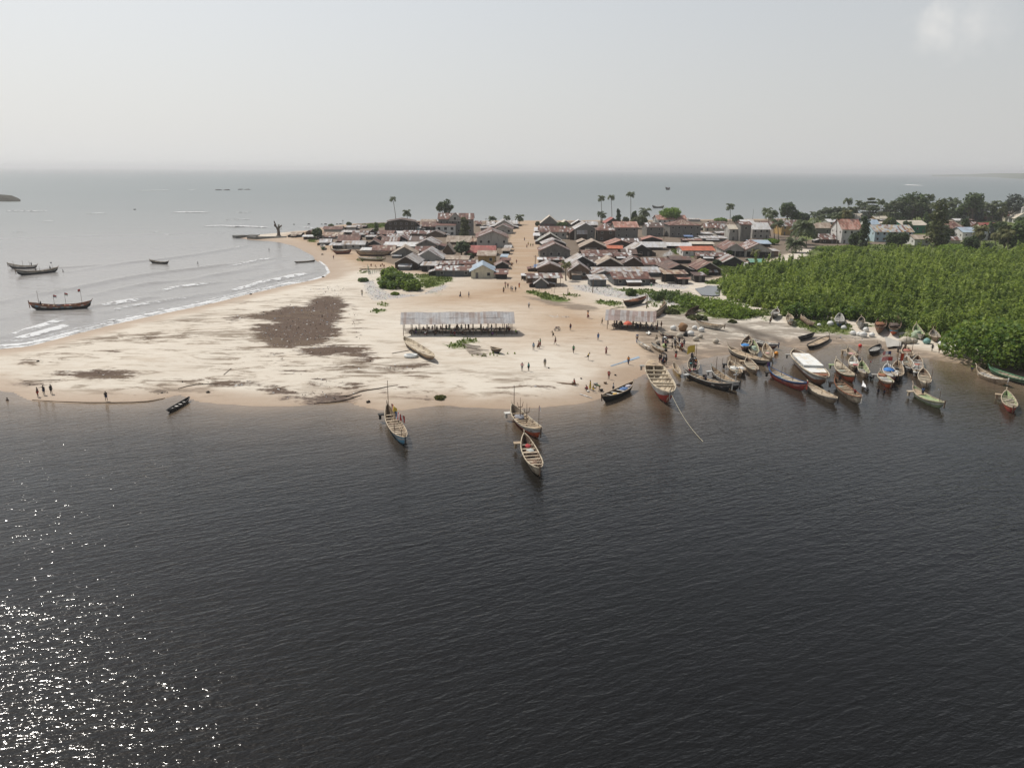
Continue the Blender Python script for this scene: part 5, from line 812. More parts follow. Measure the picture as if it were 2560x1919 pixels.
# ------------------------------------------------------------------ houses
RC = dict(rust=[(.185, .088, .066), (.22, .108, .08), (.155, .075, .058), (.25, .14, .105), (.17, .085, .066), (.30, .22, .18)], brown=[(.150, .108, .090), (.17, .118, .098), (.135, .092, .076), (.16, .105, .085)], mixed=[(.18, .09, .07), (.56, .56, .55), (.20, .11, .085), (.48, .48, .47), (.42, .37, .32), (.17, .09, .07)],
    silver=[(.52, .53, .54), (.58, .59, .59), (.47, .47, .47), (.50, .48, .45), (.36, .32, .29)], white=[(.70, .71, .72), (.76, .76, .75), (.66, .65, .62)], tan=[(.46, .39, .31), (.40, .33, .26), (.52, .45, .37), (.34, .26, .2)], red=[(.36, .085, .07), (.42, .12, .10), (.32, .08, .065)], pink=[(.50, .25, .19), (.44, .19, .14), (.56, .36, .29), (.30, .14, .10)],
    orange=[(.55, .155, .075), (.50, .135, .065), (.58, .17, .085)], lblue=[(.36, .47, .58), (.42, .52, .61), (.40, .49, .58)], green=[(.16, .36, .27), (.19, .40, .30)], cream=[(.66, .60, .49), (.62, .57, .47)], greenwhite=[(.52, .55, .50), (.34, .42, .33), (.60, .60, .56), (.22, .13, .10)], stripe=[(.42, .31, .21), (.16, .08, .055), (.50, .42, .33), (.28, .15, .09)], blend=[(.40, .50, .55), (.50, .55, .56), (.48, .36, .18), (.55, .52, .47), (.22, .10, .07), (.46, .44, .42)], blue=[(.10, .20, .42), (.14, .26, .48)])
def roofm(k):
    if 'roof_' + k in _mc: return _mc['roof_' + k]
    m, nt, b = newmat('roof_' + k); uv = N(nt, 'ShaderNodeUVMap'); oi = N(nt, 'ShaderNodeObjectInfo')
    sp = N(nt, 'ShaderNodeVectorMath', operation='MULTIPLY'); L(nt, uv.outputs[0], sp.inputs[0]); sp.inputs[1].default_value = (1 / .86, 1 / 2.3, 0)
    fl = N(nt, 'ShaderNodeVectorMath', operation='FLOOR'); L(nt, sp.outputs[0], fl.inputs[0])
    ad = N(nt, 'ShaderNodeCombineXYZ'); L(nt, math_n(nt, 'MULTIPLY', oi.outputs['Random'], 91.0), ad.inputs[2]); su = N(nt, 'ShaderNodeVectorMath', operation='ADD'); L(nt, fl.outputs[0], su.inputs[0]); L(nt, ad.outputs[0], su.inputs[1])
    wn = N(nt, 'ShaderNodeTexWhiteNoise', noise_dimensions='3D'); L(nt, su.outputs[0], wn.inputs['Vector'])
    cols = RC[k]; r = nt.nodes.new('ShaderNodeValToRGB'); r.color_ramp.interpolation = 'CONSTANT'; e = r.color_ramp.elements
    while len(e) < len(cols): e.new(.5)
    for i, c in enumerate(cols): e[i].position = i / len(cols); e[i].color = c + (1,)
    L(nt, wn.outputs['Value'], r.inputs[0])
    p = N(nt, 'ShaderNodeNewGeometry').outputs['Position']
    n1 = noise_n(nt, p, 0.35, 5, .65, .3); n2 = noise_n(nt, p, 1.6, 4, .6)
    dk = (.075, .048, .04) if k in ('rust', 'brown', 'mixed') else (.22, .14, .10)
    amt = .3 if k in ('orange', 'lblue', 'green', 'cream', 'white') else .62
    c = mix_n(nt, math_n(nt, 'MULTIPLY', ramp_n(nt, n1, [(.45, 0), (.68, 1)]), amt), r.outputs[0], dk)
    c = mix_n(nt, .5, c, mix_n(nt, n2, (.35, .33, .32), (1, 1, 1)), 'MULTIPLY')
    c = mix_n(nt, .32, c, (.8, .8, .8), 'SCREEN') if False else c
    L(nt, c, b.inputs['Base Color']); b.inputs['Roughness'].default_value = .62; b.inputs['Specular IOR Level'].default_value = .18 if k in ('rust', 'brown', 'mixed', 'tan') else .35
    w_ = N(nt, 'ShaderNodeTexWave', wave_type='BANDS', bands_direction='X'); w_.inputs['Scale'].default_value = 1.1; L(nt, uv.outputs[0], w_.inputs['Vector'])
    bp = N(nt, 'ShaderNodeBump'); bp.inputs['Strength'].default_value = .4; bp.inputs['Distance'].default_value = .06; L(nt, math_n(nt, 'ADD', w_.outputs['Fac'], n2), bp.inputs['Height']); L(nt, bp.outputs[0], b.inputs['Normal'])
    _mc['roof_' + k] = m; return m
WC = dict(mud=(.16, .112, .08), cement=(.195, .187, .17), white=(.60, .59, .56), cream=(.58, .54, .42), ochre=(.40, .27, .11), zinc=(.13, .137, .14), dark=(.045, .041, .038), lblue=(.42, .53, .58), green=(.045, .20, .12), pale=(.40, .385, .35), brown=(.085, .06, .045), timber=(.07, .052, .04))
def wallm(k):
    if 'wall_' + k in _mc: return _mc['wall_' + k]
    m, nt, b = newmat('wall_' + k); c0 = WC[k]; p = N(nt, 'ShaderNodeNewGeometry').outputs['Position']
    n1 = noise_n(nt, map_n(nt, p, (1, 1, .35)), .9, 6, .65, .3); n2 = noise_n(nt, p, 3, 3, .6)
    c = mix_n(nt, n2, tuple(q * .75 for q in c0), tuple(min(.9, q * 1.2) for q in c0))
    c = mix_n(nt, ramp_n(nt, n1, [(.5, 0), (.72, .7)]), c, tuple(q * .32 + .02 for q in c0))
    L(nt, c, b.inputs['Base Color']); b.inputs['Roughness'].default_value = .9; b.inputs['Specular IOR Level'].default_value = .15
    _mc['wall_' + k] = m; return m
DARK = pm('opening_dark', (.02, .019, .018), .6, .1); TRIM = pm('trim_pale', (.46, .44, .40), .8, .2); SHUT = pm('shutter_worn', (.16, .15, .14), .8, .3); BOARD = pm('bargeboard', (.58, .56, .52), .7, .25)
POST = pm('post_wood', (.14, .10, .07), .9, .3)
def window(root, x, z, w_, h_, y=0.0, ax=0, frame=TRIM):
    mb = MB()                                          # frame proud of the wall with a dark pane set into it
    def bx(cx, cz, sx_, sz_, dy, m): mb.box((cx, y - dy, cz) if not ax else (y - dy * ax, cx, cz), (sx_, .1, sz_) if not ax else (.1, sx_, sz_), m)
    for s in (-1, 1): bx(x + s * (w_ / 2 + .05), z, .1, h_ + .2, .03, 0); bx(x, z + s * (h_ / 2 + .05), w_, .1, .03, 0)
    o = mb.build('window', frame, root); mb = MB(); bx(x, z, w_, h_, .012, 0); mb.build('pane', DARK, o)
def door(root, x, w_, h_, y=0.0, mt=SHUT):
    mb = MB(); mb.box((x, y - .03, h_ / 2 + .02), (w_, .1, h_)); mb.build('door', mt, root)
PLAIN = ('church', 'twin', 'colonial', 'orange roof', 'pale blue roof', 'two-storey', 'shed', 'stall', 'tall white', 'green-walled', 'gable hall', 'white balcony', 'streaked', 'concrete', 'pinkish roof')
def lab_plain(l): return any(k in l for k in PLAIN)
NHOUSE = [0]
def house(v, x0, x1, yb, ye, yr, dep, kind, roof, wall, label, rz=0.0, name='house', cat='house', group='houses of the shore village', openf=False, win=True, ov=.6):
    dep *= 1.22
    R = random.Random(int(x0 * 7 + yb * 13)); NHOUSE[0] += 1
    a, b = vp(v, x0, yb), vp(v, x1, yb); c = vp(v, (x0 + x1) / 2, yb)
    pa, pb, pc = GG(*a), GG(*b), GG(*c); wd = abs(pb.x - pa.x); Y0 = pc.y; zb = min(gz(pa.x, pa.y), gz(pb.x, pb.y), pc.z) - .05
    ex, ey = vp(v, (x0 + x1) / 2, ye); h = min(max(VY(ex, ey, Y0).z - zb, 1.7), 11)
    ey = vp(v, 0, yr)[1]; yrd = Y0 if kind == 'G' else Y0 + dep * (.5 if kind in 'SH' else 1.0)
    hr = min(max(VY(ex, ey, yrd).z - zb, h + (.5 if kind != 'L' else .3)), h + max(dep, wd) * .42)
    root = tag(empty(name, (pc.x, pc.y, zb), rz), label, cat, group); hw = wd / 2; t = .07
    if rz == 0: root.rotation_euler.z = R.uniform(-.10, .10)
    # walls
    mb = MB()
    if openf:
        for i in range(max(2, int(wd / 2.6)) + 1):
            px = -hw + .15 + (wd - .3) * i / max(2, int(wd / 2.6))
            for y in (.1, dep - .1): q = MB(); q.tube([(px, y, -.2), (px, y, h + (0 if kind != 'L' or y < 1 else hr - h) - .05)], .09, 5); q.build('post', POST, root)
        mb.box((0, dep - .35, h * .45), (wd - .5, .12, h * .9))
    else:
        if kind == 'G': vs = [(-hw, 0, -.3), (hw, 0, -.3), (hw, 0, h), (0, 0, hr), (-hw, 0, h)]; vs += [(x, dep, z) for x, y, z in vs]; mb.add(vs, [(0, 1, 2, 3, 4), (9, 8, 7, 6, 5), (1, 6, 7, 2), (5, 0, 4, 9), (2, 7, 8, 3), (4, 3, 8, 9)])
        elif kind in 'S': vs = [(-hw, 0, -.3), (-hw, dep, -.3), (-hw, dep, h), (-hw, dep / 2, hr), (-hw, 0, h)]; vs += [(hw, y, z) for x, y, z in vs]; mb.add(vs, [(0, 4, 3, 2, 1), (5, 6, 7, 8, 9), (0, 5, 9, 4), (1, 2, 7, 6), (4, 9, 8, 3), (3, 8, 7, 2)])
        elif kind == 'L': vs = [(-hw, 0, -.3), (-hw, dep, -.3), (-hw, dep, hr), (-hw, 0, h)]; vs += [(hw, y, z) for x, y, z in vs]; mb.add(vs, [(0, 3, 2, 1), (4, 5, 6, 7), (0, 4, 7, 3), (1, 2, 6, 5), (3, 7, 6, 2)])
        else: mb.box((0, dep / 2, h / 2 - .15), (wd, dep, h + .3))
    mb.build('wall', wallm(wall), root)
    # roof
    mb = MB()
    def slab(p0, p1, p2, p3):                              # eave p0-p1, ridge p3-p2
        p = [Vector(q) for q in (p0, p1, p2, p3)]; n_ = (p[1] - p[0]).cross(p[3] - p[0]).normalized() * t; b0 = len(mb.f)
        mb.hexa([*(q + Vector((0, 0, .015)) for q in p), *(q + n_ + Vector((0, 0, .015)) for q in p)])
        lu, lv = (p[1] - p[0]).length, (p[3] - p[0]).length; u0 = R.random() * 50
        mb.uv[b0 + 1] = mb.uv[b0] = [(u0, 0), (u0 + lu, 0), (u0 + lu, lv), (u0, lv)]
        mb.uv[b0] = [(u0, 0), (u0, lv), (u0 + lu, lv), (u0 + lu, 0)]
        for k in range(2, 6): mb.uv[b0 + k] = [(u0, 0)] * 4
        for _ in range(int(lu * lv / 11)):                 # odd sheets nailed over the old ones
            a_, c_ = R.uniform(.02, .9), R.uniform(.02, .75); wa, wc = .9 / lu, R.choice([1.2, 2.2, lv * .9]) / lv; e_ = n_ * R.uniform(1.35, 1.7)
            P2 = lambda i, j: p[0].lerp(p[1], min(i, .99)).lerp(p[3].lerp(p[2], min(i, .99)), min(j, .98)) + e_ + Vector((0, 0, .015)); q4 = [P2(a_, c_), P2(a_ + wa, c_), P2(a_ + wa, c_ + wc), P2(a_, c_ + wc)]
            mb.quad(*q4, 1, [(R.random() * 90, 3)] * 4)
    if kind == 'G':
        s = (hr - h) / hw; e = h - ov * s
        slab((-hw - ov, dep + ov, e), (-hw - ov, -ov, e), (0, -ov, hr), (0, dep + ov, hr)); slab((hw + ov, -ov, e), (hw + ov, dep + ov, e), (0, dep + ov, hr), (0, -ov, hr))
    elif kind == 'S':
        s = (hr - h) / (dep / 2); e = h - ov * s
        slab((-hw - ov, -ov, e), (hw + ov, -ov, e), (hw + ov, dep / 2, hr), (-hw - ov, dep / 2, hr)); slab((hw + ov, dep + ov, e), (-hw - ov, dep + ov, e), (-hw - ov, dep / 2, hr), (hw + ov, dep / 2, hr))
    elif kind == 'L':
        s = (hr - h) / dep; slab((-hw - ov, -ov, h - ov * s), (hw + ov, -ov, h - ov * s), (hw + ov, dep + ov * .5, hr + ov * .5 * s), (-hw - ov, dep + ov * .5, hr + ov * .5 * s))
    else:
        k = min(hw, dep / 2) * .95; e = h - .15; rx = max(hw - k, .3); o2 = ov
        A, B_, C2_, D2 = (-hw - o2, -o2, e), (hw + o2, -o2, e), (hw + o2, dep + o2, e), (-hw - o2, dep + o2, e); r0, r1 = (-rx, dep / 2, hr), (rx, dep / 2, hr)
        for q in ((A, B_, r1, r0), (C2_, D2, r0, r1)): slab(*q)
        mb.add([B_, C2_, r1], [(0, 1, 2)]); mb.uv[len(mb.f) - 1] = [(0, 0), (dep, 0), (dep / 2, k)]; mb.add([D2, A, r0], [(0, 1, 2)]); mb.uv[len(mb.f) - 1] = [(20, 0), (20 + dep, 0), (20 + dep / 2, k)]
    alt = R.choice({'rust': ['silver', 'white', 'mixed', 'tan', 'silver'], 'silver': ['rust', 'white', 'tan'], 'mixed': ['white', 'silver', 'brown'], 'brown': ['rust', 'white', 'silver']}.get(roof, [roof]))
    mb.build('roof', [roofm(roof), roofm(alt)], root)
    if kind in 'GS' and not openf and not lab_plain(label):   # lean-tos tacked on to the sides and the front
        def leanto(x0, x1, y0, y1, za, zb, ax, sg):
            m_ = wallm(R.choice(['dark', 'brown', 'zinc', 'timber'])); q = MB(); zz = lambda x, y: za + (zb - za) * ((abs(x) - hw) / (max(abs(x0), abs(x1)) - hw + 1e-6) if ax else y / y0)
            c = [(x0, y0), (x1, y0), (x1, y1), (x0, y1)]
            q.hexa([(x, y, -.3) for x, y in c] + [(x, y, zz(x, y) - .03) for x, y in c]); w_ = q.build('lean_to', m_, root); q = MB(); g = .3
            c = [(x0 - (g if x0 < 0 or not ax else -.02), y0 - g), (x1 + (g if x1 > 0 or not ax else -.02), y0 - g), (x1 + (g if x1 > 0 or not ax else -.02), y1 + (g if ax else -.03)), (x0 - (g if x0 < 0 or not ax else -.02), y1 + (g if ax else -.03))]
            b0 = len(q.f); q.hexa([(x, y, zz(x, y)) for x, y in c] + [(x, y, zz(x, y) + .06) for x, y in c]); u0 = R.random() * 80
            for k in range(6): q.uv[b0 + k] = [(u0, 0), (u0 + (abs(y1 - y0) if ax else x1 - x0), 0), (u0 + (abs(y1 - y0) if ax else x1 - x0), 2), (u0, 2)]
            q.build('lean_to_roof', roofm(R.choice(['rust', 'mixed', 'silver', 'silver', 'rust', 'tan', 'white'])), w_)
        for sg in (-1, 1):
            if R.random() < .62:
                lw = R.uniform(1.4, 3.4); y0 = dep * R.uniform(0.02, .35); y1 = y0 + dep * R.uniform(.35, .6)
                leanto(*sorted((sg * (hw + .01), sg * (hw + lw))), y0, y1, h * .9 if sg > 0 else h * .9, h * .6, True, sg) if sg > 0 else leanto(-hw - lw, -hw - .01, y0, y1, h * .9, h * .6, 2, sg)
        if R.random() < .45: x0 = -hw + wd * R.uniform(.02, .4); leanto(x0, x0 + wd * R.uniform(.3, .55), -R.uniform(1.3, 2.4), -.01, h * .88, h * .62, 0, 1)
    if kind == 'G' and R.random() < .55:
        mb = MB(); s = (hr - h) / hw
        for q in (-1, 1): mb.hexa([(q * (hw + ov), -ov - .05, h - ov * s - .12), (q * (hw + ov), -ov - .01, h - ov * s - .12), (0, -ov - .01, hr - .1), (0, -ov - .05, hr - .1), (q * (hw + ov), -ov - .05, h - ov * s + .12), (q * (hw + ov), -ov - .01, h - ov * s + .12), (0, -ov - .01, hr + .14), (0, -ov - .05, hr + .14)] if q < 0 else
            [(0, -ov - .05, hr - .1), (0, -ov - .01, hr - .1), (hw + ov, -ov - .01, h - ov * s - .12), (hw + ov, -ov - .05, h - ov * s - .12), (0, -ov - .05, hr + .14), (0, -ov - .01, hr + .14), (hw + ov, -ov - .01, h - ov * s + .12), (hw + ov, -ov - .05, h - ov * s + .12)])
        mb.build('bargeboard', BOARD, root)
    if not openf and win:
        nfl = 2 if h > 5.2 else 1; fh = h / nfl; nw = max(1, int(wd / 3.2)); dpos = R.randrange(nw)
        for fl in range(nfl):
            for i in range(nw):
                x = -hw + wd * (i + .5) / nw
                if fl == 0 and i == dpos and h > 2.0: door(root, x, .95, min(2.05, h - .3))
                elif h > 2.1: window(root, x, fl * fh + fh * .58, min(1.0, wd / nw * .4), min(1.1, fh * .38))
        for i in range(max(1, int(dep / 4))):             # side windows
            if h > 2.3: window(root, dep * (i + .5) / max(1, int(dep / 4)), h * .58 if nfl == 1 else h * .78, .9, .9, hw, -1) if pc.x < 10 else window(root, dep * (i + .5) / max(1, int(dep / 4)), h * .58 if nfl == 1 else h * .78, .9, .9, -hw, 1)
    return root, wd, h, hr
HOUSES = [
 # west quarter, bay side
 ('L', 838, 960, 668, 640, 604, 5, 'S', 'tan', 'dark', 'small rust-tan roofed hut nearest the old pier'), ('L', 1030, 1118, 645, 625, 582, 6, 'G', 'rust', 'mud', 'little brown gable shack left of the leafy tree at the bay'), ('L', 1002, 1115, 697, 664, 640, 5, 'S', 'white', 'brown', 'low white-roofed shack in front of the little brown gable shack'),
 ('L', 1250, 1480, 600, 572, 530, 7, 'S', 'rust', 'pale', 'long rust-roofed house farthest along the west shore'), ('L', 1238, 1470, 685, 648, 605, 7, 'S', 'stripe', 'white', 'white-walled house with orange-rust roof beside the leafy bay tree'), ('L', 1480, 1620, 640, 622, 582, 6, 'L', 'silver', 'dark', 'silver lean-to right of the orange-rust roofed house'),
 ('L', 1215, 1335, 770, 736, 690, 5, 'S', 'silver', 'zinc', 'grey zinc shack at the head of the bay sand'), ('L', 1440, 1690, 752, 712, 640, 8, 'S', 'rust', 'dark', 'broad brown-roofed house behind the laundry house'), ('L', 1340, 1484, 822, 770, 742, 4, 'L', 'silver', 'dark', 'open-fronted shack with grey lean roof facing the bay'), ('L', 1492, 1758, 814, 757, 713, 6, 'S', 'silver', 'pale', 'laundry house with pale walls and silver roof behind the ribbed hulk'),
 ('L', 1790, 1980, 800, 765, 705, 8, 'G', 'rust', 'dark', 'brown gable house between the laundry house and the boat house'), ('L', 1618, 1800, 668, 640, 586, 6, 'S', 'mixed', 'dark', 'patched silver and rust house in the middle of the west quarter'), ('L', 1538, 1650, 575, 545, 522, 5, 'S', 'silver', 'pale', 'pale little house at the sea edge left of the green strip'), ('L', 1660, 1768, 560, 538, 516, 5, 'S', 'mixed', 'dark', 'patched shack touching the green strip by the sea'), ('L', 1825, 1922, 640, 618, 566, 6, 'G', 'silver', 'brown', 'grey gable shack below the green strip'),
 ('L', 1930, 2118, 662, 634, 582, 7, 'S', 'rust', 'dark', 'rusty house just below the dark barn'), ('L', 1880, 2040, 735, 712, 652, 7, 'G', 'rust', 'dark', 'rust gable behind the boat house, left of the brown-grey roof'), ('L', 1785, 1880, 700, 686, 648, 5, 'L', 'silver', 'dark', 'narrow silver lean-to among the west rust roofs'),
 ('A', 165, 432, 892, 832, 768, 7, 'S', 'rust', 'dark', 'rust-roofed boat house with dark wall over the long brown hull'), ('A', 20, 165, 880, 830, 800, 5, 'L', 'white', 'pale', 'whitish lean-to left of the boat house'), ('A', 312, 712, 822, 785, 728, 7, 'S', 'white', 'pale', 'long bright white roof behind the boat house'), ('A', 612, 803, 762, 730, 655, 8, 'S', 'brown', 'cement', 'brown-grey roof up the slope from the long white roof'),
 ('A', 705, 975, 832, 762, 697, 15, 'G', 'mixed', 'cement', 'deep gable house with light strips across its rust roof'), ('A', 702, 915, 882, 850, 782, 7, 'S', 'rust', 'mud', 'rust porch house at the foot of the strip-roofed gable'), ('A', 402, 715, 925, 882, 792, 10, 'G', 'tan', 'cement', 'tan gable house right of the boat house'), ('A', 440, 722, 1078, 992, 912, 12, 'G', 'silver', 'timber', 'dark timber hall with grey gable roof beside the terrace'),
 ('A', 690, 1035, 1012, 934, 832, 13, 'G', 'silver', 'pale', 'white-walled gable house with silver and brown roof behind the dark timber hall'), ('A', 1035, 1350, 992, 966, 897, 8, 'S', 'tan', 'brown', 'low tan-white roofs left of the ochre house'), ('A', 952, 1215, 1062, 1036, 966, 7, 'S', 'mixed', 'mud', 'patched rust roof behind the front shack'), ('A', 1218, 1468, 1052, 1002, 957, 7, 'S', 'rust', 'cement', 'rust roof tucked below the ochre house'), ('A', 952, 1408, 1162, 1082, 1027, 8, 'S', 'mixed', 'zinc', 'front shack of zinc sheets with torn rust and white roof, right of the big bush'), ('A', 775, 950, 1100, 1022, 977, 5, 'L', 'silver', 'dark', 'lean-to with grey roof between timber hall and front shack'),
 ('A', 1397, 1688, 1182, 1092, 1017, 11, 'G', 'lblue', 'cream', 'cream house with pale blue roof at the street mouth'), ('A', 1484, 1695, 1012, 897, 837, 9, 'S', 'tan', 'ochre', 'two-storey ochre house with tan roof above the pale blue roof'), ('A', 1352, 1690, 905, 856, 772, 9, 'S', 'red', 'mud', 'red-roofed house above the ochre house'), ('A', 1472, 1858, 797, 672, 592, 22, 'G', 'rust', 'pale', 'largest weathered white gable hall on the left of the street'), ('A', 1690, 1905, 625, 562, 512, 12, 'G', 'rust', 'pale', 'rust gable behind the largest gable hall'), ('A', 1690, 1925, 562, 526, 455, 14, 'G', 'silver', 'pale', 'silver gable near the sea end of the street, left side'),
 ('A', 1520, 1630, 585, 560, 534, 6, 'S', 'silver', 'cement', 'silver cottage left of the rust gable by the street'), ('A', 1450, 1522, 530, 500, 462, 6, 'S', 'rust', 'brown', 'small rust cottage right of the colonial house'), ('A', 1592, 1682, 540, 512, 470, 6, 'S', 'silver', 'brown', 'small silver cottage below the short palms'), ('A', 1870, 1975, 530, 500, 457, 7, 'S', 'silver', 'pale', 'silver roofed house next to the street-end palm'),
 ('A', 752, 945, 582, 530, 476, 8, 'S', 'rust', 'dark', 'rust house with pale edge left of the colonial house'), ('A', 634, 756, 586, 550, 512, 6, 'S', 'silver', 'lblue', 'pale blue-walled cottage with silver roof'), ('A', 342, 698, 590, 470, 441, 10, 'G', 'brown', 'timber', 'dark timber barn with a low gable by the tall lone palm'), ('A', 768, 945, 502, 470, 443, 6, 'S', 'tan', 'brown', 'low tan block behind the rust house with pale edge'), ('A', 545, 895, 658, 630, 583, 7, 'S', 'mixed', 'brown', 'long spotted rust roof in front of the colonial house'),
 ('A', 412, 542, 652, 637, 592, 6, 'L', 'white', 'pale', 'small whitish roof below the barn palm'), ('A', 335, 605, 702, 674, 622, 8, 'S', 'mixed', 'dark', 'patched roof left of the brown-grey roof'), ('A', 278, 478, 772, 742, 668, 7, 'S', 'rust', 'dark', 'rust roof hugging the left end of the long white roof'), ('A', 442, 608, 742, 706, 652, 7, 'G', 'rust', 'dark', 'small rust gable over the long white roof'), ('A', 848, 1052, 665, 637, 586, 9, 'G', 'mixed', 'mud', 'patched gable in front of the vine-grown tree'),
 ('A', 1092, 1380, 762, 722, 652, 8, 'S', 'tan', 'mud', 'tangle of tan market roofs left of the largest gable hall'), ('A', 1228, 1330, 735, 718, 672, 5, 'L', 'red', 'brown', 'little red tarpaulin roof among the tan market roofs'), ('A', 1160, 1226, 728, 708, 676, 5, 'L', 'blue', 'brown', 'little blue tarpaulin roof among the tan market roofs'), ('A', 1042, 1165, 882, 845, 752, 7, 'G', 'tan', 'mud', 'tan gable left of the dark village thicket'), ('A', 1392, 1468, 775, 722, 682, 6, 'L', 'stripe', 'dark', 'orange-rust lean-to at the left corner of the largest gable hall'),
 ('A', 1790, 1868, 885, 850, 806, 5, 'L', 'tan', 'dark', 'tan stall roof on the left kerb of the street'), ('A', 1775, 1838, 965, 928, 882, 5, 'L', 'lblue', 'dark', 'pale blue stall roof beside the ochre house'), ('A', 1765, 1868, 1010, 978, 932, 5, 'L', 'rust', 'dark', 'rust stall roof beside the ochre house'), ('A', 1710, 1870, 1070, 1028, 974, 6, 'G', 'rust', 'dark', 'dark stall with white-edged rust gable above the blue-roofed house'), ('A', 1702, 1840, 1192, 1130, 1070, 5, 'L', 'rust', 'dark', 'rust porch against the pale blue roofed house'),
 ('B', 10, 78, 845, 810, 770, 6, 'L', 'silver', 'dark', 'grey stall roof halfway up the left kerb of the street'),
 # east of the street
 ('B', 452, 688, 528, 502, 402, 13, 'G', 'cream', 'cement', 'cream-roofed grey gable at the sea end of the street'), ('B', 722, 828, 535, 502, 457, 8, 'G', 'cream', 'cement', 'small cream gable right of the cream-roofed grey gable'), ('B', 852, 1018, 535, 506, 454, 9, 'G', 'white', 'brown', 'white-edged gable behind the tall dark gable house'), ('B', 447, 783, 692, 597, 530, 9, 'S', 'rust', 'pale', 'long pale house with deep rust roof on the right of the street'), ('B', 386, 444, 640, 588, 548, 4, 'L', 'white', 'brown', 'white awning stall at the left end of the long pale house'), ('B', 376, 440, 700, 648, 615, 4, 'L', 'white', 'brown', 'striped white awning stall below the white awning stall'),
 ('B', 440, 718, 762, 706, 622, 9, 'G', 'greenwhite', 'brown', 'green and white roofed gable on the right of the street'), ('B', 492, 780, 805, 752, 695, 9, 'G', 'silver', 'dark', 'silver-edged dark gable below the green and white roof'), ('B', 452, 828, 932, 836, 747, 11, 'G', 'rust', 'cement', 'big concrete gable house with rust roof on the right of the street'), ('B', 896, 1140, 716, 562, 492, 13, 'G', 'silver', 'cement', 'tall dark gable house with white-capped left slope'), ('B', 1176, 1388, 726, 582, 492, 11, 'H', 'rust', 'brown', 'two-storey house with hipped patchy rust roof'), ('B', 1278, 1458, 530, 486, 426, 9, 'G', 'red', 'brown', 'bright red gable at the sea edge'),
 ('B', 1395, 1676, 682, 542, 472, 11, 'S', 'pink', 'cement', 'long two-storey house with salmon rust roof and dark walls'), ('B', 1792, 1998, 662, 542, 487, 10, 'S', 'brown', 'cement', 'grey house with brown roof left of the big concrete house'), ('B', 1040, 1170, 545, 515, 468, 7, 'S', 'silver', 'brown', 'grey roof between the white-edged gable and the hipped house'), ('B', 795, 890, 640, 600, 560, 6, 'L', 'rust', 'red', 'small shack with red lower wall beside the tall dark gable') if False else ('B', 795, 885, 648, 602, 562, 6, 'L', 'rust', 'brown', 'small rust shack left of the tall dark gable house'),
 ('B', 932, 1068, 772, 747, 702, 8, 'G', 'tan', 'brown', 'tan gable in the gap below the tall dark gable house'), ('B', 965, 1278, 865, 792, 714, 11, 'G', 'tan', 'brown', 'tan and rust gable with cream left slope'), ('B', 1312, 1620, 802, 766, 707, 10, 'G', 'pink', 'brown', 'pinkish white gable in the middle of the east quarter'), ('B', 1402, 1718, 772, 746, 682, 8, 'S', 'brown', 'dark', 'long brown roof under the long two-storey house'), ('B', 1722, 1988, 742, 716, 666, 8, 'G', 'pink', 'dark', 'pinkish rust gable left of the big concrete house'), ('B', 1582, 1858, 907, 842, 760, 10, 'G', 'silver', 'dark', 'clean silver gable facing the dirt yard'), ('B', 1712, 2022, 830, 786, 727, 5, 'S', 'white', 'brown', 'long whitish market roof above the silver gable'),
 ('C', 332, 628, 920, 874, 836, 5, 'S', 'white', 'dark', 'whitish market roof left of the orange roof'), ('B', 995, 1438, 935, 892, 830, 8, 'S', 'rust', 'brown', 'long brown rust roof in the thick of the east quarter'), ('B', 1262, 1478, 852, 832, 772, 7, 'S', 'orange', 'brown', 'orange-rust roof left of the silver gable'), ('B', 1492, 1658, 922, 892, 816, 8, 'S', 'brown', 'dark', 'brown roof at the left wall of the silver gable'), ('B', 1402, 1598, 952, 922, 864, 7, 'S', 'mixed', 'dark', 'silver-striped rust roof below the silver gable'), ('B', 1002, 1348, 955, 917, 877, 6, 'S', 'mixed', 'brown', 'patched low roof in front of the long brown rust roof'),
 ('B', 832, 1128, 1062, 992, 910, 10, 'G', 'silver', 'dark', 'silver gable over dark walls right of the small front palm'), ('B', 512, 752, 1002, 976, 922, 7, 'S', 'mixed', 'brown', 'rust and white roof below the big concrete gable'), ('B', 422, 728, 1112, 1057, 997, 9, 'G', 'mixed', 'mud', 'mud-walled gable beside the blue tarpaulin on the street'), ('B', 394, 470, 1100, 1052, 1024, 4, 'L', 'blue', 'mud', 'blue tarpaulin stall on the right kerb of the street'), ('B', 432, 520, 1000, 985, 950, 4, 'L', 'white', 'mud', 'white stall roof on the right kerb of the street'), ('B', 822, 1065, 1198, 1082, 1002, 10, 'G', 'mixed', 'mud', 'mud-brick gable house right of the small front palm'),
 ('B', 1082, 1328, 1022, 992, 918, 8, 'S', 'brown', 'dark', 'brown roof behind the tan gable'), ('B', 1182, 1478, 1062, 1018, 932, 9, 'G', 'tan', 'brown', 'tan gable above the long silver roof'), ('B', 1482, 1758, 1062, 1032, 927, 9, 'G', 'brown', 'brown', 'brown gable with a white ridge line right of the tan gable'), ('B', 1762, 2088, 1062, 1006, 927, 9, 'S', 'rust', 'pale', 'rust roof with pale wall and satellite dish'), ('C', 392, 640, 1100, 1087, 1007, 9, 'S', 'brown', 'dark', 'brown roof above the great brown gable'), ('C', 345, 640, 1252, 1172, 1110, 13, 'G', 'brown', 'dark', 'great brown gable house over the striped rust awning'),
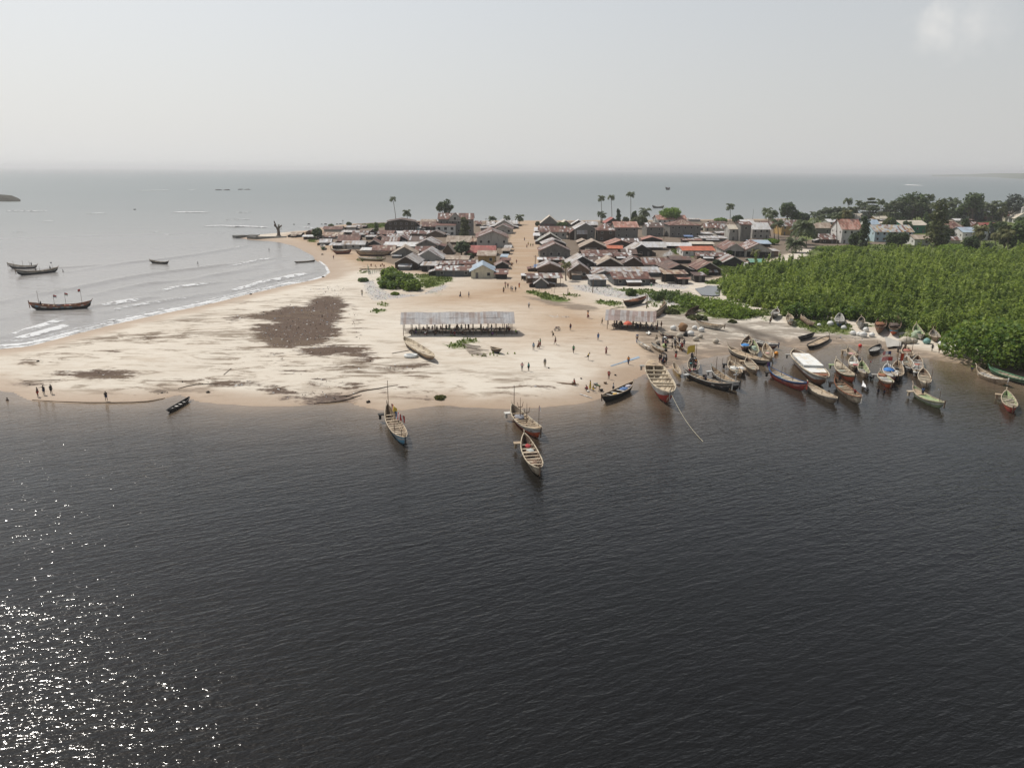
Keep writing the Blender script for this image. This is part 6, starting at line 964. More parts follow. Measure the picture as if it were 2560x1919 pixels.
 ('C', 722, 1008, 1242, 1167, 1087, 11, 'G', 'rust', 'timber', 'rust gable with dark timber walls nearest the pond'), ('B', 1132, 1948, 1160, 1107, 1042, 7, 'S', 'silver', 'zinc', 'very long silver and tan roof across the front of the quarter'), ('B', 1122, 1400, 1192, 1137, 1087, 7, 'G', 'mixed', 'zinc', 'patched rust gable before the long silver roof'), ('B', 1382, 1828, 1272, 1187, 1102, 9, 'S', 'rust', 'zinc', 'wide rust-roofed zinc shack at the rubbish field'), ('B', 312, 718, 1290, 1177, 1120, 7, 'S', 'mixed', 'mud', 'low rust roof at the right corner of the street mouth'), ('B', 392, 538, 1307, 1236, 1182, 5, 'G', 'silver', 'zinc', 'little grey canvas-roofed hut in front of the corner rust roof'),
 ('C', 540, 924, 1002, 932, 882, 8, 'S', 'orange', 'white', 'white house with bright orange roof'), ('C', 642, 918, 895, 862, 826, 7, 'S', 'cream', 'brown', 'long cream roof behind the orange roof'), ('C', 1062, 1318, 1012, 926, 850, 16, 'G', 'rust', 'pale', 'left of the twin rust-brown gable houses with shaded porches'), ('C', 1322, 1640, 1022, 932, 848, 16, 'G', 'rust', 'pale', 'right of the twin rust-brown gable houses with shaded porches'), ('C', 722, 1078, 1062, 1002, 963, 7, 'S', 'mixed', 'mud', 'patched rust and white roof below the orange-roofed house'), ('C', 1052, 1298, 1132, 1077, 1012, 9, 'G', 'mixed', 'dark', 'dark gable shack at the meadow edge'), ('C', 1392, 1572, 1132, 1086, 1040, 6, 'S', 'green', 'brown', 'small house with sea-green roof beside the mangrove'),
 ('C', 212, 588, 602, 545, 491, 10, 'S', 'pink', 'white', 'long white house with pinkish roof at the sea'), ('C', 376, 748, 772, 617, 549, 14, 'H', 'rust', 'cement', 'big two-storey concrete house with hipped red-brown roof'), ('C2', 1182, 1378, 582, 247, 190, 9, 'S', 'rust', 'cement', 'two-storey bare concrete house with little rust roof'), ('C2', 962, 1128, 562, 332, 252, 8, 'S', 'cream', 'pale', 'narrow wing with cream roof left of the bare concrete house'), ('C2', 1422, 1758, 525, 335, 207, 9, 'S', 'white', 'pale', 'house with wavy white and rust roof right of the bare concrete house'), ('C2', 1212, 1468, 262, 222, 152, 8, 'S', 'white', 'pale', 'white roof at the sea behind the bare concrete house'),
 ('C2', 1642, 1858, 330, 272, 187, 9, 'S', 'rust', 'cement', 'rust roof left of the leaning tall palm'), ('C', 1772, 2030, 742, 627, 552, 11, 'S', 'mixed', 'ochre', 'two-storey ochre house half hidden by dark palms'), ('C2', 482, 728, 372, 305, 232, 8, 'S', 'rust', 'cream', 'cream-walled rust house at the dirt lane end'), ('C2', 702, 978, 372, 332, 234, 8, 'S', 'mixed', 'cream', 'patched house right of the dirt lane end'), ('C2', 592, 898, 262, 235, 182, 8, 'S', 'brown', 'brown', 'brown roof near the sea behind the dirt lane'), ('C2', 385, 640, 490, 472, 420, 7, 'L', 'silver', 'pale', 'grey lean-to at the foot of the dirt lane'), ('C2', 725, 945, 470, 440, 392, 7, 'S', 'silver', 'pale', 'grey-white roof below the patched house'),
 ('C2', 432, 915, 580, 552, 472, 9, 'S', 'silver', 'cement', 'broad grey-white market roof behind the cream roof'), ('C2', 62, 420, 622, 600, 522, 8, 'S', 'rust', 'dark', 'rust roof before the big concrete house'), ('C2', 102, 238, 545, 522, 482, 4, 'L', 'blue', 'dark', 'blue tarpaulin at the wall of the big concrete house'), ('C2', 1395, 1770, 690, 640, 556, 6, 'L', 'lblue', 'dark', 'pale blue lean-to behind the twin gables'), ('C2', 1730, 1925, 880, 770, 745, 6, 'L', 'silver', 'mud', 'mud-brick annex right of the twin gables'), ('C2', 60, 300, 300, 170, 90, 6, 'S', 'pink', 'pale', 'x') if False else ('C2', 165, 400, 190, 160, 128, 7, 'S', 'silver', 'pale', 'grey-white roof at the sea right of the pinkish roof'),
 # the palm quarter on the far right
 ('R1', 302, 600, 1180, 1022, 922, 9, 'S', 'tan', 'cement', 'house with silver and tan roof left of the tall white house'), ('R1', 412, 698, 1332, 1242, 1142, 8, 'S', 'mixed', 'brown', 'low red and white patched roof at the meadow'), ('R1', 802, 1188, 1335, 1047, 852, 12, 'S', 'pink', 'white', 'tall white house with orange and white roof'), ('R1', 1482, 2190, 1295, 1097, 966, 12, 'S', 'blend', 'lblue', 'long house with streaked blue, yellow and rust roof'), ('R1', 1990, 2500, 1130, 967, 877, 12, 'S', 'cream', 'green', 'green-walled house with long cream roof'), ('R1', 1302, 1530, 1000, 947, 862, 9, 'S', 'lblue', 'white', 'blue and white roof behind the long streaked roof'),
 ('R1', 1535, 1760, 980, 952, 900, 8, 'S', 'cream', 'pale', 'cream roof behind the long streaked roof'), ('R1', 1005, 1300, 880, 832, 742, 9, 'S', 'cream', 'white', 'cream-white house under the layered tree'), ('R1', 1482, 1750, 905, 842, 790, 8, 'S', 'cream', 'ochre', 'orange-walled house with cream strip roof'), ('R1', 1352, 1488, 760, 732, 684, 7, 'S', 'red', 'brown', 'small red roof in the shade of the layered tree'), ('R1', 555, 780, 960, 905, 850, 9, 'S', 'white', 'pale', 'bright white roof left of the tall white house'),
 ('R2', 722, 1055, 1200, 1032, 892, 11, 'H', 'rust', 'ochre', 'orange-walled house with hipped red-brown roof'), ('R2', 1062, 1318, 1040, 975, 902, 9, 'S', 'rust', 'cream', 'red-brown roof behind the pale blue roof'), ('R2', 1392, 1688, 1080, 1022, 922, 9, 'S', 'red', 'cream', 'red roof behind the short thick palm'), ('R2', 982, 1498, 1262, 1107, 1012, 11, 'S', 'lblue', 'white', 'white balcony house with broad pale blue roof'), ('R2', 602, 935, 1330, 1262, 1192, 7, 'S', 'mixed', 'cream', 'low red and white roof left of the white balcony'), ('R2', 42, 358, 1372, 1242, 1162, 9, 'S', 'tan', 'white', 'low tan-rust house with white posts above the mangrove'),
 ('R2', 1852, 2108, 900, 787, 705, 10, 'S', 'rust', 'cream', 'red-brown roof left of the church'), ('R2', 1302, 1578, 890, 812, 790, 9, 'S', 'brown', 'cement', 'low grey flat-roofed block under the far trees'), ('R2', 882, 1000, 920, 885, 842, 8, 'S', 'white', 'pale', 'small white roof behind the hipped red-brown roof'), ('R2', 1010, 1220, 910, 880, 852, 8, 'S', 'rust', 'brown', 'low rust roof behind the slim-trunked tree')]
OPENF = {'low rust roof at the right corner of the street mouth', 'long whitish market roof above the silver gable', 'whitish market roof left of the orange roof', 'open-fronted shack with grey lean roof facing the bay'}
HB = {}
for h_ in HOUSES: HB[h_[10]] = house(*h_, openf=h_[10] in OPENF, name='market_stall' if 'stall' in h_[10] else 'shack' if h_[10].split()[-1] == 'shack' or 'shack' in h_[10][:30] else 'house', cat='stall' if 'stall' in h_[10] else 'shack' if 'shack' in h_[10][:30] else 'house')
# porches of the twin gables, the colonial house and the church get their own pieces
for key in ('left of the twin rust-brown gable houses with shaded porches', 'right of the twin rust-brown gable houses with shaded porches'):
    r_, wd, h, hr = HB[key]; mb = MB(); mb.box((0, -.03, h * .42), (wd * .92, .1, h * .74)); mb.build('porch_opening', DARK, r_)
    for q in (-.46, 0, .46): mb = MB(); mb.box((q * wd, -.14, h * .42), (.3, .14, h * .84)); mb.build('porch_column', TRIM, r_)
def colonial():
    r_, wd, h, hr = house('A', 985, 1424, 640, 440, 366, 9, 'S', 'rust', 'cement', 'old two-storey colonial house with rust roof and a front dormer', name='colonial_house', ov=.5)
    mb = MB(); x0, w_ = -wd * .02, wd * .34
    mb.add([(x0 - w_ / 2, -.35, h - 1.2), (x0 + w_ / 2, -.35, h - 1.2), (x0 + w_ / 2, -.35, h + .2), (x0, -.35, hr + .3), (x0 - w_ / 2, -.35, h + .2), (x0 - w_ / 2, 4, h - 1.2), (x0 + w_ / 2, 4, h - 1.2), (x0 + w_ / 2, 4, h + .2), (x0, 4, hr + .3), (x0 - w_ / 2, 4, h + .2)], [(0, 1, 2, 3, 4), (9, 8, 7, 6, 5), (1, 6, 7, 2), (5, 0, 4, 9)]); d = mb.build('dormer', wallm('pale'), r_)
    window(d, x0, h + .3, 1.2, 1.5, -.35); mb = MB()
    for s in (-1, 1): mb.hexa([(x0 + s * (w_ / 2 + .3), -.7, h), (x0 + s * (w_ / 2 + .3), 4, h), (x0, 4, hr + .33), (x0, -.7, hr + .33), (x0 + s * (w_ / 2 + .3), -.7, h + .12), (x0 + s * (w_ / 2 + .3), 4, h + .12), (x0, 4, hr + .48), (x0, -.7, hr + .48)][::1])
    mb.build('dormer_roof', pm('dormer_rust', (.12, .07, .055), .7), d)
    a = VY(*vp('A', 1090, 615), GV('A', 1090, 640).y - 4); mb = MB(); lx = -wd / 2 - 1.2; pw = wd * .56; ph = h * .62
    mb.box((lx + pw / 2, -2.3, ph / 2), (pw, 4.4, ph)); p = mb.build('porch_block', wallm('white'), r_); mb = MB(); mb.hexa([(lx - .4, -5, ph + .05), (lx + pw + .4, -5, ph + .05), (lx + pw + .4, -.06, ph + 1.1), (lx - .4, -.06, ph + 1.1), (lx - .4, -5, ph + .15), (lx + pw + .4, -5, ph + .15), (lx + pw + .4, -.06, ph + 1.2), (lx - .4, -.06, ph + 1.2)]); mb.build('porch_roof', pm('porch_rust', (.17, .09, .07), .7, .5, .8), p)
    for i in range(3):
        for z in (.25, .72): window(p, lx + pw * (i + .5) / 3, ph * z, 1.5, 1.4, -4.5)
colonial()
def church():
    r_, wd, h, hr = house('R2', 2070, 2420, 930, 835, 690, 22, 'G', 'cream', 'white', 'white church with steep cream roof at the right edge', name='church', cat='church', group=None, rz=-.25)
    mb = MB(); mb.box((-wd * .12, 3, hr * .55), (2.6, 2.6, hr * 1.3)); t_ = mb.build('tower', wallm('white'), r_); mb = MB(); mb.add([(-wd * .12 - 1.6, 1.4, hr * 1.2), (-wd * .12 + 1.6, 1.4, hr * 1.2), (-wd * .12 + 1.6, 4.6, hr * 1.2), (-wd * .12 - 1.6, 4.6, hr * 1.2), (-wd * .12, 3, hr * 1.2 + 2)], [(0, 1, 4), (1, 2, 4), (2, 3, 4), (3, 0, 4)]); mb.build('spire', wallm('pale'), t_)
church()
r_, wd, h, hr = HB['white balcony house with broad pale blue roof']; mb = MB(); mb.box((-wd * .32, -1.0, h * .36), (wd * .34, 2, .25)); mb.box((-wd * .32, -1.95, h * .36 + .55), (wd * .34, .1, .95)); mb.build('balcony', wallm('white'), r_)
for q in (-.48, -.2): mb = MB(); mb.box((q * wd, -1.85, h * .68), (.3, .14, h * .62)); mb.build('balcony_column', wallm('white'), r_)
r_, wd, h, hr = HB['rust roof with pale wall and satellite dish']; mb = MB(); mb.blob((-wd * .18, -.5, h * .55), (.7, .16, .7), nu=12, nv=6); mb.tube([(-wd * .18, -.4, h * .55), (-wd * .18, 0, h * .4)], .05, 4); mb.build('satellite_dish', wallm('white'), r_)
# striped rust awning and the zinc shed, the small pink-roofed shed, the raised board on posts
house('C', 302, 580, 1352, 1227, 1184, 4, 'L', 'stripe', 'dark', 'shed with striped rust awning at the rubbish field', openf=True, name='shed', cat='shed'); house('C', 485, 610, 1362, 1288, 1260, 4, 'L', 'pink', 'dark', 'dark shed with small pink roof at the rubbish field', name='shed', cat='shed')
house('B', 1092, 1284, 1287, 1197, 1140, 5, 'L', 'silver', 'zinc', 'square zinc shed with clean silver roof at the rubbish field', name='shed', cat='shed'); house('B', 216, 280, 1212, 1165, 1150, 3, 'L', 'white', 'dark', 'white sheet roof on thin poles at the street mouth', openf=True, name='market_stall', cat='stall', ov=.1)
house('Q', 1495, 1620, 330, 245, 215, 5, 'L', 'brown', 'dark', 'black shack on the brink of the pond', name='shack', cat='shack')
house('L', 2030, 2211, 580, 475, 440, 1, 'S', 'brown', 'dark', 'x') if False else None
# ------------------------------------------------------------------ plants
def leafm(name, c0, c1, tr=.35):
    if name in _mc: return _mc[name]
    m, nt, b = newmat(name); b.inputs['Roughness'].default_value = .55; b.inputs['Specular IOR Level'].default_value = .25
    p = N(nt, 'ShaderNodeNewGeometry'); oi = N(nt, 'ShaderNodeObjectInfo')
    f = math_n(nt, 'ADD', math_n(nt, 'MULTIPLY', noise_n(nt, p.outputs['Position'], .16, 3, .6), .75), math_n(nt, 'ADD', math_n(nt, 'MULTIPLY', p.outputs['Random Per Island'], .5), math_n(nt, 'MULTIPLY', math_n(nt, 'SUBTRACT', noise_n(nt, p.outputs['Position'], .045, 2, .5), .5), .8)))
    c = mix_n(nt, ramp_n(nt, f, [(.38, 0), (.85, 1)]), c0, c1)
    L(nt, c, b.inputs['Base Color']); t = N(nt, 'ShaderNodeBsdfTranslucent'); L(nt, mix_n(nt, .5, c, (c1[0] * 1.2, c1[1] * 1.25, c1[2])), t.inputs[0]); mx = N(nt, 'ShaderNodeMixShader'); mx.inputs[0].default_value = tr
    L(nt, b.outputs[0], mx.inputs[1]); L(nt, t.outputs[0], mx.inputs[2]); L(nt, mx.outputs[0], nt.nodes['Material Output'].inputs['Surface']); _mc[name] = m; return m
LM = dict(mang=leafm('leaf_mangrove', (.06, .112, .02), (.29, .36, .07), .45), bush=leafm('leaf_bush', (.05, .11, .014), (.21, .28, .04), .4), dark=leafm('leaf_dark', (.03, .055, .02), (.095, .135, .045), .3), mid=leafm('leaf_mid', (.045, .09, .022), (.14, .19, .05)), bright=leafm('leaf_bright', (.09, .17, .015), (.22, .32, .04), .4), olive=leafm('leaf_olive', (.05, .07, .022), (.13, .14, .05)), palm=leafm('leaf_palm', (.035, .055, .022), (.12, .145, .06), .25), palmy=leafm('leaf_palm_yellow', (.07, .08, .02), (.19, .18, .07), .25), grey=leafm('leaf_grey', (.05, .065, .05), (.11, .13, .10), .2))
BARK = pm('bark', (.13, .10, .075), .95, .35, 3); PBARK = pm('palm_bark', (.20, .17, .14), .95, .3, 3)
def leaves(C, R, n, size, seed, hemi=False, shell=.55):
    """n leaf clumps scattered through an ellipsoid"""
    r = np.random.default_rng(seed); d = r.normal(size=(n, 3)); d /= np.linalg.norm(d, axis=1)[:, None]
    if hemi: d[:, 2] = np.abs(d[:, 2])
    rad = shell + (1 - shell) * r.random(n) ** .7; P_ = np.asarray(C) + d * rad[:, None] * np.asarray(R)
    nn = d * .7 + r.normal(size=(n, 3)) * .6 + np.array([0, 0, .8]); nn /= np.linalg.norm(nn, axis=1)[:, None]
    t = np.cross(nn, r.normal(size=(n, 3))); t /= np.linalg.norm(t, axis=1)[:, None]; b = np.cross(nn, t); s = size * (.55 + .9 * r.random(n))[:, None] * .5
    t *= s; b *= s * .75
    return np.stack([P_ - t - b * .3, P_ - b, P_ + t + b * .2, P_ + b], 1).reshape(-1, 3)
def leafobj(name, V_, mat, parent=None):
    q = np.arange(len(V_)).reshape(-1, 4); return link(name, npmesh(name, V_, q, [mat], False), parent)
NT = [100]
def tree(base, h, rx, label, mat='mid', kind='round', size=.9, dens=1.0, trunk=.3, name='tree', group='trees around the village', rz=None, bare=.35, grp=True):
    NT[0] += 1; s0 = NT[0]; R = random.Random(s0); root = tag(empty(name, base), label, 'tree' if name != 'bush' else 'bush', group if grp else None)
    mb = MB(); hb = h * bare; lean = R.uniform(-.06, .06) * h; limbs = []; cz = (hb + h) / 2; rz = rz or (h - hb) / 2
    if name != 'bush': mb.tube([(0, 0, -.3), (lean * .3, 0, hb * .5), (lean * .7, 0, hb), (lean, 0, cz)], [trunk * 1.3, trunk, trunk * .85, trunk * .4], 7)
    V_ = []
    if kind == 'layered':
        for k in range(5):
            z = hb + (h - hb) * (k + .3) / 5; r_ = rx * (1.0, 1.0, .8, .6, .38)[k]
            for j in range(6):
                a = j * 1.05 + k; c = (lean + r_ * .62 * math.cos(a), r_ * .62 * math.sin(a), z + R.uniform(-.2, .2)); V_.append(leaves(c, (r_ * .5, r_ * .5, .55), int(60 * dens), size, s0 * 50 + k * 7 + j)); mb.tube([(lean, 0, z - .4), c], [trunk * .3, .04], 4)
    else:
        ncl = {'round': 15, 'open': 11, 'column': 10, 'bush': 16}[kind]
        for k in range(ncl):
            a, u = k * 2.39996 + R.random(), (k + .5) / ncl
            if kind == 'column': c = (lean + rx * .3 * math.cos(a), rx * .3 * math.sin(a), hb + (h - hb) * u); rr = (rx * .75 * (1.05 - .5 * u),) * 2 + ((h - hb) * .16,)
            elif kind == 'bush': q = math.sqrt(u); c = (rx * .8 * q * math.cos(a), rx * .8 * q * math.sin(a), h * (.62 - .34 * u) * R.uniform(.8, 1.15)); rr = (rx * .30, rx * .30, h * .34)
            else:
                el = math.asin(1 - 1.75 * u); q = R.uniform(.55, .8); c = (lean + rx * q * math.cos(el) * math.cos(a), rx * q * math.cos(el) * math.sin(a), cz + rz * q * math.sin(el)); f = (.44 if kind == 'round' else .34) * R.uniform(.8, 1.2); rr = (rx * f, rx * f, rz * f * 1.05)
            V_.append(leaves(c, rr, int(95 * dens * R.uniform(.6, 1.3)), size, s0 * 50 + k, shell=.35))
            if kind in ('round', 'open') and k % 2 == 0: mb.tube([(lean * .8, 0, hb * R.uniform(.85, 1.1)), Vector(c) * .5 + Vector((lean * .5, 0, hb * .5)), c], [trunk * .5, trunk * .3, .05], 5)
            if kind == 'bush' and k % 2 == 0: mb.tube([(0, 0, 0), c], [.12, .04], 4)
    if mb.v: mb.build('trunk' if name != 'bush' else 'branches', BARK, root)
    leafobj('crown' if name != 'bush' else 'foliage', np.concatenate(V_), LM[mat], root); return root
# palms: three crowns with drooping pinnate fronds, reused
def palm_crown(seed, nf=17, droop=1.0):
    R = random.Random(seed); V_ = []
    for k in range(nf):
        a = k * 2.39996 + R.uniform(-.2, .2); e0 = R.uniform(.0, 1.25) if k < nf - 3 else 1.35; Lf = R.uniform(.85, 1.1); pts = []; x = z = 0.0; e = e0; n = 9
        for i in range(n + 1): pts.append((x, z)); x += Lf / n * math.cos(e); z += Lf / n * math.sin(e); e -= (1.55 * droop + R.uniform(-.2, .2)) / n * (1 + i * .12)
        ca, sa = math.cos(a), math.sin(a)
        for i in range(n):
            (x0, z0), (x1, z1) = pts[i], pts[i + 1]; wl = .23 * math.sin(PI * (i + .8) / (n + 1)) ** .7
            for s in (-1, 1):
                dz = -wl * R.uniform(.5, 1.0); o = (x1 - x0) * .9
                q = [(x0, 0, z0), (x1 * .75 + x0 * .25, 0, z1 * .75 + z0 * .25), (x1 + o * .5, s * wl, z1 + dz), (x0 + o * .6, s * wl, z0 + dz)]
                V_ += [(p[0] * ca - p[1] * sa, p[0] * sa + p[1] * ca, p[2]) for p in q]
    V_ = np.array(V_); return npmesh('palm_crown', V_, np.arange(len(V_)).reshape(-1, 4), [LM['palm']], False)
CROWN = [palm_crown(1, 18), palm_crown(2, 15, 1.25), palm_crown(3, 21, .85)]
def palm(v, bx, by, cx, cy, r, label, k=0, mat='palm', group='coconut palms', trunk=.2):
    b = GV(v, bx, by, -.2); c = VY(*vp(v, cx, cy), b.y + .01); rad = r / VW[v][2] * b.y / F; root = tag(empty('palm_tree', b), label, 'palm', group); d = c - b
    mb = MB(); bend = Vector((random.uniform(-.3, .3), .2, 0)) * max(1, d.z * .05); pts = [d * t + bend * math.sin(PI * t) for t in (0, .15, .35, .55, .75, .92, 1.0)]; mb.tube(pts, [trunk * 1.7, trunk * 1.15, trunk, trunk * .9, trunk * .85, trunk * .85, trunk * .8], 7); mb.build('trunk', PBARK, root)
    me = CROWN[k % 3]; o = link('crown', me, root); o.location = d; o.scale = (rad, rad, rad * 1.05); o.rotation_euler = (0, 0, random.uniform(0, 6)); o.material_slots[0].link = 'OBJECT'; o.material_slots[0].material = LM[mat]
for a in [('A', 455, 495, 412, 185, 62, 'tall lone palm leaning left over the dark barn', 1), ('A', 597, 560, 590, 360, 80, 'shorter full palm in front of the dark barn', 0), ('A', 1662, 500, 1660, 440, 70, 'leftmost of the short palms at the sea by the street', 2), ('A', 1847, 490, 1847, 425, 70, 'middle short palm at the sea by the street', 1), ('A', 2003, 510, 2005, 420, 80, 'bushy palm at the left corner of the street end', 0),
    ('B', 1226, 490, 1222, 175, 66, 'leftmost of the three tall palms on the shore'), ('B', 1356, 490, 1345, 165, 66, 'middle of the three tall palms on the shore', 1), ('B', 1590, 490, 1592, 135, 70, 'rightmost of the three tall palms on the shore', 2), ('B', 1215, 490, 1214, 370, 65, 'left of two low palms under the tall palms', 1), ('B', 1240, 492, 1246, 390, 60, 'right of two low palms under the tall palms', 0), ('B', 1775, 492, 1772, 350, 105, 'broad drooping palm left of the bright round tree', 0),
    ('B', 778, 1215, 782, 1020, 92, 'yellowish palm standing before the east front houses', 2, 'palmy'), ('C', 1130, 578, 1133, 380, 76, 'single palm at the sea near the middle of the right shore', 0), ('C', 1690, 790, 1660, 480, 120, 'tall ragged palm leaning over the wavy white roof', 1), ('C', 1740, 800, 1730, 600, 110, 'hanging-frond palm right of the wavy white roof', 2), ('C', 1640, 760, 1600, 440, 95, 'thin spiky palm rising left of the ragged palm', 1), ('C2', 1500, 905, 1490, 790, 130, 'young yellow-green palm before the twin gables', 0, 'palmy'),
    ('R1', 130, 1420, 130, 1010, 330, 'big dark palm at the left end of the mangrove', 0), ('R1', 20, 1350, 10, 1060, 260, 'second big dark palm behind the left end of the mangrove', 2), ('C', 1950, 960, 1950, 860, 170, 'low dark palm crown spreading beside the mangrove', 2), ('R1', 725, 1340, 720, 780, 150, 'slender palm before the tall white house, left', 1), ('R1', 940, 1300, 935, 740, 150, 'slender yellowish palm before the tall white house, right', 0, 'palmy'), ('R1', 960, 870, 945, 490, 130, 'windblown palm above the palm grove', 1), ('R1', 1590, 880, 1615, 540, 75, 'small-crowned palm right of the layered tree', 2), ('R1', 1730, 900, 1730, 600, 120, 'ragged palm left of the big round tree', 1), ('R1', 1820, 920, 1800, 760, 110, 'low palm at the foot of the big round tree', 0),
    ('R2', 355, 840, 350, 420, 140, 'palm rising behind the big round tree', 0), ('R2', 640, 840, 650, 490, 120, 'left palm of the far dark pair', 1), ('R2', 800, 840, 815, 500, 140, 'right palm of the far dark pair', 2), ('R2', 1520, 850, 1520, 640, 120, 'far palm left of the grey tree', 1), ('R2', 1660, 850, 1660, 540, 120, 'taller far palm touching the grey tree', 0), ('R2', 1290, 850, 1300, 640, 140, 'palm with hanging fronds under the dark topped tree', 1), ('R2', 1345, 1400, 1345, 1080, 190, 'short thick palm before the pale blue roof', 2, 'palmy'), ('R2', 1900, 1560, 1895, 1130, 170, 'yellowing palm at the right edge of the mangrove', 0, 'palmy'), ('R2', 1640, 1500, 1660, 1180, 150, 'olive palm between the thick palm and the yellowing palm', 1, 'palmy'), ('R2', 665, 1330, 665, 1010, 110, 'drooping palm before the hipped red-brown roof', 1), ('R2', 2120, 1500, 2130, 1250, 190, 'big palm cut by the right photo edge', 2)]: palm(*a)
for k, (x, y, r) in enumerate([(240, 740, 55), (290, 780, 60), (340, 760, 70), (420, 720, 75), (480, 700, 75), (540, 680, 80), (610, 690, 80), (660, 720, 75), (720, 660, 70), (780, 700, 70), (830, 660, 75), (880, 690, 70), (1020, 660, 80), (1070, 690, 70), (1130, 650, 60), (470, 800, 70), (370, 820, 60), (1500, 660, 70)]):
    palm('R1', x, max(y + 110, 862), x, y, r * 1.5, 'one of the dense low palms in the grove on the far right shore', k, 'palm', 'palm grove on the far right shore')
def at(v, x, y): return GV(v, x, y, -.1)
def tr(v, bx, by, ty, rpx, label, **kw):
    b = at(v, bx, by); h = VY(*vp(v, bx, ty), b.y).z - b.z; rx = rpx / VW[v][2] * b.y / F; return tree(b, h, rx, label, **kw)
tr('A', 1060, 492, 200, 118, 'dark spreading tree behind the colonial house', mat='dark', kind='open', size=1.5, trunk=.4)
tr('A', 1330, 690, 440, 75, 'vine-grown tree against the colonial house', mat='olive', kind='column', size=1.1, bare=.1); tr('A', 1270, 900, 715, 95, 'dark thicket tree in the middle of the west quarter', mat='dark', size=1.0, bare=.15); tr('A', 1385, 950, 870, 40, 'small dark shrub tree left of the ochre house', mat='dark', size=.8, bare=.1); tr('L', 1172, 695, 552, 58, 'leafy dark tree at the head of the bay', mat='dark', size=.9, bare=.2); tr('L', 1915, 640, 490, 38, 'slim green tree below the green strip', mat='mid', kind='column', size=.8, bare=.35); tr('A', 210, 620, 490, 22, 'thin sapling beside the dark barn', mat='mid', kind='column', size=.7); tr('L', 1345, 535, 505, 32, 'low shrub tree behind the west shore house', mat='mid', size=.8, bare=.1); tr('L', 1570, 530, 478, 30, 'dark shrub at the sea left of the grey hut', mat='dark', size=.8, bare=.1)
tr('B', 1425, 492, 325, 35, 'dark clipped tree between the tall palms', mat='dark', kind='column', size=1.1, bare=.1); tr('B', 1625, 492, 345, 38, 'small dark tree right of the tall palms', mat='dark', size=1.0, bare=.15); tr('B', 1690, 560, 400, 95, 'green vine tree over the long two-storey house', mat='olive', size=1.2, bare=.1); tr('B', 1535, 495, 415, 40, 'pale shrub behind the red gable', mat='olive', size=1.0, bare=.1); tr('C', 380, 592, 394, 140, 'bright yellow-green domed tree at the sea', mat='bright', size=1.3, dens=1.5, bare=.12); tr('B', 730, 540, 480, 60, 'shrub between the two cream gables', mat='mid', size=.9, bare=.1); tr('B', 418, 530, 470, 28, 'yellowish shrub at the street end', mat='olive', size=.7, bare=.1)
tr('C', 1850, 592, 325, 105, 'dark round tree on the right shore', mat='dark', kind='round', size=1.5, trunk=.5, bare=.25); tr('C', 1955, 595, 445, 85, 'bright green tree below the dark round tree', mat='mid', size=1.2, bare=.2); tr('C', 1215, 580, 495, 70, 'green bush cluster by the single palm', mat='mid', size=1.1, bare=.05); tr('C', 1010, 575, 528, 75, 'yellow-green scrub at the sea left of the single palm', mat='bright', size=1.0, bare=.05); tr('C', 800, 1260, 1165, 62, 'yellow-green bush beside the rust gable at the pond', mat='bright', size=.7, bare=.1); tr('C', 1120, 1010, 935, 40, 'little tree at the porch of the left twin gable', mat='mid', size=.7, bare=.3); tr('C', 1650, 860, 790, 90, 'banana clump right of the twin gables', mat='bright', size=1.3, dens=.6, bare=.1); tr('C', 960, 1130, 1050, 45, 'shrub below the patched rust and white roof', mat='dark', size=.8, bare=.1)
tr('R1', 1340, 850, 405, 165, 'pagoda-shaped tree with layered branches', mat='olive', kind='layered', size=1.4, trunk=.4, dens=1.2, bare=.25); tr('R', 1080, 440, 165, 165, 'biggest dark domed tree on the right', mat='dark', size=1.9, trunk=.8, dens=1.8, bare=.15); tr('R', 1700, 450, 160, 100, 'tall tree with dark flat-bottomed crown', mat='dark', size=1.6, trunk=.6, bare=.35); tr('R', 1630, 440, 270, 100, 'green slim-trunked tree below the dark topped tree', mat='mid', size=1.3, trunk=.3, bare=.35); tr('R', 2080, 450, 160, 110, 'greyish airy tree on the far right', mat='grey', kind='open', size=1.6, trunk=.5, bare=.2); tr('R', 1330, 700, 255, 115, 'tall olive tree standing before the green-walled house', mat='olive', kind='column', size=1.3, trunk=.4, dens=1.6, bare=.12); tr('R', 625, 700, 420, 62, 'ivy-clad dark tree against the tall white house', mat='dark', kind='column', size=1.1, dens=1.5, bare=.02); tr('R', 540, 690, 560, 60, 'dark bush tree at the foot of the ivy-clad tree', mat='dark', size=1.0, bare=.05); tr('R', 1400, 690, 560, 65, 'dark undergrowth tree below the tall olive tree', mat='dark', size=1.0, bare=.05)
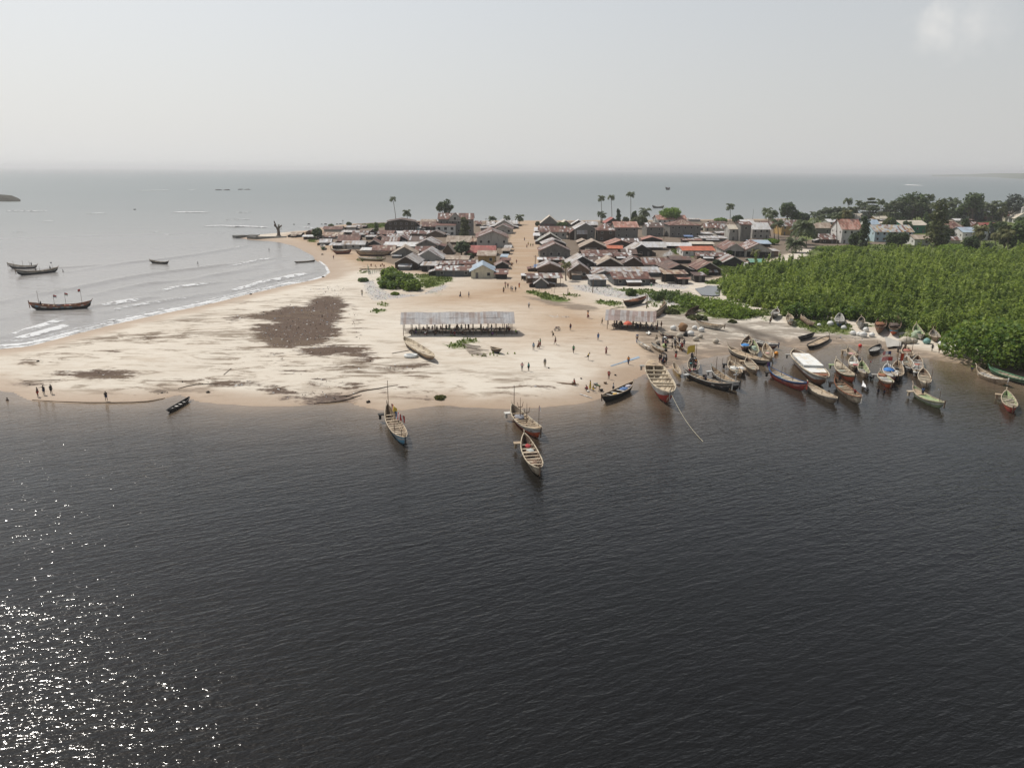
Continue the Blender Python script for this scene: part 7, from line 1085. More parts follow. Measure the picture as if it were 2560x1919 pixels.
tr('R2', 1750, 940, 610, 100, 'pale leafed tree left of the far red-brown roof', mat='olive', kind='open', size=1.2, bare=.3); tr('R2', 1800, 1480, 960, 210, 'olive green tree at the right behind the mangrove', mat='olive', kind='open', size=1.3, dens=1.6, bare=.15); tr('R2', 2050, 1500, 900, 190, 'dark green tree at the right edge', mat='mid', size=1.4, dens=1.5, bare=.15); tr('R2', 1160, 1480, 1200, 150, 'dark bush tree below the white balcony', mat='dark', size=1.1, bare=.05); tr('R2', 1480, 1560, 1330, 130, 'dark thicket under the short thick palm', mat='dark', size=1.1, bare=.05); tr('R2', 730, 860, 690, 130, 'grey-green tree behind the tall olive tree', mat='grey', size=1.2, bare=.2); tr('R2', 2150, 1000, 810, 120, 'dark tree beside the church', mat='dark', size=1.2, bare=.1); tr('R', 900, 700, 560, 60, 'dark shrub before the streaked roof, left', mat='dark', size=1.0, bare=.05); tr('R', 1000, 690, 550, 60, 'dark shrub before the streaked roof, right', mat='dark', size=1.0, bare=.05); tr('R', 30, 470, 365, 50, 'dark tree behind the second big dark palm', mat='dark', size=1.1, bare=.15)
# the dark belt of trees behind and between the right-hand houses
R = random.Random(21)
for k in range(72):
    back = k < 36; x = 330 + k * 54 + R.uniform(-25, 25) if back else R.uniform(330, 2230); yb = R.uniform(428, 452) if back else R.uniform(500, 640); hpx = R.uniform(75, 150) * (1.0 if x > 850 else .6)
    tr('R', x, yb, yb - hpx, R.uniform(38, 66) * (1 if back else .8), 'one of the dark trees massed among the houses on the far right', mat=R.choice(['dark', 'dark', 'mid', 'olive', 'grey']), kind=R.choice(['round', 'open', 'column']), size=1.5, dens=.55, bare=R.uniform(.05, .25), group='dark trees among the houses on the far right')
for k in range(36): palm('R', 560 + k * 46 + R.uniform(-20, 20), R.uniform(430, 455), 560 + k * 46 + R.uniform(-25, 25), R.uniform(255, 345), R.uniform(42, 60), 'one of the palms scattered through the dark tree belt', k, 'palm', 'palms in the dark tree belt on the far right', .16)
# shrubs
gB = 'bushes on the open ground'
b_ = at('A', 470, 1290); wpx = 280 / 5.025 * b_.y / F
tree(b_, 5.2, wpx, 'large glossy green bush below the timber hall', 'bush', 'bush', .75, 3.2, name='bush', group=gB); tree(at('A', 640, 1330), 4.0, wpx * .5, 'right-hand lobe of low bush beside the large glossy bush', 'bush', 'bush', .7, 1.4, name='bush', group=gB); tree(at('A', 390, 1180), 4.2, wpx * .55, 'upper bush behind the large glossy bush by the terrace', 'bush', 'bush', .7, 1.5, name='bush', group=gB)
for v, x, y, h, r, lab, mt in [('A', 35, 1225, 1.6, 2.0, 'small round bush on the sand left of the large bush', 'mid'), ('A', 440, 1390, 1.0, 1.3, 'tiny bush at the foot of the large glossy bush', 'bush'), ('Q', 1140, 545, 3.2, 5.5, 'dark bush in the rubbish field above the black net boat', 'mid'), ('Q', 690, 490, 2.4, 1.8, 'small upright bush among the white rubbish', 'mid'), ('Q', 1420, 600, 3.5, 4.5, 'bush at the corner of the pond', 'bush'), ('Q', 1620, 640, 3.6, 7.5, 'wide low bush in front of the pond', 'bush'), ('Q', 1850, 680, 3.2, 8.5, 'long low bush along the mangrove foot', 'bush'), ('Q', 1980, 740, 2.6, 7, 'low bright bush near the propped grey canoe', 'bush'), ('T', 1330, 350, 1.3, 2.6, 'low weed bush hanging over the black mud', 'olive'), ('T', 720, 210, 1.3, 2.2, 'weed bush beside the tipped brown canoe', 'olive'), ('T', 2130, 425, .8, 1.0, 'small weed tuft at the black mud bank', 'olive'), ('B', 1590, 1400, 2.2, 1.6, 'dark bush tuft in the rubbish field', 'mid'),
    ('E', 740, 130, .4, 1.0, 'dry weed clump on the wet sand', 'palmy'), ('R2', 860, 1480, 4, 9, 'bright green shrub mass behind the mangrove', 'bright'), ('R', 300, 740, 2.5, 7, 'bright shrub in the meadow left of the mangrove', 'bush'), ('R', 480, 730, 2.5, 7, 'bright shrub in the meadow near the person in white', 'bush')]:
    tree(at(v, x, y), h, r, lab, mt, 'bush', .6, 1.0, name='bush', group=gB)
# the mangrove: one mass of small crowns
MG = np.array(pxs('P', [(1870, 775), (1925, 781), (1960, 797), (2010, 796), (2070, 796), (2115, 803), (2150, 808), (2200, 822), (2255, 826), (2287, 833), (2350, 847), (2425, 864), (2440, 884), (2490, 912), (2560, 936), (2700, 985), (3100, 1000), (3000, 660), (2560, 645), (2280, 648), (2110, 650), (2060, 662), (1985, 672), (1900, 676), (1830, 698), (1806, 712), (1800, 730), (1800, 748), (1850, 765)], .8))
lo, hi = MG.min(0), MG.max(0); pts = []; st = 2.5; r = np.random.default_rng(11)
X, Y = np.meshgrid(np.arange(lo[0], min(hi[0], 330), st), np.arange(lo[1], hi[1], st)); Pm = np.stack([X.ravel(), Y.ravel()], 1) + r.uniform(-1.0, 1.0, (X.size, 2)); dm = sdf(Pm, MG); Pm = Pm[dm > .3]; dm = dm[dm > .3]
hm_ = (2.6 + 2.6 * vnoise(Pm, 15, 21) + 3.2 * vnoise(Pm, 5.0, 22)) * np.clip(.6 + dm / 14, .6, 1); hm_ *= np.where(Pm[:, 1] > 330, .85, 1.0)
Vs = []
for i, (p, h) in enumerate(zip(Pm, hm_)):
    far = np.hypot(*p); z0 = .6; n = int(np.clip(40000 / far, 80, 200)); sz = .42 + far / 1000
    if r.random() < .12 and dm[i] > 2: continue
    k_ = r.uniform(.7, 1.75); h *= r.uniform(.68, 1.3)
    Vs.append(leaves((p[0], p[1], z0 + h * .56), (1.25 * k_, 1.25 * k_, h * .46), n, sz * r.uniform(.75, 1.15), 5000 + i, shell=.4))
    if r.random() < .38: Vs.append(leaves((p[0] + r.uniform(-.6, .6), p[1], z0 + h * 1.03), (.5, .5, h * .26), n // 3, sz * .8, 45000 + i, shell=.3))
    if dm[i] < 6: Vs.append(leaves((p[0], p[1], z0 + h * .25), (1.3, 1.3, h * .25), n // 3, sz, 25000 + i, shell=.3))
V_ = np.concatenate(Vs); tag(leafobj('mangrove', V_, LM['mang']), 'dense green mangrove thicket on the right shore', kind='stuff'); mg_ = bpy.data.objects['mangrove']
mb = MB()
for p in Pm[dm < 4.5][::2]:
    for _ in range(3): a = r.uniform(0, 6.28); mb.tube([(p[0] + math.cos(a) * 1.1, p[1] + math.sin(a) * 1.1, .1), (p[0], p[1], 1.6), (p[0] + r.uniform(-.4, .4), p[1], 3.4)], [.07, .08, .05], 4)
tag(mb.build('roots', pm('root_brown', (.15, .10, .075), .95), mg_), kind='stuff')
# two broad front trees of the mangrove, apart from the mass
tree(at('H', 1900, 690), 9.5, 11, 'broad glossy tree overhanging the far right sandbank', 'bush', 'bush', .75, 4.0, name='bush', group=gB); tree(at('H', 2300, 760), 10, 11, 'broad glossy tree at the right edge over the dark green canoe', 'bush', 'bush', .75, 4.0, name='bush', group=gB); tree(at('J', 600, 180), 4.0, 3.4, 'bright round bush behind the white-hulled canoe', 'bush', 'bush', .65, 1.2, name='bush', group=gB); tree(at('J', 860, 190), 4.0, 3.6, 'bright round bush behind the tipped brown canoe', 'bush', 'bush', .65, 1.2, name='bush', group=gB); tree(at('J', 1330, 195), 4.2, 4, 'bright bush behind the sack row', 'bush', 'bush', .65, 1.3, name='bush', group=gB)
# ------------------------------------------------------------------ market sheds
def shed(v, fl, fr, ye_l, ye_r, dep, rise, label, nposts, roofkey):
    a, b = GV(v, *fl), GV(v, *fr); mid = (a + b) / 2; Ln = (b - a).length; ang = math.atan2(b.y - a.y, b.x - a.x)
    h = (VY(*vp(v, fl[0], ye_l), a.y).z - a.z + VY(*vp(v, fr[0], ye_r), b.y).z - b.z) / 2
    root = tag(empty('market_shed', (mid.x, mid.y, mid.z), ang), label, 'shed'); hw = Ln / 2
    for i in range(nposts):
        x = -hw + .1 + (Ln - .2) * i / (nposts - 1)
        for y in (0, dep): mb = MB(); mb.tube([(x, y, -.3), (x + random.uniform(-.05, .05), y, h - .03)], .075, 6); mb.build('post', POST, root)
    for y in (0, dep): mb = MB(); mb.box((0, y, h), (Ln, .1, .12)); mb.build('beam', POST, root)
    mb = MB(); ov = .5; n = int(Ln / .62); R = random.Random(5)
    for s in (0, 1):
        for i in range(n):
            for j in range(2):                             # overlapping corrugated sheets, each its own height by a hair
                x0, x1 = -hw - ov + (Ln + 2 * ov) * i / n, -hw - ov + (Ln + 2 * ov) * (i + 1) / n + .04; t0, t1 = (0, .52) if j == 0 else (.48, 1.0)
                def p(x, t, dz=0): yy = -ov + (dep / 2 + ov) * t; yy = yy if s == 0 else dep - yy; return (x, yy, h + .08 - .12 + (rise + .12) * t + dz)
                k = .014 * (i % 2) + .03 * j + .07 * math.sin(i * .45) * t1 + R.uniform(-.015, .015); u0 = i * .86 + .1; vv = (j * 2.3 if R.random() < .35 else 0) + .2; b0 = len(mb.f)
                q = [p(x0, t0, k), p(x1, t0, k), p(x1, t1, k), p(x0, t1, k)]; q = q if s == 0 else [q[1], q[0], q[3], q[2]]
                mb.hexa([*q, *[(c[0], c[1], c[2] + .012) for c in q]])
                for f in range(6): mb.uv[b0 + f] = [(u0 + .1, vv), (u0 + .6, vv), (u0 + .6, vv + 1), (u0 + .1, vv + 1)]
    mb.build('roof', roofm(roofkey), root); return root, mid, ang, Ln, h
RC['shed'] = [(.50, .50, .50), (.46, .44, .43), (.56, .56, .56), (.42, .36, .33), (.54, .53, .52), (.48, .46, .45), (.50, .49, .49)]
RC['shed2'] = [(.44, .41, .39), (.42, .33, .30), (.50, .47, .45), (.34, .26, .23), (.46, .44, .43)]
sh1 = shed('D', (180, 452), (1958, 440), 258, 243, 5.6, 2.0, 'long open market shed with streaked corrugated roof on the sand', 15, 'shed')
sh2 = shed('M', (1420, 785), (2062, 815), 662, 682, 5.0, 1.9, 'small open market shed with pinkish grey roof near the boats', 8, 'shed2')
def local(sh, x, y, z=0.0):
    _, m_, a, L_, h_ = sh; return Vector((m_.x + x * math.cos(a) - y * math.sin(a), m_.y + x * math.sin(a) + y * math.cos(a), m_.z + z))
R = random.Random(3)
for sh, n, lab, g in ((sh1, 16, 'one of the dark trading tables under the long shed', 'tables under the long shed'), (sh2, 7, 'one of the dark trading tables under the small shed', 'tables under the small shed')):
    for i in range(n):
        q = local(sh, -sh[3] / 2 + 1.2 + (sh[3] - 2.4) * (i + .5) / n, 2.9 + R.uniform(-1.2, 1.2)); root = tag(empty('table', q, sh[2] + R.uniform(-.2, .2)), lab, 'table', g)
        mb = MB(); mb.box((0, 0, .72), (1.5, .9, .06)); mb.build('tabletop', bm_('brown'), root)
        for sx_, sy_ in ((-.65, -.35), (.65, -.35), (-.65, .35), (.65, .35)): mb = MB(); mb.box((sx_, sy_, .34), (.07, .07, .7)); mb.build('leg', POST, root)
        mb = MB(); mb.blob((0, 0, 0), (.5, .32, .22), nu=9, nv=5, jit=.2, seed=i, flat=True); tag(mb.build('goods_heap', bm_(('dark', 'green', 'maroon', 'ghost', 'brown')[i % 5]), None, q + Vector((0, 0, .76))), lab.replace('dark trading tables', 'heaps of goods on the tables'), 'goods', g.replace('tables', 'goods heaps'))
def parasol(v, x, y, yc, r, c, label):
    b = GV(v, x, y); top = VY(*vp(v, x, yc), b.y).z - b.z; r = r / VW[v][2] * b.y / F; root = tag(empty('parasol', b), label, 'parasol'); mb = MB(); mb.tube([(0, 0, 0), (0, 0, top)], .03, 6); mb.build('pole', POST, root); mb = MB(); n = 10
    for k, (rr, z) in enumerate(((.02, top + .28), (r * .5, top + .12), (r * .85, top - .18), (r, top - .5))): mb.v.extend([(rr * math.cos(2 * PI * j / n), rr * math.sin(2 * PI * j / n), z) for j in range(n)])
    for i in range(3):
        for j in range(n): mb.f.append((i * n + j, (i + 1) * n + j, (i + 1) * n + (j + 1) % n, i * n + (j + 1) % n)); mb.m.append(j % 2)
    mb.build('canopy', [pm('canopy_a', (.62, .15, .09), .8, .1), pm('canopy_b', (.55, .12, .08), .8, .1)], root)
parasol('M', 1708, 800, 690, 64, 'orange', 'orange-red parasol at the front of the small shed')
def motorbike(p, rz, label):
    root = tag(empty('motorcycle', p, rz), label, 'motorcycle'); bk, wh = bm_('black'), bm_('lgrey')
    for y in (-.62, .62):
        mb = MB(); n = 14; mb.tube([(0, y + .28 * math.cos(2 * PI * i / n), .3 + .28 * math.sin(2 * PI * i / n)) for i in range(n + 1)], .055, 6, cap=False); w = mb.build('wheel', bk, root); mb = MB(); mb.tube([(-.05, y, .3), (.05, y, .3)], .1, 8); mb.build('hub', wh, w)
    mb = MB(); mb.tube([(0, .62, .3), (0, .45, .75), (0, .36, .95)], .04, 6); mb.tube([(0, .45, .72), (0, .1, .45), (0, -.3, .5), (0, -.62, .3)], .045, 6); mb.build('chassis', bk, root)
    mb = MB(); mb.blob((0, .18, .76), (.15, .26, .13), nu=10, nv=6); mb.build('fuel_tank', bm_('maroon'), root); mb = MB(); mb.blob((0, -.32, .78), (.14, .42, .09), nu=10, nv=6); mb.build('saddle', bk, root)
    mb = MB(); mb.blob((0, -.0, .45), (.16, .22, .18), nu=8, nv=6); mb.build('engine', wh, root); mb = MB(); mb.tube([(-.36, .28, 1.02), (0, .4, .96), (.36, .28, 1.02)], .022, 5); mb.build('handlebar', wh, root); mb = MB(); mb.blob((0, .56, .86), (.09, .08, .09), nu=8, nv=6); mb.build('headlight', wh, root)
motorbike(GV('M', 735, 805), 2.2, 'parked motorcycle standing alone on the open sand'); motorbike(local(sh1, -sh1[3] / 2 + 2.0, 2.4), 1.2, 'motorcycle parked in the shade at the left end of the long shed')
def car(p, rz, label):
    root = tag(empty('parked_car', p, rz), label, 'car'); wh = pm('car_white', (.74, .74, .74), .35, .04, 1, .5)
    mb = MB(); prof = [(-2.1, .35), (-2.1, .95), (-1.9, 1.05), (-1.5, 1.72), (.5, 1.75), (1.15, 1.1), (2.05, .95), (2.15, .4)]; k = len(prof)
    mb.add([(s * (.85 if z < 1.2 else .7), x, z) for s in (-1, 1) for x, z in prof], [tuple(range(k - 1, -1, -1)), tuple(range(k, 2 * k))] + [(i, (i + 1) % k, k + (i + 1) % k, k + i) for i in range(k)]); mb.build('body', wh, root)
    for s in (-1, 1): mb = MB(); mb.hexa([(s * .80, -1.45, 1.12), (s * .80, .85, 1.12), (s * .815, .85, 1.14), (s * .815, -1.45, 1.14), (s * .715, -1.3, 1.6), (s * .715, .45, 1.6), (s * .735, .45, 1.62), (s * .735, -1.3, 1.62)]); mb.build('side_window', DARK, root)
    mb = MB(); mb.quad((-.66, .56, 1.72), (.66, .56, 1.72), (.76, 1.16, 1.14), (-.76, 1.16, 1.14)); mb.v = [(x, y + .02, z + .01) for x, y, z in mb.v]; mb.build('windscreen', DARK, root); mb = MB(); mb.quad((-.76, -1.93, 1.1), (.76, -1.93, 1.1), (.66, -1.56, 1.66), (-.66, -1.56, 1.66)); mb.build('rear_window', DARK, root)
    for x in (-1.35, 1.35):
        for s in (-1, 1): mb = MB(); mb.tube([(s * .66, x, .33), (s * .89, x, .33)], .33, 14); w = mb.build('wheel', bm_('black'), root); mb = MB(); mb.tube([(s * .885, x, .33), (s * .9, x, .33)], .18, 10); mb.build('rim', bm_('lgrey'), w)
car(GV('C2', 1300, 1095), 2.9, 'white car parked by the dark gable shack at the meadow edge')
# ------------------------------------------------------------------ sacks, nets, floats and tackle
def heap(v, x, y, r, c, label, name='net_sack', cat='sack', hgt=.8, group='white net sacks along the shore', tie=True, jit=.1, wide=1.0):
    b = GV(v, x, y); s = r / VW[v][2] * b.y / F; root = tag(empty(name, b), label, cat, group); mb = MB(); mb.blob((0, 0, s * hgt * .8), (s * wide, s * .9, s * hgt), nu=14, nv=9, jit=jit, seed=int(x + y), rz=random.uniform(-.4, .4)); mb.v = [(px, py, max(pz, -.05)) for px, py, pz in mb.v]; mb.build('bag' if cat == 'sack' else 'heap', pm('sack_' + c, dict(white=(.70, .70, .67), brown=(.26, .15, .075), beige=(.46, .41, .33), green=(.33, .40, .28), turq=(.20, .36, .33), grey=(.40, .40, .38), black=(.03, .03, .03), orange=(.62, .28, .06), lime=(.38, .45, .2))[c], .85, .35, 4), root, smooth=True)
    if tie: mb = MB(); mb.tube([(0, 0, s * hgt * 1.5), (s * .15, 0, s * hgt * 1.85), (s * .3, 0, s * hgt * 1.95)], [s * .22, s * .12, s * .16], 6); mb.build('tied_neck', pm('sack_neck', (.6, .6, .57), .9), root)
for a in [('T', 765, 600, 78, 'white', 'round white net sack left of the brown net pile'), ('T', 1258, 580, 62, 'white', 'upright white net sack behind the cream-hulled canoe'), ('T', 1408, 635, 75, 'white', 'white net sack at the near end of the pale cream canoe'), ('T', 1165, 725, 82, 'white', 'long white net sack lying right of the brown net pile'), ('T', 915, 780, 84, 'beige', 'beige net sack in front of the brown net pile'), ('T', 1388, 780, 62, 'beige', 'pinkish beige sack right of the long white sack'), ('T', 1285, 848, 74, 'beige', 'lumpy beige sack nearest the camera in the sack cluster'), ('T', 1742, 900, 72, 'beige', 'lone beige sack with dark side on the bare mud sand'),
    ('J', 925, 308, 30, 'white', 'single white sack lying in the grass by the tipped canoe'), ('J', 1082, 298, 46, 'white', 'white net sack in the grass left of the slatted grey canoe'), ('J', 1265, 348, 38, 'white', 'white sack at the bow of the slatted grey canoe'), ('J', 1392, 428, 42, 'white', 'leftmost of the five white sacks before the upswept white canoe'), ('J', 1475, 440, 38, 'white', 'second from left of the five white sacks before the upswept white canoe'), ('J', 1535, 455, 52, 'white', 'biggest of the five white sacks before the upswept white canoe'), ('J', 1572, 378, 42, 'white', 'rearmost of the five white sacks before the upswept white canoe'), ('J', 1656, 455, 42, 'white', 'rightmost of the five white sacks, next to the rusty canoe'),
    ('H', 1210, 490, 32, 'white', 'small white sack between the ribbed canoe and the green net'), ('H', 1412, 535, 44, 'white', 'lone white sack farthest right on the sandbank')]: heap(*a)
for a in [('T', 985, 620, 105, 'brown', 'high brown fishing net pile among the sacks', 1.0), ('T', 1050, 740, 60, 'black', 'black net heap below the brown net pile', .9), ('H', 790, 468, 72, 'beige', 'beige net heap on the sandbank left of the green nets', .6), ('H', 872, 468, 48, 'beige', 'smaller beige net heap touching the whitish canoe', .7), ('H', 915, 415, 62, 'green', 'pale green nets heaped over the whitish canoe', .9), ('H', 1042, 475, 46, 'turq', 'turquoise net heap beside the brown ribbed canoe', .8), ('H', 1245, 545, 62, 'green', 'grey-green net heap right of the brown ribbed canoe', .6),
    ('T', 420, 975, 55, 'black', 'black basket of net at the two slim dugouts', .8), ('T', 400, 900, 45, 'beige', 'pale net basket at the two slim dugouts', .9), ('T', 565, 1000, 60, 'lime', 'green netting heaped in a basket at the crowd', .9), ('T', 590, 1085, 40, 'black', 'dark bucket-like net basket below the green netting', .9), ('T', 50, 950, 55, 'orange', 'orange net heap behind the slim white dugout', .5)]: heap(*a[:6], name='fishing_net', cat='net', hgt=a[6], group='fishing nets heaped on shore', tie=False, jit=.22)
def on_heap(k, t, off, r, c, label, name='fishing_net', cat='net', hgt=.45, jit=.2):
    p = on_boat(k, t, off, -.35); mb = MB(); mb.blob((0, 0, r * hgt * .5), (r * 1.3, r, r * hgt), nu=12, nv=7, jit=jit, seed=int(t * 100), rz=heading(k)); tag(mb.build(name, c, None, p, True), label, cat, 'cargo and nets in the canoes')
NC = lambda n, c: pm('cargo_' + n, c, .85, .35, 3)
for k, t, off, r, n, c, lab in [('bluetarp', .72, 0, 1.0, 'tarp', (.06, .22, .50), 'bright blue tarpaulin covering the bow of the dark maroon canoe'), ('partyboat', .3, 0, 1.0, 'tarp', (.06, .20, .50), 'blue tarpaulin in the brightly painted canoe'), ('greennet', .4, 0, .8, 'gnet', (.36, .44, .34), 'pale green net in the cream canoe against the long tan canoe'), ('whitenet', .5, 0, .8, 'wnet', (.58, .58, .54), 'whitish net filling the cream canoe'), ('uppertan', .45, 0, .7, 'pnet', (.50, .28, .26), 'pinkish net in the farthest tan canoe'), ('tanpair', .5, 0, .45, 'pnet', (.50, .28, .26), 'pink cloth in the short tan canoe by the orange float'), ('blackboat', .3, 0, .7, 'bund', (.10, .18, .36), 'blue bundle in the black canoe'), ('blackboat', .12, 0, .55, 'bundp', (.45, .42, .45), 'pale bundle at the near end of the black canoe'), ('blackboat', .62, .1, .45, 'bundy', (.55, .36, .10), 'yellow bundle in the black canoe'),
    ('palewood', .2, .1, .5, 'redcl', (.36, .05, .05), 'dark red cloth in the weathered canoe'), ('palewood', .33, .2, .55, 'gnet2', (.42, .45, .42), 'grey-green net in the weathered canoe'), ('redbottom', .28, 0, .8, 'gry', (.25, .25, .27), 'grey rope coil in the orange-bottomed canoe'), ('tannet', .4, 0, .8, 'wnet', (.58, .58, .54), 'pale net in the rounded tan canoe'), ('redhull', .13, 0, .8, 'brn', (.30, .14, .08), 'brown heap in the stern of the red-bottomed canoe'), ('floatskiff', .55, 0, .8, 'flt', (.68, .68, .66), 'white floats heaped in the small canoe'), ('netter', .22, .1, .8, 'rnet', (.40, .16, .12), 'reddish net in the tan canoe under the drying net'), ('bluetrap', .45, 0, .6, 'rnet', (.40, .16, .12), 'reddish net in the brown canoe by the sandbank'), ('tricolour', .5, -.2, .5, 'wnet', (.58, .58, .54), 'white net in the dark canoe with the tricolour flag'), ('stilted', .5, 0, 1.1, 'brn2', (.24, .11, .06), 'brown nets heaped in the black canoe in the rubbish field'), ('painted', .55, 0, .7, 'dk', (.05, .05, .07), 'dark net heap amidships in the anchored painted canoe'), ('painted', .4, .2, .6, 'redcl', (.36, .05, .05), 'red cloth bundle in the anchored painted canoe'), ('crewboat', .8, .2, .45, 'pnk', (.55, .10, .2), 'pink bundle at the bow of the crowded canoe'), ('hg6', .5, 0, 1.2, 'brn2', (.24, .11, .06), 'brown net filling the rusty canoe by the sacks'), ('hg7', .5, 0, 1.2, 'dk2', (.12, .09, .075), 'dark net filling the canoe with blue and orange bow')]: on_heap(k, t, off, r, NC(n, c), lab)
for v, x, y, r, c, lab in [('H', 240, 515, 22, (.62, .05, .04), 'red float at the edge of the far sandbank'), ('I', 1612, 575, 52, (.75, .30, .03), 'orange float right of the short tan canoe'), ('M', 617, 1330, 11, (.04, .04, .04), 'ball by the feet of the person in black and khaki')]:
    p = GV(v, x, y) if v == 'M' else W_(v, x, y); s = r / VW[v][2] * p.y / F; mb = MB(); mb.blob((0, 0, s * .8), (s, s, s), nu=14, nv=9); tag(mb.build('float' if v != 'M' else 'ball', pm('float_%d' % x, c, .5, .1, 3), None, p, True), lab, 'float' if v != 'M' else 'ball')
def sheet(name, v, pts, c, label, cat, z=.12, n=8, amp=.15, group=None, water=False):
    q = [W_(v, *a) if water else GV(v, *a) for a in pts]; mb = MB(); g = []
    for i in range(n + 1):
        for j in range(n + 1):
            s, t = i / n, j / n; p = q[0] * (1 - s) * (1 - t) + q[1] * s * (1 - t) + q[2] * s * t + q[3] * (1 - s) * t; zz = z + amp * (math.sin(s * 7 + t * 4) * .5 + random.uniform(-.4, .4)); g.append((p.x, p.y, (0 if water else gz(p.x, p.y)) + max(.04, zz)))
    k = len(g); fs = [(i * (n + 1) + j, (i + 1) * (n + 1) + j, (i + 1) * (n + 1) + j + 1, i * (n + 1) + j + 1) for i in range(n) for j in range(n)]; mb.add(g, fs); mb.add([(a, b, c_ - .03) for a, b, c_ in g], [f[::-1] for f in fs]); tag(mb.build(name, pm('sheet_' + name + str(int(pts[0][0])), c, .9, .3, 2), smooth=True), label, cat, group)
sheet('drying_net', 'H', [(530, 418), (738, 470), (722, 532), (560, 545)], (.40, .38, .34), 'grey net spread to dry on the far sandbank', 'net', .5, 8, .1)
sheet('white_net', 'I3', [(235, 1230), (260, 1110), (300, 1150), (370, 1280)], (.72, .72, .72), 'white net being hauled from the water by bathers', 'net', .5, 8, .4, water=True)
for i, (pts, c, lab) in enumerate([([(1470, 1295), (1640, 1240), (1640, 1255), (1480, 1305)], (.28, .36, .44), 'left half of a thin blue net strip on the sand'), ([(1640, 1235), (1860, 1165), (1880, 1185), (1650, 1255)], (.30, .38, .46), 'right half of a thin blue net strip, by the person in orange shirt')]): sheet('blue_net', 'M', pts, c, lab, 'net', .05, 8, .05)
sheet('white_sheet', 'T', [(120, 700), (190, 660), (260, 680), (200, 720)], (.66, .66, .62), 'white cloth heap on the sand before the small shed', 'cloth', .3, 6, .25); sheet('white_sheet', 'T', [(515, 805), (545, 775), (650, 800), (620, 825)], (.74, .74, .72), 'bright white cloth by the reddish grey dugout', 'cloth', .25, 6, .2)
def stick(v, a, b, r, c, label, name, cat, z0=.08, z1=.08, group=None, rb=None, water=False):
    p, q = GV(v, *a), GV(v, *b); p.z += z0; q.z += z1; m = (p + q) / 2; mb = MB(); mb.tube([p - m, (q - p) * .1, q - m], [r, r, rb or r * .8], 6); tag(mb.build(name, c, None, m), label, cat, group)
DW = pm('driftwood', (.36, .31, .26), .95, .3, 3)
stick('D', (0, 742), (285, 690), .09, DW, 'long weathered oar against the pale sun-bleached canoe', 'oar', 'oar'); stick('N', (252, 1008), (332, 940), .07, DW, 'thin straight pole lying alone on the left sand', 'pole', 'pole'); stick('F', (238, 796), (385, 846), .1, bm_('white'), 'white plank at the water edge below the basins', 'plank', 'plank'); stick('B', (1340, 1575), (1500, 1545), .1, DW, 'bleached log by the small shed', 'log', 'log')
R = random.Random(9)
for k in range(13):
    y = 608 + k * 11; x0 = 1140 + R.uniform(-10, 40) + k * 8; x1 = x0 + R.uniform(180, 380); stick('D', (x0, y + R.uniform(-10, 10)), (min(x1, 1600), y + R.uniform(-14, 22) + (x1 - x0) * .12), R.uniform(.08, .15), DW, 'one of the bleached logs of the driftwood pile below the long shed', 'driftwood_log', 'log', .1 + R.uniform(0, .5), .1 + R.uniform(0, .4), 'driftwood pile')
for k in range(7): stick('M', (760 + k * 30 + R.uniform(-60, 20), 1530 + k * 5), (960 + R.uniform(0, 100), 1552 + R.uniform(-8, 14)), .05, pm('stick_brown', (.20, .11, .06), .9), 'one of the brown sticks beside the person sitting in red', 'stick', 'stick', group='sticks at the sand edge')
b = GV('D', 310, 795); mb = MB(); s = 95 / 6.506 * b.y / F; mb.tube([(s * math.cos(a), s * .8 * math.sin(a), .28) for a in [2 * PI * i / 20 for i in range(21)]], .32, 8, cap=False); mb.box((0, 0, .12), (s * 1.5, s * 1.2, .06)); tag(mb.build('rubber_ring', pm('rubber_white', (.66, .68, .66), .6), None, b, True), 'white inflated ring lying beside the pale sun-bleached canoe', 'ring')
for x, y, r, c, lab in [(1345, 1640, 26, 'black', 'black tub at the basins'), (1265, 1560, 32, 'grey', 'wide grey basin behind the people at the basins'), (1398, 1540, 24, 'brown', 'brown basket right of the basins'), (1160, 1655, 18, 'white', 'white bowl at the feet of the squatting person'), (1538, 1428, 16, 'black', 'dark bundle right of the person in red with a white cap'), (1065, 1475, 14, 'black', 'small dark bundle above the sitting person in red'), (1250, 1600, 18, 'white', 'small white bowl among the basins')]:
    b = GV('M', x, y); s = r / 5.5275 * b.y / F; mb = MB(); mb.tube([(0, 0, 0), (0, 0, s * .5), (0, 0, s * .9)], [s * .7, s * .95, s], 12); mb.tube([(0, 0, s * .9), (0, 0, s * .96)], [s * 1.06, s * 1.06], 12); tag(mb.build('tub', bm_(c if c != 'white' else 'white'), None, b, True), lab, 'tub', 'tubs and bundles at the landing')
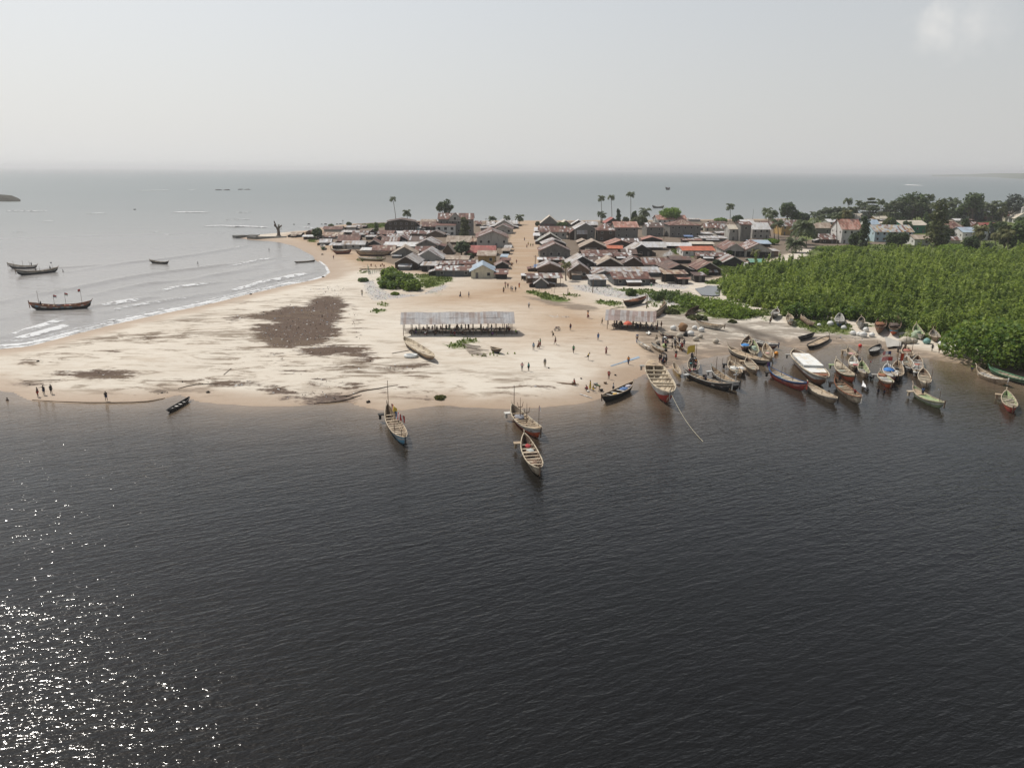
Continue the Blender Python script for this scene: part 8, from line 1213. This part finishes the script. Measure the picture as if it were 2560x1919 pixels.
# ------------------------------------------------------------------ poles, fences, dead tree, pier, rocks
def pole(v, x, yb, yt, label, r=.13, arm=True, name='utility_pole', cat='pole', group=None, c=POST):
    b = GV(v, x, yb); h = max(1.0, VY(*vp(v, x, yt), b.y).z - b.z); root = tag(empty(name, b), label, cat, group); mb = MB(); mb.tube([(0, 0, -.3), (.02 * h, 0, h)], [r, r * .7], 6); mb.build('shaft', c, root)
    if arm: mb = MB(); mb.box((.02 * h, 0, h * .93), (1.4, .12, .12)); mb.build('crossarm', c, root)
pole('L', 1497, 600, 450, 'power pole behind the orange-rust roofed house'); pole('A', 708, 600, 460, 'power pole at the right end of the dark barn'); pole('A', 1580, 560, 428, 'power pole by the small rust cottage'); pole('C', 1408, 600, 420, 'tall thin mast at the sea right of the single palm', .1, False); pole('B', 388, 1110, 895, 'power pole on the right kerb of the street'); pole('B', 1113, 1365, 1190, 'dark post in front of the square zinc shed', .15, False, 'post', 'post'); pole('B', 800, 1400, 1310, 'short dark post in the rubbish field', .12, False, 'post', 'post'); pole('B', 1790, 1560, 1400, 'post at the stem of the black net canoe', .16, False, 'post', 'post'); pole('C3', 470, 470, 255, 'street lamp pole left of the big concrete house', .14)
for k, x in enumerate([(1255, 1290), (445, 1350), (475, 1330), (515, 1365), (600, 1345), (630, 1370), (650, 1320), (690, 1305), (740, 1300)][1:]): pole('B', x[0], x[1], x[1] - 75, 'one of the thin stakes standing before the grey canvas-roofed hut', .06, False, 'stake', 'stake', 'stakes at the street mouth')
for k, x in enumerate([1765, 1855, 1935]): pole('V', 30 + k * 60, 960 - k * 12, 850 - k * 10, 'one of the thin mooring stakes in the shallows by the white cross', .05, False, 'mooring_stake', 'stake', 'mooring stakes')
def fence():
    pts = [GV('A', *p) for p in [(98, 1045), (110, 1135), (250, 1105), (430, 1090)]]; root = tag(empty('railing', pts[0]), 'green railing round the terrace left of the dark timber hall', 'railing'); gm = pm('rail_green', (.05, .16, .10), .7); o = pts[0]; mb = MB()
    for i in range(3):
        for j in range(7): p = pts[i].lerp(pts[i + 1], j / 6) - o; q = MB(); q.box((p.x, p.y, p.z + .6), (.1, .1, 1.3)); q.build('baluster', gm, root)
        for z in (.4, .8, 1.2): mb.tube([pts[i] - o + Vector((0, 0, z)), pts[i + 1] - o + Vector((0, 0, z))], .05, 4)
    mb.build('rail', gm, root)
    b = GV('A', 210, 1060); r2 = tag(empty('terrace_deck', b), 'plank terrace behind the green railing', 'terrace'); mb = MB(); mb.box((0, 0, .25), (12, 7, .2)); mb.build('deck', bm_('tan'), r2)
    for k in range(4): mb = MB(); mb.box((-5 + k * 3.3, -3, .0), (.25, .25, .5)); mb.build('support', POST, r2)
    for k, (x, y) in enumerate([(140, 1050), (200, 1060), (285, 1040), (300, 1060)]):
        c = tag(empty('chair', GV('A', x, y, .32), k * 1.3), 'one of the orange-brown chairs on the plank terrace', 'chair', 'terrace chairs'); mb = MB(); mb.box((0, 0, .45), (.5, .5, .06)); mb.build('seat', bm_('rust'), c); mb = MB(); mb.box((0, .23, .8), (.5, .05, .6)); mb.build('backrest', bm_('rust'), c)
        for sx_ in (-.2, .2):
            for sy_ in (-.2, .2): mb = MB(); mb.box((sx_, sy_, .22), (.05, .05, .42)); mb.build('leg', bm_('rust'), c)
fence()
b = GV('L', 688, 655); root = tag(empty('dead_tree', b), 'pollarded dead tree with stubby limbs on the old pier', 'tree'); H_ = VY(*vp('L', 665, 465), b.y).z - b.z; mb = MB()
mb.tube([(0, 0, -.2), (0, 0, H_ * .1), (.1, 0, H_ * .3), (-.1, 0, H_ * .5)], [1.6, .9, .75, .8], 9); mb.build('trunk', BARK, root)
for pts, r in [([(-.2, 0, H_ * .45), (-1.2, .2, H_ * .65), (-1.6, 0, H_ * .85), (-2.0, 0, H_)], [.6, .45, .35, .3]), ([(0, 0, H_ * .45), (.9, 0, H_ * .6), (1.6, .2, H_ * .68), (2.2, 0, H_ * .72)], [.55, .4, .3, .3]), ([(0, 0, H_ * .48), (.2, 0, H_ * .62), (.6, .3, H_ * .78)], [.5, .35, .28]), ([(-.8, 0, H_ * .58), (-1.9, 0, H_ * .66), (-2.1, .2, H_ * .78)], [.35, .28, .25])]: mb = MB(); mb.tube(pts, r, 7); mb.build('limb', BARK, root)
leafobj('sprouts', leaves((.4, 0, H_ * .55), (1.6, 1, 2), 60, .5, 77), LM['olive'], root)
def wallrun(v, pts, w_, h, label, name='sea_wall', cat='wall', c=None):
    q = [GV(v, *p) for p in pts]; o = q[0].copy(); o.z = 0; mb = MB()
    for i in range(len(q) - 1):
        a, b_ = q[i] - o, q[i + 1] - o; d = (b_ - a); n = Vector((-d.y, d.x, 0)).normalized() * w_; mb.hexa([(a.x, a.y, -.8), (b_.x, b_.y, -.8), (b_.x + n.x, b_.y + n.y, -.8), (a.x + n.x, a.y + n.y, -.8), (a.x, a.y, h), (b_.x, b_.y, h), (b_.x + n.x, b_.y + n.y, h), (a.x + n.x, a.y + n.y, h)])
    tag(mb.build(name, c or pm('old_concrete', (.17, .165, .15), .9, .4, .6), None, o), label, cat)
wallrun('L', [(290, 692), (400, 700), (600, 690), (780, 672)], 3.0, 1.5, 'low broken concrete wall of the old pier below the dead tree'); wallrun('L', [(152, 684), (290, 668), (415, 658)], 5.0, 1.4, 'outer dark concrete slab of the old pier'); 
def rocks(v, lst, label, name='rock', cat='rock', group='dark rocks along the sea shore'):
    for k, (x, y, r) in enumerate(lst):
        p = W_(v, x, y); s = r / VW[v][2] * p.y / F; mb = MB(); mb.blob((0, 0, 0), (s, s * .7, min(s * .6, 1.6)), nu=10, nv=6, jit=.25, seed=k + int(x)); tag(mb.build(name, pm('shore_rock', (.07, .065, .06), .85, .4, .7), None, p), label, cat, group)
rocks('L', [(880, 510, 12), (1065, 507, 16), (1230, 508, 12), (1275, 508, 20), (1340, 510, 14), (1420, 507, 16), (1465, 506, 18)], 'one of the dark rocks awash off the west shore'); rocks('S', [(1885, 331, 30), (1960, 331, 26), (2080, 327, 24), (2140, 327, 28), (1165, 499, 12)], 'one of the dark reef rocks far off the beach')
for v, x, y, r, lab in [('N', 540, 153, 14, 'dark lump of flotsam on the wet beach'), ('L', 1245, 1170, 16, 'flotsam clump at the inner bay waterline'), ('L', 1235, 888, 14, 'dark lump on the bay sand below the green boat'), ('L0', 1210, 268, 12, 'driftwood lump left on the wet beach'), ('N', 88, 1195, 22, 'dark round stump on the lagoon edge of the spit'), ('N', 1790, 1300, 26, 'brown weed lump left of the long blue-bowed canoe'), ('L0', 405, 695, 16, 'black lump on the left sand')]:
    p = GV(v, x, y); s = r / VW[v][2] * p.y / F; mb = MB(); mb.blob((0, 0, s * .3), (s, s * .8, s * .55), nu=10, nv=6, jit=.3, seed=int(x)); tag(mb.build('flotsam', pm('flotsam_dark', (.05, .04, .032), .9, .4, 2), None, p), lab, 'flotsam', 'flotsam on the sand')
p0 = W_('S', 210, 428); mb = MB(); n = 26; s = p0.y / F / VW['S'][2]
top = [(0, 0), (-8, 14), (-30, 30), (-70, 46), (-130, 55), (-230, 58), (-420, 50), (-640, 20), (-760, 0)]
for i, (dx, hz) in enumerate(top):
    for j in range(9):
        t = j / 8; z = hz * s * math.sin(PI * t) ** .6; mb.v.append((dx * s + random.uniform(-.4, .4) + 60 * t * p0.x / p0.y, -6 + 60 * t, z + random.uniform(-.4, .4) - .6))
for i in range(len(top) - 1):
    for j in range(8): mb.f.append((i * 9 + j, i * 9 + j + 1, (i + 1) * 9 + j + 1, (i + 1) * 9 + j)); mb.m.append(0)
tag(mb.build('islet', pm('islet_scrub', (.05, .048, .034), .95, .5, .25), None, p0), 'low dark rocky islet at the left edge', kind='structure')
# dark undercut banks of wet sand along the lagoon edge
for v, pts, h in [('L0', [(340, 1108), (600, 1126), (900, 1137), (1200, 1139), (1420, 1135), (1570, 1124), (1680, 1105), (1750, 1088)], .34), ('L0', [(1890, 990), (1980, 965), (2080, 945), (2211, 938), (2330, 937)], .3), ('N', [(1210, 1317), (1360, 1308), (1480, 1296), (1580, 1272), (1650, 1250), (1715, 1225)], .4), ('N', [(1480, 1245), (1600, 1228), (1690, 1195), (1780, 1175), (1900, 1158), (2000, 1135), (2100, 1120)], .36), ('L0', [(250, 902), (450, 900), (640, 890)], .2)]:
    q = [GV(v, *p) for p in pts]; mb = MB(); k = len(q); f = lambda i: math.sin(PI * min(1, max(.08, i / (k - 1)))) ** .4
    for i in range(k - 1):
        a, b_ = q[i], q[i + 1]; za, zb = .55 * h * f(i + .15), .55 * h * f(i + 1.15 if i < k - 2 else k - 1.15); mb.hexa([(a.x, a.y - .12, a.z - .25), (b_.x, b_.y - .12, b_.z - .25), (b_.x, b_.y + .7, b_.z - .25), (a.x, a.y + .7, a.z - .25), (a.x, a.y + .05, a.z + za), (b_.x, b_.y + .05, b_.z + zb), (b_.x, b_.y + .4, b_.z + .02), (a.x, a.y + .4, a.z + .02)])
    tag(mb.build('sand_bank', pm('wet_bank', (.12, .088, .06), .8, .3, 2)), 'undercut dark bank of wet sand', kind='structure')
# ------------------------------------------------------------------ litter and grass blades
def scatter(zones, dens, cap, sd, extra=.0):
    r = np.random.default_rng(sd); out = []
    for v, pts, amt in zones:
        poly = np.array(pxs(v, pts, 1.2)); lo, hi = poly.min(0), poly.max(0); A = np.prod(hi - lo); n = int(min(cap, A * dens * amt)); p = lo + r.random((n, 2)) * (hi - lo); d = sdf(p, poly); out.append(p[d > -extra + r.random(n) * 1.5])
    p = np.concatenate(out); return p[sdf(p, LAND) > 1.0]
r = np.random.default_rng(4); p = np.concatenate([scatter(TRASH, 1.0, 2600, 1), scatter(DEBRIS, .45, 1600, 2, 1.0)])
z = height(p); n = len(p); a = r.random(n) * 2 * PI; s = .10 + .22 * r.random(n) ** 2.5; t = np.stack([np.cos(a) * s, np.sin(a) * s, r.normal(size=n) * .06], 1); b = np.stack([-np.sin(a) * s * .7, np.cos(a) * s * .7, np.abs(r.normal(size=n)) * .12], 1); c = np.stack([p[:, 0], p[:, 1], z + .06], 1)
V_ = np.stack([c - t - b * .3, c - t * .2 - b, c + t - b * .2, c + t * .4 + b], 1).reshape(-1, 3)
m, nt, bs = newmat('litter'); g_ = N(nt, 'ShaderNodeNewGeometry'); rr = nt.nodes.new('ShaderNodeValToRGB'); rr.color_ramp.interpolation = 'CONSTANT'; cols = [(.10, .08, .06), (.55, .55, .53), (.16, .12, .09), (.62, .62, .6), (.20, .26, .34), (.30, .26, .2), (.08, .07, .06), (.45, .40, .36), (.12, .1, .08)]; e = rr.color_ramp.elements
while len(e) < len(cols): e.new(.5)
for i, q in enumerate(cols): e[i].position = i / len(cols); e[i].color = q + (1,)
L(nt, g_.outputs['Random Per Island'], rr.inputs[0]); L(nt, rr.outputs[0], bs.inputs['Base Color']); bs.inputs['Roughness'].default_value = .9
tag(link('litter', npmesh('litter', V_, np.arange(len(V_)).reshape(-1, 4), [m], False)), 'scattered plastic litter and weed on the sand', kind='stuff')
p = scatter(GRASS, 3.0, 26000, 3, .8); z = height(p); n = len(p); keep = vnoise(p, 3.0, 31) > .33; p, z = p[keep], z[keep]; n = len(p)
far = np.hypot(p[:, 0], p[:, 1]); c = np.stack([p[:, 0], p[:, 1], z - .02], 1); a = r.random(n) * 2 * PI; w = (.10 + .12 * r.random(n)) * (1 + far / 300); hh = (.15 + .35 * r.random(n) ** 2) * (1 + far / 900); t = np.stack([np.cos(a) * w, np.sin(a) * w, np.zeros(n)], 1); u = np.stack([r.normal(size=n) * .12, r.normal(size=n) * .12, hh], 1)
V_ = np.stack([c - t, c + t, c + t * .6 + u, c - t * .6 + u], 1).reshape(-1, 3)
tag(link('grass', npmesh('grass', V_, np.arange(len(V_)).reshape(-1, 4), [leafm('leaf_grass', (.06, .11, .02), (.17, .21, .05), .3)], False)), 'patches of short grass and weeds', kind='stuff')

a, b = GV('L', 1500, 806), GV('L', 1755, 812); root = tag(empty('washing_line', a), 'line of pinkish and white washing before the laundry house', 'washing'); d = b - a
for t in (0, .5, 1): mb = MB(); mb.tube([d * t, d * t + Vector((0, 0, 2.1))], .05, 5); mb.build('post', POST, root)
mb = MB(); mb.tube([Vector((0, 0, 2.05)), d * .25 + Vector((0, 0, 1.9)), d * .5 + Vector((0, 0, 2.05)), d * .75 + Vector((0, 0, 1.9)), d + Vector((0, 0, 2.05))], .02, 4); mb.build('line', POST, root)
R = random.Random(2)
for k in range(16): t = .04 + .92 * k / 15; mb = MB(); q = d * t + Vector((0, 0, 1.92)); flag_mesh(mb, (q.x, q.y, q.z), R.uniform(.5, .8), R.uniform(.7, 1.2), 1, 0, .02); mb.build('cloth', clm(R.choice(['pink', 'white', 'red', 'white', 'sky', 'pink'])), root)
# ------------------------------------------------------------------ haze
mb = MB(); mb.box((0, 37000, 30), (124000, 80000, 92))
m = bpy.data.materials.new('haze'); m.use_nodes = True; nt = m.node_tree; nt.nodes.clear()
pv = N(nt, 'ShaderNodeVolumePrincipled'); pv.inputs['Color'].default_value = (0.97, 0.985, 1.0, 1); pv.inputs['Density'].default_value = 1.3e-4; pv.inputs['Anisotropy'].default_value = 0.25
o = N(nt, 'ShaderNodeOutputMaterial'); L(nt, pv.outputs[0], o.inputs['Volume'])
tag(mb.build('haze', m), 'thin pale sea haze', kind='stuff')
